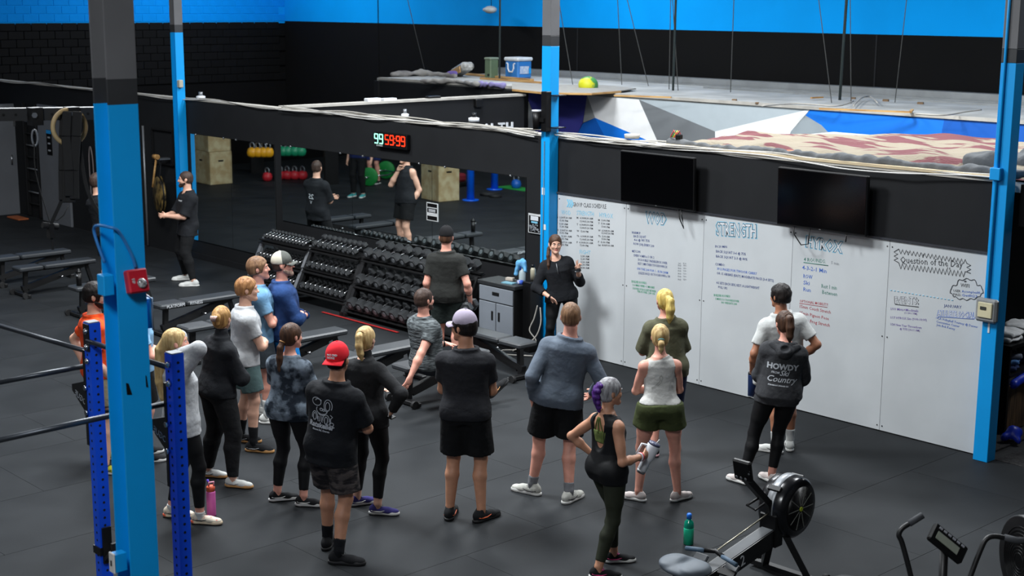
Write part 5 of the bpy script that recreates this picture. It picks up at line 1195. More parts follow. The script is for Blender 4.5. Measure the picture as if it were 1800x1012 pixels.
# bottles
t = thing('water_bottle', 'green sports bottle with a blue cap on the mat by the rower', 'bottle', tuple(fl(1210, 956)))
link('bottle', MB().lathe([(.038, 0), (.042, .012), (.042, .17), (.036, .20), (.022, .213), (.02, .225)], n=24), mat('teal_glass', (0, 122, 98), .15, spec=.6), t); link('drink', MB().lathe([(.0425, .008), (.0428, .14), (.0425, .145)], n=24), mat('aqua_drink', (40, 205, 158), .2), t)
link('cap', MB().lathe([(.021, .222), (.021, .262), (.014, .27)]), mat('azure_cap', (24, 110, 214), .35), t)
t = thing('water_bottle', 'pink insulated bottle with an orange lid beside the woman in the sweatshirt', 'bottle', tuple(fl(372, 906)))
link('bottle', MB().lathe([(.037, 0), (.04, .01), (.04, .215), (.036, .228)], n=22), mat('pink_steel', (222, 104, 178), .45), t); link('lid', MB().lathe([(.037, .228), (.038, .262), (.030, .275)]), mat('orange_lid', (226, 96, 62), .5), t)
link('carry_loop', MB().tube([(.0, -.02, .27), (.01, -.02, .31), (.02, .02, .31), (.02, .02, .27)], .008, 6), mat('pink_lid', (226, 150, 170), .5), t); link('straw', MB().cyl((-.02, 0, .27), (-.03, -.01, .325), .009, 8), mat('purple_straw', (92, 62, 190), .5), t)
t = thing('shaker_bottle', 'black bottle standing on the bench behind the foreground column', 'bottle', (-18.65, -3.72, .46)); link('bottle', MB().lathe([(.036, 0), (.04, .18)]), BEZ, t); link('lid', MB().lathe([(.041, .18), (.041, .205), (.015, .22), (.015, .24)]), BEZ, t); link('label', MB().box((.02, -.036, .15), (.03, .006, .02)), INK['white'], t)
# ---- air bike at the lower right corner
cb = fl(1665, 955, 1.18); bz = V3(cb[0], cb[1], 0); t = thing('air_bike', 'black fan bike at the bottom right corner with grey-grip handles', 'exercise bike', (cb[0], cb[1], 0)); rl = lambda p: np.array(p)-bz
D1 = fl(1600, 930, 1.22); D2 = cb+V3(.05, .05, 0); GRP = mat('foam_grip', (62, 64, 68), .8)
Lp = [dp(*p, D1) for p in ((1610, 1060), (1601, 1012), (1586, 955), (1580, 940), (1586, 928), (1600, 919))]; link('handle', MB().tube([rl(p) for p in spl(Lp, 4)], .0165, 10), STEELB, t); link('grip', MB().cyl(rl(dp(1598, 920, D1)), rl(dp(1622, 905, D1)), .021, 12), GRP, t)
Rp = [dp(*p, D2) for p in ((1690, 1060), (1706, 1012), (1722, 970), (1733, 948), (1748, 942), (1770, 946))]; link('handle', MB().tube([rl(p) for p in spl(Rp, 4)], .0165, 10), STEELB, t); link('grip', MB().tube([rl(dp(1765, 944, D2)), rl(dp(1790, 950, D2)), rl(dp(1830, 949, D2))], .021, 12), GRP, t)
cxv = unit(dp(1690, 985, cb)-dp(1642, 946, cb)); nrm = unit(unit(CAM-cb)*.55+V3(0, 0, 1)*.6); nrm = unit(nrm-cxv*(nrm@cxv)); up_ = np.cross(nrm, cxv); MM = np.stack([cxv, up_, nrm], 1)
co = link('console', MB().box(rl(cb), (.255, .13, .045), MM, bev=.01), BEZ, t); link('console_screen', MB().box(rl(cb+nrm*.024-cxv*.01-up_*.012), (.165, .055, .004), MM), mat('lcd_grey', (150, 156, 142), .3), co)
for k_ in range(6): link('key', MB().box(rl(cb+nrm*.025-cxv*(.085-.034*k_)+up_*.042), (.022, .014, .006), MM), mat('key_silver', (210, 212, 220), .25, .5), co)
link('mast', MB().cyl(rl(cb-nrm*.03), rl(cb+V3(0, 0, -.75)), .026, 12), STEELB, t)
fc = dp(1806, 985, cb+V3(.35, .45, 0)); 
cgm = MB()
ff = unit(CAM*V3(1, 1, 0)-fc*V3(1, 1, 0)); ff = rotv(ff, V3(0, 0, 1), R(-58)); fx_ = unit(np.cross((0, 0, 1), ff))
for r_ in np.linspace(.05, .27, 12): cgm.tube([rl(fc+ff*(.06-.04*(r_/.27)**2))+(fx_*math.cos(a)+V3(0, 0, 1)*math.sin(a))*r_ for a in np.linspace(0, 2*math.pi, 28, endpoint=False)], .003, 4, closed=True)
tag(link('fan_guard', cgm, BEZ, t), None, None, kind='stuff'); link('fan_shroud', MB().lathe([(.24, -.06), (.28, -.05), (.28, .03), (.27, .035)], rl(fc), 36, axis=tuple(ff)), BEZ, t)
for k_ in range(8): a = k_*math.pi/4; link('fan_blade', MB().beam(rl(fc)+(fx_*math.cos(a)+V3(0, 0, 1)*math.sin(a))*.03, rl(fc)+(fx_*math.cos(a)+V3(0, 0, 1)*math.sin(a))*.24, .05, .006), BEZ, t)
link('base_frame', MB().beam(rl(V3(cb[0]-.3, cb[1]-.2, .05)), rl(V3(fc[0], fc[1], .05)), .07, .05).beam((0, 0, .05), (0, 0, .5), .06, .06, up=(0, 1, 0)), STEELB, t); link('fan_fork', MB().beam(rl(V3(fc[0], fc[1], .05)), rl(fc), .06, .04, up=(0, 1, 0)), STEELB, t)
link('bike_seat', MB().sphere((-.45, -.35, .86), .12, 14, 8, (1.2, 1, .45)), BEZ, t); link('seat_post', MB().cyl((-.42, -.33, .84), (-.30, -.22, .05), .025), STEELB, t)
# ---- roof clutter
def rf(px, py, z=WZ+.06): return fl(px, py, z)
t = thing('cool_box', 'blue cool box with a white lid on the back roof', 'cool box', tuple(rf(911, 138)), 0); link('body', MB().box((0, 0, .20), (.42, .42, .38), bev=.03), mat('coolbox_blue', (44, 116, 186), .4), t); link('lid', MB().box((0, 0, .42), (.46, .46, .08), bev=.025), mat('cool_white', (206, 210, 212), .4), t)
lg = MB().tube([(.06, -.225, .33), (.10, -.225, .32), (.10, -.225, .22), (.14, -.225, .15), (.24, -.225, .15), (.28, -.225, .22), (.28, -.225, .32), (.32, -.225, .33)], .018, 6); link('horseshoe_logo', MB().add(np.array(lg.v)+np.array([-.20, .01, 0]), lg.f), INK['white'], t); link('sticker', MB().box((.214, -.02, .19), (.008, .26, .16)), mat('sticker_white', (190, 196, 206), rgb2=(150, 170, 200), vs=20), t); link('sticker_flash', MB().box((.214, .14, .17), (.008, .07, .12)), BLUE, t)
t = thing('cool_box', 'olive green cool box beside the blue one on the back roof', 'cool box', tuple(rf(864, 137)), 0); link('body', MB().box((0, 0, .20), (.20, .24, .40), bev=.02), mat('olive_plastic', (92, 110, 84), .5), t); link('lid', MB().box((0, 0, .42), (.215, .26, .05), bev=.015), mat('olive_lid', (128, 140, 120), .5), t); link('drain_plug', MB().cyl((.04, -.12, .07), (.04, -.14, .07), .025), BEZ, t)
t = thing('ball', 'green and yellow ball on the back roof right of the middle column', 'ball', tuple(rf(1034, 149, WZ+.16))); link('ball_skin', MB().sphere((0, 0, 0), .19, 20, 12, (1, 1, .85)), mat('ball_green_yellow', (196, 196, 30), .5, rgb2=(74, 140, 70), vs=2.2, ramp=(.48, .52)), t)
t = thing('plastic_sheet', 'folded clear plastic and cardboard leaning on the back roof', 'sheet', tuple(rf(812, 135)), R(-18)); link('wrap', MB().box((0, 0, .16), (.75, .3, .18), (0, R(-16), 0), bev=.05), mat('clear_wrap', (190, 190, 186), .3, rgb2=(140, 138, 132), vs=12), t); link('cardboard', MB().box((-.05, -.17, .10), (.7, .02, .14), (0, R(-14), 0)), WOOD, t)
for a_, b_, w_, lb in (((818, 132), (935, 143), .10, 'long pine board lying in front of the cool boxes'), ((845, 140), (955, 148), .05, 'narrow second pine board on the back roof')):
    A = rf(*a_); B = rf(*b_); tag(link('pine_board', MB().beam(A+V3(0, 0, .03), B+V3(0, 0, .03), w_, .04), WOOD), lb, 'board')
def clump(name, pts, r, m, lab, cat, seed=1, amp=.01, hh=.02, kind=None):
    P_ = [np.array(p) for p in pts]; lo = np.min(P_, 0)-.35; hi = np.max(P_, 0)+.35; F = Field(lo, hi, hh)
    for a, b in zip(P_[:-1], P_[1:]): F.add(cone(a, b, r), .05)
    F.wob(amp, 14, seed); V_, Q_ = F.mesh(); return tag(link(name, mkmesh(name, V_, Q_, True), m), lab, cat, kind=kind)
GRYC = cloth('grey_dust_sheet', (142, 140, 136), rgb2=(112, 108, 106), vs=3)
clump('dust_sheet', [rf(690, 135)+V3(0, 0, .05), rf(740, 134)+V3(0, 0, .08), rf(800, 137)+V3(0, 0, .05)], .06, GRYC, 'rolled grey dust sheet at the left end of the back roof', 'sheet', 1, .012)
clump('dust_sheet', [rf(740, 144)+V3(0, 0, .02), rf(800, 146)+V3(0, 0, .04), rf(840, 150)+V3(0, 0, .02)], .045, GRYC, 'crumpled grey sheet along the front edge of the back roof', 'sheet', 2, .012)
clump('purple_cloth', [rf(838, 149)+V3(0, 0, .02), rf(862, 151)+V3(0, 0, .03), rf(885, 152)+V3(0, 0, .02)], .05, cloth('lilac_cloth', (136, 130, 176)), 'lilac cloth lying by the boards on the back roof', 'cloth', 3, .012)
clump('purple_cloth', [rf(786, 136)+V3(0, 0, .06), rf(800, 137)+V3(0, 0, .1)], .05, cloth('violet_cloth', (104, 88, 150)), 'small violet cloth under the plastic sheet', 'cloth', 4, .012)
t = thing('plywood_sheet', 'thin curved pale plywood sheet on the back roof right of the middle column', 'board', (0, 0, 0)); A = [rf(*p, WZ+.09) for p in ((900, 158), (960, 164), (1040, 165), (1090, 161), (1118, 157), (1060, 151), (960, 150), (900, 148))]; link('ply', MB().prism(A, (0, 0, .02)), mat('pale_ply', (150, 146, 138), .7), t)
A = [rf(*p, WZ+.075) for p in ((900, 160), (960, 166), (1040, 167), (1092, 163), (1092, 161.5), (1040, 165), (960, 164), (900, 158))]; link('ply_edge', MB().prism(A, (0, 0, .03)), WOOD, t)
for a_, b_, lb in (((1080, 168), (1180, 171), 'thin timber strip lying on the mural wall top'), ((1440, 191), (1600, 197), 'long thin batten above the blue mural facet'), ((1600, 197), (1604, 193), 'short end of the thin batten'), ((1426, 172), (1446, 171), 'short yellow strip on the roof track')):
    A = rf(*a_, WZ+.1); B = rf(*b_, WZ+.1); tag(link('timber_strip', MB().beam(A, B, .04, .025), WOOD), lb, 'strip')
for px, py, r_ in ((1557, 177, .05), (1618, 182, .05), (1500, 173, .04), (1291, 176, .04), (1331, 181, .03)):
    c_ = rf(px, py, WZ+.07); tag(link('debris', MB().box(c_, (r_*2, r_*1.6, r_), (0, 0, .4), bev=.006), mat('debris_brown', (110, 86, 60))), 'small brown scrap on the back roof, %s' % {1557: 'second from the right', 1618: 'furthest right', 1500: 'third from the right', 1291: 'left of the mural blue facet', 1331: 'beside a hanging wire'}[px], 'scrap')
for pts, lb in (([(1500, 186), (1515, 172), (1530, 170), (1542, 180)], 'looped loose wire on the back roof'), ([(1610, 200), (1660, 202), (1700, 196), (1725, 193)], 'loose white wire trailing over the roof at the right'), ([(1340, 186), (1400, 182), (1470, 186), (1500, 178)], 'thin white wire along the roof track')):
    tag(link('loose_wire', MB().tube(spl([rf(*p, WZ+.12) for p in pts], 5), .012, 5), CBL), lb, 'wire')
# hanging rods and wires
def hang(pb, pt, r_, lab):
    B = rf(pb[0], pb[1], WZ+.05); T = pl(pt[0], pt[1], B[1]); d_ = T-B; T = B+d_*((7.5-B[2])/d_[2]); tag(link('hanging_rod' if r_ > .012 else 'hanging_wire', MB().cyl(B, T, r_, 8), mat('rod_steel', (62, 72, 72), .5, .5) if r_ > .012 else mat('wire_dull', (92, 92, 90), .5, .3)), lab, 'rod' if r_ > .012 else 'wire')
for pb, pt, r_, lb in (((1183, 160), (1188, 0), .022, 'dark threaded rod hanging right of the middle column'), ((1476, 177), (1488, 0), .025, 'dark threaded rod hanging over the blue mural facet'), ((878, 141), (879, 0), .02, 'dark threaded rod hanging in front of the cool boxes'),
                      ((748, 130), (727, 43), .008, 'slanting wire left of the cool boxes'), ((1007, 150), (990, 48), .008, 'slanting wire just right of the middle column'), ((1093, 150), (1088, 48), .008, 'upright wire right of the green ball'),
                      ((1140, 152), (1115, 50), .008, 'slanting wire left of the first dark rod'), ((1176, 158), (1178, 52), .008, 'thin wire just left of the first dark rod'), ((1192, 160), (1186, 60), .008, 'thin wire just right of the first dark rod'),
                      ((1284, 163), (1288, 55), .008, 'lone upright wire midway along the back roof'), ((1462, 182), (1448, 70), .007, 'slanting wire left of the second dark rod'), ((1496, 183), (1495, 55), .007, 'thin wire right of the second dark rod'), ((1573, 181), (1587, 58), .007, 'furthest right slanting wire')): hang(pb, pt, r_, lb)
t = thing('ceiling_camera', 'white pear-shaped fixture against the blue wall at the top', 'fixture', tuple(pl(862, 17, YB-.4))); link('globe', MB().sphere((0, 0, 0), .14, 16, 10, (1.2, 1, .62)), mat('fixture_white', (205, 205, 200), .4), t); link('snout', MB().sphere((-.16, 0, 0), .06, 10, 6, (1.5, 1, .8)), mat('fixture_white', ()), t); link('stem', MB().cyl((.03, 0, .05), (.03, 0, 1.4), .008, 6), BEZ, t)
# moving blankets on the front roof
X0 = [fl(*p, WZ+.08) for p in ((1195, 240), (1390, 262), (1600, 288), (1760, 303), (1775, 243), (1450, 224), (1330, 226), (1230, 233))]
def inpoly(x, y, P):
    c = False; n = len(P)
    for i in range(n):
        a, b = P[i], P[(i+1) % n]
        if (a[1] > y) != (b[1] > y) and x < (b[0]-a[0])*(y-a[1])/(b[1]-a[1])+a[0]: c = not c
    return c
bx0, bx1, by0, by1 = -11.1, -6.3, .16, 3.25; nx, ny = 150, 90; V_ = []; rg = np.random.default_rng(4); ph = rg.uniform(0, 6, 12)
def bh(x, y):
    e = min(x-bx0, bx1-x, (y-by0)*1.3, (by1-y))/.25; e = max(min(e, 1), 0); f_ = .018*math.sin(x*3.1+1.7*math.sin(y*2+ph[0]))+.015*math.sin(y*5+x*2+ph[1]+math.sin(x*4))+.010*math.sin(x*9+y*7+ph[2])+.008*math.sin(13*y-8*x+ph[3])
    return WZ+.02+e*(.09+f_)+.05*max(0, min(1, (x+8.8)/2))*e
for j in range(ny+1):
    for i in range(nx+1):
        x_ = bx0+(bx1-bx0)*i/nx; y_ = by0+(by1-by0)*j/ny; tt = (i/nx); yb = y_ if j > 3 else y_
        x_ += .06*math.sin(y_*3+1)*(1 if i < 5 else 0); lim = (x_-bx0)/1.6; V_.append((x_, by0+(y_-by0)*min(1, .35+max(lim, 0)*.65), bh(x_, y_)))
Fq = np.array([(j*(nx+1)+i, j*(nx+1)+i+1, (j+1)*(nx+1)+i+1, (j+1)*(nx+1)+i) for j in range(ny) for i in range(nx)])
BLK2 = mat('quilt_cream_maroon', (128, 119, 103), .95, rgb2=(96, 52, 56), vs=1.5, ramp=(.45, .475), stretch=(.7, 2.9, 1), bump=.6, bs=26, bd=.02)
t = thing('moving_blanket', 'spread maroon and cream moving blankets on the roof behind the screens', 'blanket', (0, 0, 0)); link('quilt', mkmesh('quilt', V_, Fq, True), BLK2, t)
hem = spl([V3(bx0+.05, .1, WZ+.05), V3(-10.6, .08, WZ+.05), V3(-9.5, .08, WZ+.06), V3(-8.2, .08, WZ+.07), V3(-7.2, .10, WZ+.07), V3(-6.5, .14, WZ+.09)], 14)
F = Field((bx0-.1, -.15, WZ-.1), (-6.3, .4, WZ+.35), .022)
for a, b in zip(hem[:-1], hem[1:]): F.add(cone(a, b, .05), .02)
F.wob(.012, 15, 6); build(F, 'blanket_hem', cloth('grey_quilt_edge', (88, 90, 92)), t)
clump('blanket_roll', [V3(-7.3, .35, WZ+.1), V3(-6.8, .5, WZ+.14), V3(-6.2, .8, WZ+.14)], .12, cloth('grey_quilt_edge', ()), 'rolled grey corner of blanket by the right blue column', 'blanket', 8, .02)
t = thing('roof_tray', 'round shallow tin on the wall top left of the blankets', 'tray', tuple(pl(1111, 243, .09))); link('tin', MB().lathe([(.09, 0), (.095, .05), (.08, .05), (.078, .01)]), CBL, t)
t = thing('wire_tangle', 'knot of red, green and yellow wires with a black plug on the wall top', 'wires', tuple(pl(1190, 245, .09))); link('plug', MB().box((.03, 0, .03), (.07, .06, .06), bev=.006), BEZ, t)
for k_, c_ in enumerate(((190, 60, 60), (70, 140, 70), (210, 190, 60), (200, 70, 70))): link('wire', MB().tube([(-.1+.02*k_, 0, .02), (-.06+.03*k_, .01, .10), (.0, .02*k_, .05)], .008, 5), mat('wire_%d' % k_, c_, .5), t)
tag(link('orange_box', MB().box(fl(1390, 268, WZ+.07), (.10, .06, .05), bev=.004), mat('orange_card', (214, 108, 62))), 'tiny orange box on the front edge of the blankets', 'box')
t = thing('timber_edge', 'pale timber edge running along the wall top under the blankets', 'timber', (0, 0, 0)); link('batten', MB().beam(V3(-11.2, .02, WZ+.04), V3(-6.9, .02, WZ+.045), .08, .03), mat('pale_batten', (190, 172, 140), .7), t)
# network cables along the wall top
for (x0, x1, lab, n_, sd) in ((-12.95, -6.85, 'bundle of white network cables along the wall top above the white board', 9, 3), (-19.0, -13.2, 'bundle of white network cables along the wall top above the mirrors', 6, 5), (-30.0, -19.1, 'thin cable pair along the far wall top', 2, 9)):
    t = thing('cable_bundle', lab, 'cables', (x0, -.03, WZ)); rg = np.random.default_rng(sd)
    for k_ in range(n_):
        pts = []; ph_ = rg.uniform(0, 6, 3)
        for x_ in np.linspace(0, x1-x0, 26): pts.append((x_, -.02+.10*math.sin(.9*x_+ph_[0])*rg.uniform(.3, .6)+.02*k_, .03+.013*(k_ % 3)+.022*math.sin(2.1*x_+ph_[1])-.02*abs(math.sin(1.3*x_+ph_[2]))))
        link('cable', MB().tube(spl(pts, 3), .0085, 5), CBL if k_ % 3 else mat('white_cable', (190, 188, 184), .6), t)
for px, py, s_, lb in ((833, 211, .07, 'small junction box on the wall top left of the middle column'), (712, 204, .05, 'little metal bracket on the wall top over the mirrors'), (353, 172, .07, 'white puck on the wall top by the far blue column')):
    c_ = fl(px, py, WZ+.05); t = thing('wall_top_fitting', lb, 'fitting', tuple(c_)); link('base', MB().lathe([(s_*1.1, -.02), (s_*1.1, .03), (s_*.6, .04)]), INK['white'], t); link('knob', MB().lathe([(s_*.5, .04), (s_*.5, .10)]), BEZ if px == 833 else SILV, t)
for px, py, lb in ((761, 172, 'dark fitting clipped over the partition top'), (655, 176, 'pale tube on the partition top'), (683, 176, 'second pale tube on the partition top')):
    d_ = ray(px, py); t_ = (-19.2-CAM[0])/d_[0]; c_ = CAM+d_*t_; tag(link('clip_fitting', MB().box(c_, (.12, .28, .07), bev=.01), BEZ if px == 761 else INK['white']), lb, 'fitting')
q = fl(848, 180, 2.5); d_ = ray(840, 181); q = CAM+d_*((-19.1-CAM[0])/d_[0]); tag(link('wall_speaker', MB().box(q, (.1, .16, .14), bev=.01), BEZ), 'small black speaker on the dark partition', 'speaker')
# ---- retail corner beyond the right column
t = thing('retail_shelf', 'dark shelf unit with a wood-grain crate beyond the right column', 'shelf', (-7.31, 1.78, 0), R(90)); link('shelf_top', MB().box((0, 0, .93), (1.9, .6, .04)), BEZ, t); link('shelf_board', MB().box((0, 0, .62), (1.9, .6, .03)), BEZ, t)
for x_ in (-.93, .93): link('shelf_side', MB().box((x_, 0, .47), (.03, .6, .93)), BEZ, t)
link('crate_front', MB().box((0, -.28, .27), (1.8, .03, .50)), mat('walnut_grain', (92, 70, 48), .6, rgb2=(48, 36, 26), vs=4, stretch=(14, 1, 1)), t)
FW = cloth('folded_white', (196, 198, 200)); n0 = 0
for k_, (dx, z_, m_, nm) in enumerate(((-.72, .95, FW, 'white'), (-.70, 1.0, FW, 'white'), (-.25, .95, FW, 'white'), (-.24, 1.0, FW, 'white'), (.3, .95, FW, 'white'), (-.72, .64, cloth('folded_navy', (34, 48, 84)), 'navy'), (-.70, .70, cloth('folded_sky', (70, 110, 160)), 'sky blue'), (-.68, .76, cloth('folded_grey', (90, 96, 110)), 'grey'), (-.2, .64, cloth('folded_navy', ()), 'navy'))):
    F = Field((-.24, -.22, -.02), (.24, .22, .09), .012); F.add(ell((0, 0, .03), (.20, .17, .04)), 0); F.add(cone((-.15, -.12, .03), (.15, -.12, .03), .028), .03); F.add(cone((-.15, .12, .03), (.15, .12, .03), .028), .03); F.wob(.004, 30, k_); V_, Q_ = F.mesh()
    tag(link('folded_shirt', mkmesh('folded_shirt', V_, Q_, True), m_, loc=(-7.24, 1.78+dx, z_), rot=(0, 0, .1*k_)), 'folded %s shirt %s' % (nm, {0: 'at the bottom left of the shelf top', 1: 'on top of the left pile on the shelf', 2: 'at the bottom of the middle pile', 3: 'on top of the middle pile', 4: 'lying alone at the right of the shelf top', 5: 'at the bottom of the lower shelf pile', 6: 'in the middle of the lower shelf pile', 7: 'on top of the lower shelf pile', 8: 'alone on the lower shelf'}[k_]), 'shirt', 'folded shirts on the retail shelf')
clump('blue_bag', [V3(-7.0, .95, .55), V3(-7.0, 1.5, .56), V3(-7.0, 2.2, .55)], .055, mat('bag_blue', (16, 44, 168), .4), 'blue plastic bag bulging out of the shelf unit', 'bag', 11, .015)
q = fl(1762, 782); clump('blue_garment', [q+V3(-.02, .1, .06), q+V3(.04, .2, .08), q+V3(.09, .15, .04)], .05, mat('bag_blue', ()), 'crumpled blue cloth on the floor right of the right column', 'cloth', 12, .02)
# ---- things seen only in the mirror (they stand in the room to the left of the frame)
def mf(px, py, z=0.): p = fl(px, py, z); return V3(p[0], -p[1], p[2])
PLY = mat('birch_ply', (190, 176, 138), .65, rgb2=(168, 146, 104), vs=5)
def plyo(c, d, lab):
    t = thing('plyo_box', lab, 'box', (c[0], c[1], c[2]), R(c[3])); link('box_shell', MB().box((0, 0, d[2]/2), d, bev=.008), PLY, t); link('hand_slot', MB().box((0, d[1]/2+.001, d[2]*.72), (.14, .004, .04), bev=.001), BEZ, t); link('hand_slot', MB().box((d[0]/2+.001, 0, d[2]*.72), (.004, .14, .04), bev=.001), BEZ, t)
q = mf(758, 352); plyo((q[0], q[1]-.3, 0, 8), (.76, .55, .92), 'wooden jump box seen in the mirror right of the man in the vest')
q = mf(357, 322); plyo((q[0], q[1]-.3, 0, 3), (.92, .6, .80), 'lower wooden jump box of the stack in the left mirror'); plyo((q[0], q[1]-.3, .805, 5), (.9, .6, .76), 'upper wooden jump box of the stack in the left mirror')
for px, py, lb in ((829, 352, 'nearer blue rack post seen in the mirror'), (871, 333, 'further blue rack post seen in the mirror'), (768, 320, 'blue rack post behind the wooden box in the mirror')):
    q = mf(px, py); t = thing('rack_post', lb, 'post', tuple(q)); link('post', MB().cyl((0, 0, .02), (0, 0, 2.7), .085, 16), mat('bright_blue_post', (0, 96, 226), .35), t); link('base_plate', MB().lathe([(.19, 0), (.19, .025)]), mat('bright_blue_post', ()), t)
def kb_proto():
    t = thing('kettlebell', '', 'kettlebell', (0, 0, 0)); link('bell', MB().lathe([(.07, 0), (.11, .04), (.125, .11), (.10, .19), (.06, .22)], n=18), REDP, t); link('kettlebell_handle', MB().tube(spl([(-.06, 0, .18), (-.085, 0, .27), (-.04, 0, .325), (.04, 0, .325), (.085, 0, .27), (.06, 0, .18)], 3), .016, 8), SILV, t); return t
KB = kb_proto(); KC = {'red': mat('kb_red', (200, 40, 52), .45), 'green': mat('kb_green', (16, 130, 90), .45), 'yellow': mat('kb_yellow', (226, 160, 20), .45), 'blue': mat('kb_blue', (20, 96, 190), .4)}
first = True
def kb(p, c, lab, grp):
    global first
    o = KB if first else dup(KB); first = False; o.location = tuple(p); o['label'] = lab; 
    if grp: o['group'] = grp
    b_ = kids(o)[0]; b_.material_slots[0].link = 'OBJECT'; b_.material_slots[0].material = KC[c]; return o
rk = mf(500, 318); t = thing('kettlebell_rack', 'black kettlebell rack seen in the mirror', 'rack', (rk[0], rk[1]-.5, 0), R(0))
for z_ in (.95, 1.45): link('rack_shelf', MB().box((-.3, 0, z_-.03), (3.4, .45, .04)), STEELB, t)
for x_ in (-1.95, 1.35): link('rack_leg', MB().box((x_, 0, .8), (.06, .4, 1.6)), STEELB, t)
for i_, px in enumerate((472, 495, 507, 520, 534)): q = mf(px, 315-(0 if px > 480 else -3)); kb((q[0], q[1], .0), 'red', 'red kettlebell on the floor in the mirror, %s' % ['left of the black strip', 'right beside the black strip', 'second right of the strip', 'third right of the strip', 'furthest right'][i_], 'red kettlebells on the floor')
for i_, px in enumerate((446, 456, 466, 474)): q = mf(px, 276, .95); kb((q[0], q[1], .95), 'yellow', '%s yellow kettlebell on the shelf in the left mirror' % ORD[i_], 'yellow kettlebells on the rack')
for i_, px in enumerate((500, 508, 520, 531)): q = mf(px, 274, .95); kb((q[0], q[1], .95), 'green', '%s green kettlebell on the shelf in the right mirror' % ORD[i_], 'green kettlebells on the rack')
q = mf(909, 331); kb(q, 'blue', 'blue kettlebell at the right end of the mirror', None); t = thing('green_mat', 'bright green mat under the blue kettlebell in the mirror', 'mat', (q[0], q[1], 0)); link('mat_sheet', MB().box((0, 0, .006), (1.0, .45, .012)), mat('mat_green', (30, 150, 60), .7), t)
q = mf(790, 325); t = thing('foam_pad', 'dark red pad on the floor behind the wooden box in the mirror', 'pad', tuple(q)); link('pad_block', MB().box((0, 0, .22), (.95, .4, .2), bev=.05), mat('dark_red_vinyl', (120, 28, 40), .5), t); link('pad_block', MB().box((0, 0, .06), (1.0, .45, .12), bev=.03), BEZ, t)
q = mf(862, 343); t = thing('weight_plate', 'black weight plates lying on the floor by the blue posts in the mirror', 'plate', tuple(q)); link('plate', MB().lathe([(.22, 0), (.225, .06), (.1, .07)], n=24), RUBK, t); link('plate', MB().lathe([(.15, .0), (.15, .05)], (.32, .1, 0), 20), RUBK, t)
# hex bar with green plates
PG = mat('plate_green', (10, 128, 52), .5); hb = mf(642, 322); q1 = mf(622, 318, .24); q2 = mf(668, 300, .24)
hc_ = V3(hb[0]+.1, hb[1]-.35, .235); u_ = unit(V3(q2[0]-q1[0], q2[1]-q1[1], 0)); v_ = V3(-u_[1], u_[0], 0); t = thing('hex_bar', 'silver hex bar loaded with green plates, lifted by two people in the mirror', 'hex bar', tuple(hc_))
hx = [u_*.62, u_*.34+v_*.34, -u_*.34+v_*.34, -u_*.62, -u_*.34-v_*.34, u_*.34-v_*.34]; link('hex_frame', MB().tube(hx, .017, 8, closed=True), CHR, t)
for sg in (-1, 1):
    link('sleeve', MB().cyl(u_*.62*sg, u_*1.02*sg, .022), CHR, t); link('green_plate', MB().lathe([(.05, -.04), (.21, -.04), (.225, -.03), (.225, .03), (.21, .04), (.05, .04)], u_*.74*sg, 30, axis=tuple(u_)), PG, t); link('bar_handle', MB().cyl(v_*.34*sg-u_*.12, v_*.34*sg+u_*.12, .016).cyl(v_*.34*sg-u_*.12, v_*.34*sg-u_*.12+V3(0, 0, .001), .016), CHR, t)
HEXC = hc_; HEXU = u_; HEXV = v_
# ================================================================== THE PEOPLE
def G_(px, py, a, lift=0.): p = fl(px, py, lift); return (p[0], p[1], a, lift)
def mid(*f): return ((f[0][0]+f[1][0])/2, (f[0][1]+f[1][1])/2)
BK = cloth('black_jersey', (25, 27, 31)); BK2 = cloth('black_lycra', (17, 18, 20), rough=.6, bump=.1); BKS = cloth('black_shorts', (17, 18, 20))
H_BR = hairmat('hair_brown', (84, 58, 42), (48, 32, 24)); H_DK = hairmat('hair_dark', (36, 30, 28), (16, 14, 14)); H_AU = hairmat('hair_auburn', (168, 122, 78), (116, 78, 48)); H_LB = hairmat('hair_light_brown', (136, 104, 76), (86, 62, 46))
H_BL = hairmat('hair_blond', (212, 186, 132), (150, 118, 74)); H_GD = hairmat('hair_golden', (186, 146, 88), (118, 82, 48)); H_YL = hairmat('hair_yellow_blond', (222, 200, 118), (160, 130, 62)); H_GR = hairmat('hair_grey', (180, 180, 182), (92, 88, 92)); H_PU = hairmat('hair_purple', (96, 48, 140), (44, 26, 78)); H_GB = hairmat('beard_grey', (176, 150, 134), (130, 106, 92)); H_SH = hairmat('hair_shaved', (70, 54, 46), (50, 38, 34))
SO_W = mat('sole_white', (214, 214, 210), .6); SH_W = cloth('shoe_white', (205, 206, 202), bump=.15); SH_B = cloth('shoe_black', (26, 27, 29), bump=.15); SO_B = mat('sole_black', (24, 24, 25), .6); GUM = mat('sole_gum', (186, 138, 84), .6)
SK_W = cloth('sock_white', (196, 198, 196)); SK_B = cloth('sock_black', (18, 20, 24)); SK_G = cloth('sock_grey', (120, 122, 126))
def drape(name, V2, Fc, O, X, Y, tgt, m, parent, off=.0035):
    X = unit(X); Y = unit(Y); N = np.cross(X, Y); me_o = tgt; vs = []
    for (x, y) in V2:
        p = np.array(O)+X*x+Y*y; ok, hit, nn, _ = me_o.ray_cast(Vector(p+N*.5), Vector(-N)); vs.append(np.array(hit)+np.array(N)*off if ok else p+N*off)
    return link(name, mkmesh(name, vs, [tuple(f) for f in Fc]), m, parent)
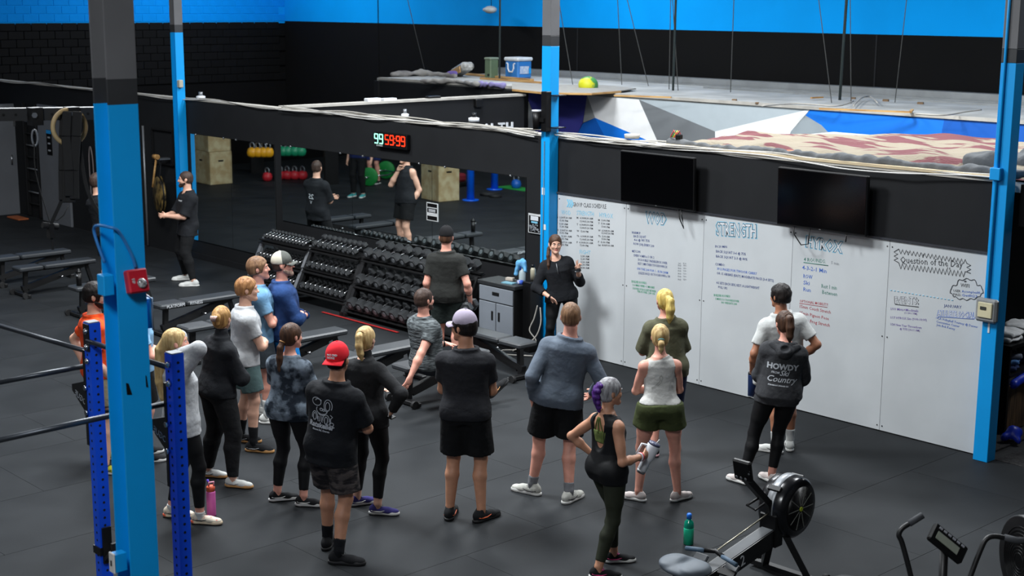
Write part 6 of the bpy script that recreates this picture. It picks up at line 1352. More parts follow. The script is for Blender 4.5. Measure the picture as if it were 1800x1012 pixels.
def dtext(s_, size, O, X, Y, tgt, m, parent, bold=0., shear=0., align='CENTER', name='print'):
    me = text_mesh(s_, size, 0, bold, align, shear, 2); bm = bmesh.new(); bm.from_mesh(me); bmesh.ops.triangulate(bm, faces=bm.faces); V2 = [(v.co.x, v.co.y) for v in bm.verts]; Fc = [[v.index for v in f.verts] for f in bm.faces]; bm.free()
    return drape(name, V2, Fc, O, X, Y, tgt, m, parent)
def dline(paths, r, O, X, Y, tgt, m, parent, name='print_drawing'):
    V2 = []; Fc = []
    for P_ in paths:
        P_ = [np.array(p, float) for p in P_]; n = len(P_); o = len(V2)
        for i in range(n):
            d = unit(np.append(P_[min(i+1, n-1)]-P_[max(i-1, 0)], 0))[:2]; q = np.array([-d[1], d[0]])*r; V2 += [tuple(P_[i]+q), tuple(P_[i]-q)]
        Fc += [(o+2*i, o+2*i+1, o+2*i+3, o+2*i+2) for i in range(n-1)]
    return drape(name, V2, Fc, O, X, Y, tgt, m, parent)

def BF(P, u, side=0.): return P.pel+P.ax*u*P.s+P.Lt*side-P.Ft*.2, -P.Lt, P.ax     # seen from behind: text runs towards the person's right
def FFr(P, u, side=0.): return P.pel+P.ax*u*P.s+P.Lt*side+P.Ft*.2, P.Lt, P.ax
PONY = [(-.105, 0, .045, .022), (-.145, 0, .02, .028), (-.15, 0, -.06, .027), (-.13, 0, -.15, .022), (-.12, 0, -.21, .010)]
# coach
f = [G_(1010, 640, -32), G_(962, 640, -62)]
P = person('young woman coach in a black half-zip sweater pointing to the white board', mid(*f), 1.68, -43, 'f', feet=f, neckpx=972, neck=(0, 0), head=(8, 0),
           arms=(((.20, .13, -.10), (-.2, .5, -1), (1, 0, 0), .3), ((.25, -.05, -.36), (-.3, 1, -.6), (-.4, 0, -1), .25)), skin=SKIN, top=dict(k='tee', m=BK, sleeve=1.62, n='sweater', hem=-.07, off=.026, collar=0, scoop=.0, soff=.022),
           bottom=dict(k='leggings', m=BK2), hair=dict(k='pony', m=H_BR, tail=[(-.09, -.02, .0, .02), (-.07, -.07, -.07, .024), (.02, -.095, -.15, .024), (.06, -.095, -.26, .020), (.06, -.09, -.34, .01)]), shoes=dict(m=SH_B, sole=SO_W), res=.0075,
           handpose=(dict(d=(0, 0, 1), pn=az(-20), curl=1.2, point=(0, 1)), dict(d=az(20)*.9+V3(0, 0, -.45), pn=az(-133), curl=.25)))
o_, x_, y_ = FFr(P, .36); link('zip', MB().tube([P.pel+P.ax*u*P.s+P.Ft*(.150 if u < .40 else .125) for u in (.30, .38, .44)], .004, 6), SILV, P.top)
link('bracelet', MB().tube([P.wr[0]+(P.Ft*math.cos(a)+P.Lt*math.sin(a))*.033 for a in np.linspace(0, 6.28, 14, endpoint=False)], .007, 6, closed=True), INK['white'], P.root)
# far man in black
f = [G_(340, 503, 232), G_(327, 492, 236)]
P = person('man in an oversized black tee and joggers by the far blue column', mid(*f), 1.84, 258, 'm', res=.0105, feet=f, neckpx=329, head=(-20, 0), arms=(((.34, -.16, -.27), (-.4, .6, -.8), (0, -1, 0), .5), ((.36, -.13, -.26), (-.4, .6, -.8), (0, -1, 0), .5)),
           top=dict(k='tee', m=BK, sleeve=.92, off=.034, soff=.034, hem=-.16), bottom=dict(k='pants', m=BKS, r=.045), hair=dict(k='short', m=H_SH, th=.006, wob=.0004), beard=H_SH, shoes=dict(m=SH_W, sole=SO_W), skin=SKIN)
o_, x_, y_ = FFr(P, .37, .07); dtext('CROSSFIT', .028, o_, x_, y_, P.top, INK['white'], P.root, .001)
o_, x_, y_ = BF(P, .20); dtext('25', .12, o_, x_, y_, P.top, INK['white'], P.root, .002); o_, x_, y_ = BF(P, .12); dtext('V', .08, o_, x_, y_, P.top, INK['white'], P.root)
# man in the vest
P = person('tall man in a black vest and shorts, mostly behind the foreground column', (-19.45, -2.85), 1.95, 98, 'm', res=.0105, neckpx=166, head=(-8, 0), arms=(((.17, -.20, .02), (.3, .5, -1), (0, -1, 0), .9), 'down'), skin=SKIN,
           top=dict(k='tank', m=BK, off=.02, hem=-.08, arm=.03), bottom=dict(k='shorts', m=BKS, stop=.75), hair=dict(k='short', m=H_SH), shoes=dict(m=SH_B, sole=SO_W), g=1.05)
link('watch', MB().tube([P.wr[0]+(P.Ft*math.cos(a)*.03+V3(0, 0, 1)*.0+P.Lt*math.sin(a)*.03) for a in np.linspace(0, 6.28, 14, endpoint=False)], .008, 6, closed=True), BEZ, P.root)
# orange tee
f = [G_(182, 806, 40), G_(186, 832, 38)]
P = person('bearded man in glasses and an orange tee behind the left blue upright', mid(*f), 1.84, 72, 'm', feet=f, neckpx=163, head=(-24, -3), arms=(((-.08, .06, -.40), (-.6, 1, 0), (0, -1, 0), .6), ((.12, .03, -.49), (-1, .2, 0), (0, -1, 0), .5)), g=1.08,
           top=dict(k='tee', m=cloth('orange_jersey', (232, 84, 30), rgb2=(206, 62, 24), vs=14), hem=-.05), bottom=dict(k='shorts', m=cloth('khaki_shorts', (142, 132, 108)), stop=.74), hair=dict(k='short', m=H_DK, th=.016, wob=.002), beard=H_DK,
           shoes=dict(m=cloth('shoe_yellow', (172, 168, 36), bump=.15), sole=SO_W, lace=SO_B, stripe=SO_B), skin=SKIN)
for sg in (-1, 1): link('lens_frame', MB().tube([P.hp(.102, sg*.034, .004)+(P.HL*math.cos(a)*.022+P.HU*math.sin(a)*.017) for a in np.linspace(0, 6.28, 14, endpoint=False)], .0022, 5, closed=True), BEZ, P.root); link('temple', MB().cyl(P.hp(.10, sg*.056, .010), P.hp(.0, sg*.082, .010), .002, 5), BEZ, P.root)
link('bridge', MB().cyl(P.hp(.106, -.012, .006), P.hp(.106, .012, .006), .002, 5), BEZ, P.root)
link('short_liner', MB().tube([P.ank[1]*0+P.knee[1]*.80+(P.pel-P.Lt*.084*P.s)*.20+V3(math.cos(a), math.sin(a), 0)*.098 for a in np.linspace(0, 6.28, 18, endpoint=False)], .014, 6, closed=True), BK2, P.root)
# light blue tee, hidden by the column
P = person('person in a light blue tee with crossed arms hidden behind the foreground column', (-12.29, -6.23), 1.75, 66, 'm', res=.0108, neckpx=236, arms=('cross', 'cross2'), top=dict(k='tee', m=cloth('pale_blue_tee', (128, 172, 206)), hem=-.03), bottom=dict(k='shorts', m=BKS, stop=.8), hair=dict(k='short', m=H_BR), shoes=dict(m=SH_B, sole=SO_W), socks=dict(h=.08, m=SK_B), skin=SKIN4)
link('watch', MB().tube([P.wr[1]+(P.Ft*math.cos(a)+V3(0, 0, 1)*math.sin(a))*.032 for a in np.linspace(0, 6.28, 14, endpoint=False)], .008, 6, closed=True), BEZ, P.root)
# sweatshirt
f = [G_(303, 908, 42), G_(352, 920, 38)]
hpz = dict(d=(0, 0, .2))
P = person('woman in a grey sweatshirt holding her long blond hair behind her head', mid(*f), 1.74, 70, 'f', feet=f, neckpx=304, head=(-6, 4), g=1.08, arms=(((-.03, -.10, .22), (.5, .7, 1.2), (1, 0, 0), .4), ((-.03, -.10, .17), (.9, .5, .9), (1, 0, 0), .4)),
           top=dict(k='tee', m=cloth('ash_grey_sweatshirt', (172, 174, 176), rgb2=(160, 162, 165), vs=40), sleeve=1.92, n='sweatshirt', hem=-.13, off=.034, soff=.026, wob=.004, loose=.9), bottom=dict(k='leggings', m=BK2), res=.0075,
           hair=dict(k='long', m=H_BL, tail=[(-.09, 0, .03, .035), (-.135, 0, -.05, .046), (-.15, 0, -.17, .05), (-.16, 0, -.32, .048), (-.16, 0, -.46, .030), (-.16, 0, -.54, .012)]), shoes=dict(m=cloth('shoe_cream', (206, 196, 178), rgb2=(198, 120, 110), vs=22, ramp=(.34, .4), bump=.1), sole=mat('sole_sunset', (226, 206, 176), .5, rgb2=(230, 96, 60), vs=9, ramp=(.42, .52)), lace=SO_W, stripe=SO_B), socks=dict(h=.03, m=SK_W), skin=SKIN4,
           handpose=(dict(d=az(200)+V3(0, 0, -.1), pn=az(-43), curl=.3), dict(d=az(212)+V3(0, 0, .35), pn=az(137), curl=.2)))
# bun
f = [G_(366, 838, 36), G_(410, 856, 34)]
P = person('woman in a black sweater and trousers with a claw clip in her bun', mid(*f), 1.72, 86, 'f', feet=f, neckpx=391, g=1.10, head=(36, 0), arms=('cross', 'cross2'), top=dict(k='tee', m=BK, sleeve=1.95, n='sweater', collar=1, hem=-.05, off=.036, soff=.030, wob=.004), bottom=dict(k='pants', m=BKS, r=.05),
           hair=dict(k='bun', m=H_GD, tail=[(-.085, 0, .065, .042), (-.115, 0, .03, .042), (-.11, 0, -.02, .034)]), shoes=dict(m=SH_W, sole=GUM, lace=SO_W, stripe=SILV), skin=SKIN)
for k_ in range(5): link('hair_claw', MB().tube([P.hp(-.155, -.03+.015*k_, .055), P.hp(-.17, -.02+.012*k_, .035), P.hp(-.155, -.005+.008*k_, .005)], .0055, 6), mat('claw_pink', (206, 176, 168), .3), P.root)
# grey tee
f = [G_(424, 776, 38), G_(446, 793, 34)]
P = person('auburn-haired man in a pale grey tee and grey-green shorts', mid(*f), 1.76, 70, 'm', feet=f, neckpx=432, head=(-10, 0), arms=('cross', 'cross2'), top=dict(k='tee', m=cloth('pale_grey_tee', (176, 178, 180)), hem=-.06, off=.028), bottom=dict(k='shorts', m=cloth('sage_shorts', (80, 102, 102)), stop=.78),
           hair=dict(k='short', m=H_AU, th=.014), shoes=dict(m=SH_B, sole=GUM, lace=SO_B, stripe=SILV), socks=dict(h=.17, m=SK_B), skin=SKIN)
# light blue shirt young man
f = [G_(452, 728, 40), G_(470, 744, 38)]
P = person('young man in a light blue shirt behind the man in the pale grey tee', mid(*f), 1.79, 66, 'm', feet=f, neckpx=453, head=(-12, 6), arms=('down', 'cross'), top=dict(k='tee', m=cloth('sky_blue_tee', (112, 152, 182), rgb2=(92, 132, 164), vs=5), hem=-.08, off=.03), bottom=dict(k='shorts', m=cloth('slate_shorts', (52, 58, 64)), stop=.8),
           hair=dict(k='short', m=H_LB, th=.016), shoes=dict(m=SH_W, sole=SO_W), socks=dict(h=.17, m=SK_W), skin=SKIN4)
# navy sweater
P = person('grey-bearded man in a navy pullover, mesh-back cap and bright blue shorts', (-12.63, -4.34), 1.8, 62, 'm', neckpx=495, head=(-8, 4), g=1.18, arms=('cross', 'cross2'), top=dict(k='tee', m=cloth('navy_fleece', (30, 58, 104), rgb2=(24, 48, 90), vs=8), sleeve=1.60, n='sweater', hem=-.10, off=.03, soff=.026, collar=0, scoop=-.01),
           bottom=dict(k='shorts', m=cloth('azure_shorts', (20, 130, 206)), stop=.8), hair=dict(k='short', m=H_SH, th=.002), beard=H_GB, cap=dict(m=mat('cap_cream_mesh', (184, 180, 164), .8), bm=cloth('cap_brim_charcoal', (82, 84, 80)), front=cloth('cap_brim_charcoal', ()), yaw=0), shoes=dict(m=SH_B, sole=SO_W), skin=SKIN4)
# tie-dye
f = [G_(488, 880, 62), G_(534, 889, 40)]
P = person('woman in a grey tie-dye tee with a long dark ponytail', mid(*f), 1.69, 118, 'f', feet=f, neckpx=511, head=(-26, 0), g=1.06, arms=('cross', 'cross2'), top=dict(k='tee', m=cloth('tie_dye_tee', (112, 124, 136), rgb2=(30, 38, 48), vs=9, ramp=(.42, .58)), hem=-.10, off=.030, soff=.024, sleeve=.74), bottom=dict(k='leggings', m=BK2), 
           hair=dict(k='pony', m=H_BR, tail=[(-.10, 0, -.04, .024), (-.13, 0, -.09, .030), (-.14, 0, -.18, .030), (-.135, 0, -.29, .026), (-.13, 0, -.38, .010)], tie=GUM), shoes=dict(m=SH_B, sole=SO_W, lace=SO_B, stripe=SO_W), skin=SKIN4)
# red cap
f = [G_(576, 962, 128), G_(596, 990, 38)]
P = person('man with a backwards red cap, black printed tee and camouflage shorts', mid(*f), 1.79, 116, 'm', feet=f, neckpx=596, head=(4, 0), g=1.10, arms=('cross', 'cross2'), top=dict(k='tee', m=BK, hem=-.14, off=.030, soff=.026, sleeve=.80), bottom=dict(k='shorts', m=cloth('camo_shorts', (74, 68, 66), rgb2=(34, 32, 34), vs=9, ramp=(.44, .54), stretch=(1, 1, 2.2)), stop=.86, r=.112),
           hair=dict(k='short', m=H_DK, th=.004, brow=True), cap=dict(m=cloth('red_cap', (226, 40, 52), bump=.1), yaw=180), shoes=dict(m=SH_B, sole=SO_B, lace=SO_B), socks=dict(h=.12, m=SK_B), skin=SKIN2, tattoo=(1, .05, .85))
PW = mat('print_white', (184, 188, 194), .8)
o_, x_, y_ = BF(P, .165, .035); dtext('Ratskeller', .058, o_, x_, y_, P.top, PW, P.top, .0022, .1); o_, x_, y_ = BF(P, .138, .03); dtext('Mount Sol, Oregon', .020, o_, x_, y_, P.top, PW, P.top, .0008)
O2, X2, Y2 = BF(P, .215, .035); arc = lambda cx, cy, rx, ry, a0, a1, n=18: [(cx+rx*math.cos(a), cy+ry*math.sin(a)) for a in np.linspace(a0, a1, n)]
dline([arc(-.055, .155, .045, .032, 0, 6.28), arc(-.035, .165, .03, .015, .3, 3.4), arc(.055, .14, .036, .052, -.6, 4.6), arc(.052, .135, .020, .036, 0, 6.28), arc(.0, .095, .052, .034, 2.6, 6.6), arc(-.005, .10, .014, .010, 0, 6.28, 10), arc(.018, .098, .010, .008, 0, 6.28, 10),
       arc(-.065, .03, .028, .042, -.4, 3.5), arc(-.065, .03, .016, .028, 0, 6.28), arc(.045, .022, .030, .042, -.3, 3.4), arc(.045, .018, .014, .030, 0, 6.28), [(-.03, .04), (-.03, .0), (-.012, .0), (-.012, .045)], [(.005, .045), (.005, .0), (.018, .0)],
       [(.08, .07), (.10, .055), (.085, .04), (.085, -.005)], arc(.095, -.005, .018, .014, 0, 6.28, 12), arc(.0, .065, .03, .012, 3.3, 6.1, 8)], .0032, O2, X2, Y2, P.top, PW, P.top)
cx_ = P.hp(-.012, 0, .032); bk = unit(-P.HF); lx = unit(P.HL)
for s_, u_, sz in (('NO END', .022, .022), ('NONE', .0, .022)): 
    c_ = cx_+(bk*.1085+P.HU*u_)*P.hs; place_text('cap_lettering', s_, sz, tuple(P.O+c_-(-lx)*.036+bk*.004), tuple(-lx), tuple(unit(P.HU-bk*.0)), INK['white'], P.root, .001, .0012)
# blond ponytail, hand on hip
f = [G_(628, 888, 70), G_(664, 904, 40)]
P = person('woman in a black zip top with high blond ponytail, hand on hip', mid(*f), 1.70, 112, 'f', feet=f, neckpx=641, head=(4, 0), g=1.08, arms=('cross', ((.06, .10, -.37), (-.35, 1, .1), (0, -1, 0), .9)), top=dict(k='tee', m=cloth('charcoal_top', (34, 35, 37)), sleeve=1.93, n='running_top', collar=1, hem=-.12, off=.018, soff=.018), bottom=dict(k='leggings', m=BK2),
           hair=dict(k='pony', m=H_BL, tail=[(-.09, 0, .075, .022), (-.135, 0, .05, .030), (-.15, -.01, -.03, .034), (-.145, -.02, -.10, .028), (-.14, -.03, -.155, .010)], tie=H_BL), shoes=dict(m=cloth('shoe_indigo', (52, 48, 104), bump=.15), sole=SO_W, lace=SO_B, stripe=SO_W), skin=SKIN)
hc1 = P.O+P.hand[1][0]; ph = thing('phone', 'phone in a black case in the hand of the woman with the high blond ponytail', 'phone', tuple(hc1-P.Ft*.03), R(112)); link('phone_body', MB().box((0, 0, 0), (.08, .155, .012), (.3, 0, 0), bev=.004), BEZ, ph); link('phone_edge', MB().box((0, .078, .022), (.07, .004, .010), (.3, 0, 0)), SILV, ph)
# seated man
hipp = fl(752, 636, .57); fL = fl(872, 700, .0); fR = fl(893, 694, .0); fz = math.degrees(math.atan2(fL[1]+fR[1]-2*hipp[1], fL[0]+fR[0]-2*hipp[0]))
dF = az(fz); fLw = hipp+dF*.80+V3(-dF[1], dF[0], 0)*.12; fRw = hipp+dF*.84-V3(-dF[1], dF[0], 0)*.14
P = person('seated man in a heathered grey tee leaning back on a bench', (hipp[0], hipp[1]), 1.80, fz, 'm', feet=[(fLw[0], fLw[1], fz+4, .02), (fRw[0], fRw[1], fz-6, .06)], sit=tuple(hipp), neck=(-.06, .0), neckpx=742, head=(0, 3), g=1.08, knees=(tuple(V3(0, 0, 1)+dF*.4), tuple(V3(0, 0, 1)+dF*.4)),
           arms=(((.40, -.02, -.33), (-.3, .6, -1), (0, 0, -1), .4), ((-.34, .05, -.43), (-.8, .6, 0), (0, -1, 0), .3)), top=dict(k='tee', m=cloth('heather_grey_tee', (98, 104, 106), rgb2=(58, 62, 64), vs=16, stretch=(1, 1, 4), ramp=(.42, .6)), hem=-.05, off=.018, sleeve=.55), bottom=dict(k='shorts', m=cloth('charcoal_shorts', (40, 43, 50)), stop=.78, waist=.06),
           hair=dict(k='short', m=H_SH, th=.010), beard=H_SH, shoes=dict(m=SH_B, sole=SO_B, lace=SO_B, stripe=GUM, tilt=(25, 35)), socks=dict(h=.05, m=SK_W), skin=SKIN4)
link('watch', MB().tube([P.wr[0]*.93+P.el[0]*.07+(np.cross(unit(P.wr[0]-P.el[0]), (0, 0, 1))*math.cos(a)+V3(0, 0, 1)*math.sin(a))*.032 for a in np.linspace(0, 6.28, 14, endpoint=False)], .010, 6, closed=True), BEZ, P.root)
# lavender cap
f = [G_(791, 910, 128), G_(846, 915, 92)]
P = person('man in a plain black tee and shorts with a faded lavender cap', mid(*f), 1.86, 132, 'm', feet=f, neckpx=819, head=(58, 0), g=1.04, arms=('front', 'front'), top=dict(k='tee', m=cloth('soft_black_tee', (36, 37, 41)), hem=-.06, off=.022, sleeve=.62), bottom=dict(k='shorts', m=BKS, stop=.86, r=.116),
           hair=dict(k='short', m=H_DK, th=.014), cap=dict(m=cloth('lavender_cap', (164, 154, 172), bump=.1), yaw=0), shoes=dict(m=SH_B, sole=SO_B, lace=SO_B, stripe=mat('orange_accent', (210, 96, 50))), skin=SKIN2)
link('cap_opening', MB().sphere(P.hp(-.100, 0, .035), .034, 12, 8, (.45, 1, .7), np.stack([P.HF, P.HL, P.HU], 1)), H_DK, P.root)
# black cap at the rack
pc = fl(785, 397, 1.76)
P = person('man in a black tee and black cap choosing a weight at the dumbbell rack', (pc[0], pc[1]), 1.76, 122, 'm', neckpx=784, head=(10, 0), g=1.14, arms=('down', ((.06, .12, -.50), (-.7, .4, 0), (0, -1, 0), .9)), top=dict(k='tee', m=cloth('olive_black_tee', (38, 39, 37)), hem=-.10, off=.026, sleeve=.66), bottom=dict(k='shorts', m=cloth('dark_green_shorts', (30, 38, 36)), stop=.85),
           hair=dict(k='short', m=H_BR, th=.005), cap=dict(m=cloth('black_cap', (20, 20, 22), bump=.1), yaw=0), shoes=dict(m=SH_B, sole=SO_W), socks=dict(h=.06, m=SK_W), skin=SKIN4, tattoo=(1, .55, .64))
hd = P.O+P.hand[1][0]; d_ = dup(p_l, tuple(hd+P.hand[1][1]*.02), (0, 0, R(32)), 'black hex dumbbell held in the right hand of the man in the black cap'); 
if 'group' in d_: del d_['group']
# grey long sleeve
f = [G_(936, 868, 192), G_(1000, 882, 100)]
P = person('broad man in a blue-grey long-sleeved shirt and black shorts', mid(*f), 1.85, 137, 'm', feet=f, neckpx=1009, hipd=(0, -.06), head=(-4, 0), g=1.06, arms=(((.02, .13, -.50), (-.7, .4, 0), (0, -1, 0), .35), ((.20, .06, -.40), (-.8, .6, 0), (0, -1, 0), .5)), top=dict(k='tee', m=cloth('slate_long_sleeve', (98, 108, 120), rgb2=(86, 96, 109), vs=3), sleeve=1.97, n='long_sleeve_shirt', hem=-.09, off=.020, soff=.012),
           bottom=dict(k='shorts', m=BKS, stop=.86, r=.118), hair=dict(k='short', m=H_LB, th=.008), shoes=dict(m=cloth('shoe_pale', (186, 186, 178), rgb2=(160, 160, 154), vs=20, bump=.15), sole=SO_W, lace=SO_W, stripe=SO_B), socks=dict(h=.09, m=SK_G), skin=SKIN4)
# braid
f = [G_(1078, 988, 52), G_(1052, 1016, 44)]
P = person('woman with a grey and purple braid carrying a white tumbler', mid(*f), 1.62, 82, 'f', feet=f, neckpx=1068, head=(-14, 0), g=1.02, arms=(((.06, .10, -.36), (-.8, 1, 0), (0, -1, 0), .8), ((.25, .03, -.30), (-1, .35, -.6), (0, -1, 0), 1.0)), res=.0075,
           top=dict(k='tank', m=BK2, off=.016, hem=-.10, arm=.045, open=1, n='vest_top', nr=.085, scoop=.05), bottom=dict(k='leggings', m=cloth('olive_leggings', (44, 48, 36), rough=.7, bump=.1), stop=1.84), hair=dict(k='braid', m=H_GR, tm=H_PU, tail=[(-.10, 0, .06, .034), (-.125, 0, .02, .036), (-.13, 0, -.03, .034), (-.12, 0, -.08, .030), (-.105, 0, -.125, .024), (-.10, 0, -.16, .014)]),
           shoes=dict(m=SH_B, sole=SO_W, lace=mat('pink_lace', (226, 60, 150)), stripe=mat('pink_stripe', (226, 60, 130))), skin=SKIN2)
G = Field(P.pel-.3, P.neck+.3, .007); nk_ = P.neck; sc_ = [(u, a+.009, b+.009, c) for (u, a, b, c) in P.sec]
G.add(loft(P.pel, nk_, sc_, P.Lt, P.Lt), 0); G.cut(P.pel+P.ax*.355*P.s, P.ax); G.cut(P.pel+P.ax*.245*P.s, -P.ax); build(G, 'sports_bra', cloth('olive_bra', (104, 116, 62), rgb2=(84, 96, 50)), P.root)
for (u0, s0, u1, s1) in ((.34, .05, .47, .01), (.34, -.05, .47, -.01), (.33, .0, .47, .0)): 
    pts = []
    for t_ in np.linspace(0, 1, 7):
        u = u0+(u1-u0)*t_; sd = s0+(s1-s0)*t_; q = P.pel+P.ax*u*P.s+P.Lt*sd-P.Ft*.3; ok, hit, n2, _ = P.body.ray_cast(Vector(q), Vector(P.Ft)); pts.append(np.array(hit)-P.Ft*.004 if ok else q+P.Ft*.2)
    link('bra_strap', MB().tube(pts, .008 if s0 == 0 else .005, 6), cloth('olive_bra', ()), P.root)
for sg in (-1, 1):
    pts = []
    for t_ in np.linspace(0, 1, 9):
        u = .16+(.45-.16)*t_; sd = sg*(.045+.03*t_); q = P.pel+P.ax*u*P.s+P.Lt*sd-P.Ft*.3; ok, hit, n2, _ = P.body.ray_cast(Vector(q), Vector(P.Ft)); pts.append(np.array(hit)-P.Ft*.006 if ok else q+P.Ft*.2)
    link('vest_strap', MB().tube(pts, .005, 6), BK2, P.root)
for k_, c_ in enumerate(((200, 40, 50), (200, 196, 206))): link('bracelet', MB().tube([P.wr[1]*(1-.06-.05*k_)+P.el[1]*(.06+.05*k_)+(np.cross(unit(P.wr[1]-P.el[1]), (0, 0, 1))*math.cos(a)+np.cross(np.cross(unit(P.wr[1]-P.el[1]), (0, 0, 1)), unit(P.wr[1]-P.el[1]))*math.sin(a))*.030 for a in np.linspace(0, 6.28, 14, endpoint=False)], .007, 6, closed=True), mat('bracelet_%d' % k_, c_), P.root)
hc1 = P.O+P.hand[1][0]+P.Ft*.045; tb = thing('tumbler', 'white tumbler with a handle in the hand of the woman with the braid', 'tumbler', tuple(hc1), rot=(0, R(24), R(47)))
link('tumbler_body', MB().lathe([(.032, -.17), (.036, -.165), (.038, -.06), (.049, -.04), (.051, .07), (.049, .075)], n=24), mat('tumbler_white', (226, 230, 236), .35), tb); link('tumbler_lid', MB().lathe([(.050, .075), (.046, .092)]), mat('tumbler_lid', (70, 74, 100), .3), tb); link('base_ring', MB().lathe([(.0325, -.176), (.0365, -.165), (.0372, -.150)]), SILV, tb)
link('tumbler_handle', MB().tube([(-.045, 0, .05), (-.09, 0, .045), (-.095, 0, -.04), (-.04, 0, -.055)], .010, 8), mat('tumbler_white', ()), tb); link('straw', MB().cyl((.01, 0, .08), (.02, 0, .13), .004, 6), SO_W, tb)
# white tank
f = [G_(1122, 880, 196), G_(1190, 880, 84)]
P = person('blond woman in a white vest and short olive shorts', mid(*f), 1.67, 137, 'f', feet=f, neckpx=1160, head=(0, 0), g=1.0, arms=('cross', 'cross2'), top=dict(k='tank', m=cloth('off_white_vest', (200, 200, 196)), off=.012, hem=.045, arm=.012, n='vest_top', wob=.004, nr=.072, scoop=.03, lay=-.014), bottom=dict(k='shorts', m=cloth('olive_shorts', (72, 80, 48), rgb2=(60, 68, 40), vs=5), stop=.46, r=.132, off=.024, waist=.048, wob=.005),
           hair=dict(k='pony', m=H_BL, tail=[(-.10, 0, -.01, .024), (-.125, 0, -.04, .028), (-.125, 0, -.09, .022), (-.12, 0, -.125, .008)], tie=mat('teal_tie', (110, 168, 172))), shoes=dict(m=cloth('shoe_blush', (196, 186, 182), bump=.15), sole=SO_W, lace=SO_W), skin=SKIN4)
o_, x_, y_ = BF(P, .295, .0); dline([arc(0, .012, .013, .018, -1.2, 4.4), [(-.004, -.004), (-.02, -.03), (-.05, -.06), (-.085, -.085)], [(.006, -.004), (.0, -.03), (-.03, -.06)]], .0035, o_, x_, y_, P.top, cloth('off_white_shadow', (168, 168, 164)), P.top, 'twist_shade')  # knot loop and folds drawn in a shaded tone of the vest
# olive tee
f = [G_(1150, 800, 150), G_(1184, 797, 120)]
P = person('woman in an olive tee and navy shorts with a messy yellow-blond ponytail', mid(*f), 1.72, 137, 'f', feet=f, neckpx=1168, head=(14, 0), g=1.02, arms=('cross', 'cross2'), top=dict(k='tee', m=cloth('olive_tee', (84, 84, 66), rgb2=(74, 74, 56), vs=4), hem=-.10, off=.036, soff=.030, sleeve=.95, wob=.005, loose=.9), bottom=dict(k='shorts', m=cloth('navy_jersey', (26, 34, 60)), stop=.92, r=.085),
           hair=dict(k='pony', m=H_YL, tail=[(-.10, 0, .05, .028), (-.14, -.01, .02, .040), (-.15, -.01, -.06, .046), (-.14, -.01, -.14, .034), (-.13, -.01, -.20, .012)]), shoes=dict(m=SH_B, sole=mat('sole_pink', (206, 160, 164)), lace=SO_B), skin=SKIN4)
# white tee
f = [G_(1362, 795, 196), G_(1388, 790, 128)]
P = person('dark-haired man in a white tee facing the board, hand on his hip', mid(*f), 1.73, 140, 'm', feet=f, neckpx=1370, head=(30, 0), arms=(((.10, .10, -.47), (-.8, .5, 0), (0, -1, 0), .7), 'hip'), top=dict(k='tee', m=cloth('white_tee', (190, 192, 190)), hem=-.08, off=.026, sleeve=.7), bottom=dict(k='shorts', m=cloth('navy_jersey', ()), stop=.85), hair=dict(k='short', m=H_DK, th=.020, wob=.003), shoes=dict(m=SH_W, sole=SO_W, stripe=SO_B), socks=dict(h=.14, m=SK_W), skin=SKIN3)
hc1 = P.O+P.hand[0][0]; tb = thing('tumbler', 'dark blue tumbler held low by the man in the white tee', 'tumbler', tuple(hc1+V3(0, 0, -.09)+az(227)*.01), R(47)); link('tumbler_body', MB().lathe([(.036, -.13), (.041, -.125), (.046, .09), (.045, .095)], n=24), mat('navy_steel', (20, 42, 84), .4), tb); link('tumbler_lid', MB().lathe([(.046, .095), (.044, .115)]), BEZ, tb); link('carry_loop', MB().tube([(-.03, 0, .11), (-.02, 0, .15), (.02, 0, .15), (.03, 0, .11)], .005, 6), BEZ, tb); link('base_ring', MB().lathe([(.037, -.137), (.0415, -.125)]), SILV, tb)
ct = thing('towel', 'white towel hanging over the arm of the man in the white tee', 'towel', (0, 0, 0)); F = Field(P.O+P.wr[0]-.2, P.O+P.wr[0]+.25, .010); w0 = P.O+P.wr[0]+az(47)*.045-V3(0, 0, 0); F.add(cone(w0+V3(0, 0, .10), w0+az(47)*.01+V3(0, 0, -.12), .036, .042), 0); F.add(cone(P.O+P.wr[0]+V3(0, 0, .09), w0+V3(0, 0, .10), .04), .02); F.wob(.004, 30, 4); build(F, 'towel_cloth', SK_W, ct)
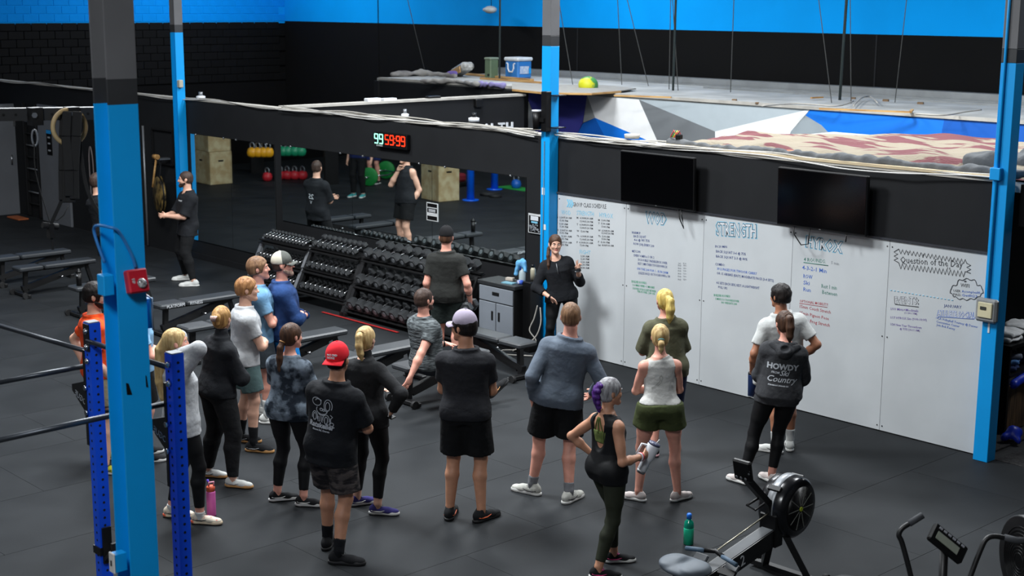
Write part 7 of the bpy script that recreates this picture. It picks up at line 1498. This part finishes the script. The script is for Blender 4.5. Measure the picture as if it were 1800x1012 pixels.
# hoodie
f = [G_(1306, 850, 178), G_(1356, 848, 160)]
P = person('woman in a dark grey lettered hoodie and black leggings with a brown ponytail', mid(*f), 1.71, 128, 'f', feet=f, neckpx=1384, hipd=(0, -.16), head=(20, -8), g=1.10, arms=('cross', 'cross2'), top=dict(k='tee', m=cloth('charcoal_hoodie', (56, 57, 60), rgb2=(48, 49, 52), vs=30), sleeve=1.9, n='hoodie', hood=1, hem=-.10, off=.042, soff=.034, wob=.004, loose=.85), bottom=dict(k='leggings', m=BK2), 
           hair=dict(k='pony', m=H_BR, tail=[(-.09, 0, .07, .026), (-.135, 0, .05, .036), (-.145, 0, -.03, .040), (-.135, 0, -.11, .034), (-.125, 0, -.16, .014)], tie=H_BR), shoes=dict(m=cloth('shoe_blush', ()), sole=SO_W, lace=SO_W), skin=SKIN4)
for s_, u_, sz, sh_, sd in (('HOWDY', .262, .072, 0, .0), ('FROM', .218, .028, .2, .06), ('Ski', .204, .070, .35, -.02), ('Country', .140, .078, .35, .0), ('STEAMBOAT SPRINGS CO', .100, .016, 0, .02)):
    o_, x_, y_ = BF(P, u_, sd); dtext(s_, sz, o_, x_, y_, P.top, PW, P.top, .003 if s_ == 'HOWDY' else .0008, sh_)
# the two lifters seen in the mirror
hcv = HEXC*V3(1, 1, 0); pa = hcv+HEXV*.05; az0 = math.degrees(math.atan2(HEXU[1], HEXU[0]))+90
q1 = mf(632, 346); q2 = mf(650, 322)
P = person('person in navy shirt and black trousers beside the hex bar in the mirror', (q1[0], q1[1]), 1.80, 62, 'm', res=.0125, arms=('down', 'away'), top=dict(k='tee', m=cloth('navy_top', (24, 34, 76)), hem=-.05), bottom=dict(k='pants', m=BKS), hair=dict(k='short', m=H_DK), shoes=dict(m=cloth('shoe_teal', (60, 150, 150)), sole=SO_W), skin=SKIN)
P = person('person in navy shorts standing inside the hex bar in the mirror', (q2[0]+.1, q2[1]-.1), 1.78, 70, 'm', res=.0125, arms=('down', 'down'), top=dict(k='tee', m=cloth('deep_navy_tee', (22, 26, 50)), hem=-.05), bottom=dict(k='shorts', m=cloth('navy_shorts', (24, 38, 84)), stop=.85), hair=dict(k='short', m=H_BR), shoes=dict(m=SH_B, sole=SO_W), skin=SKIN4)
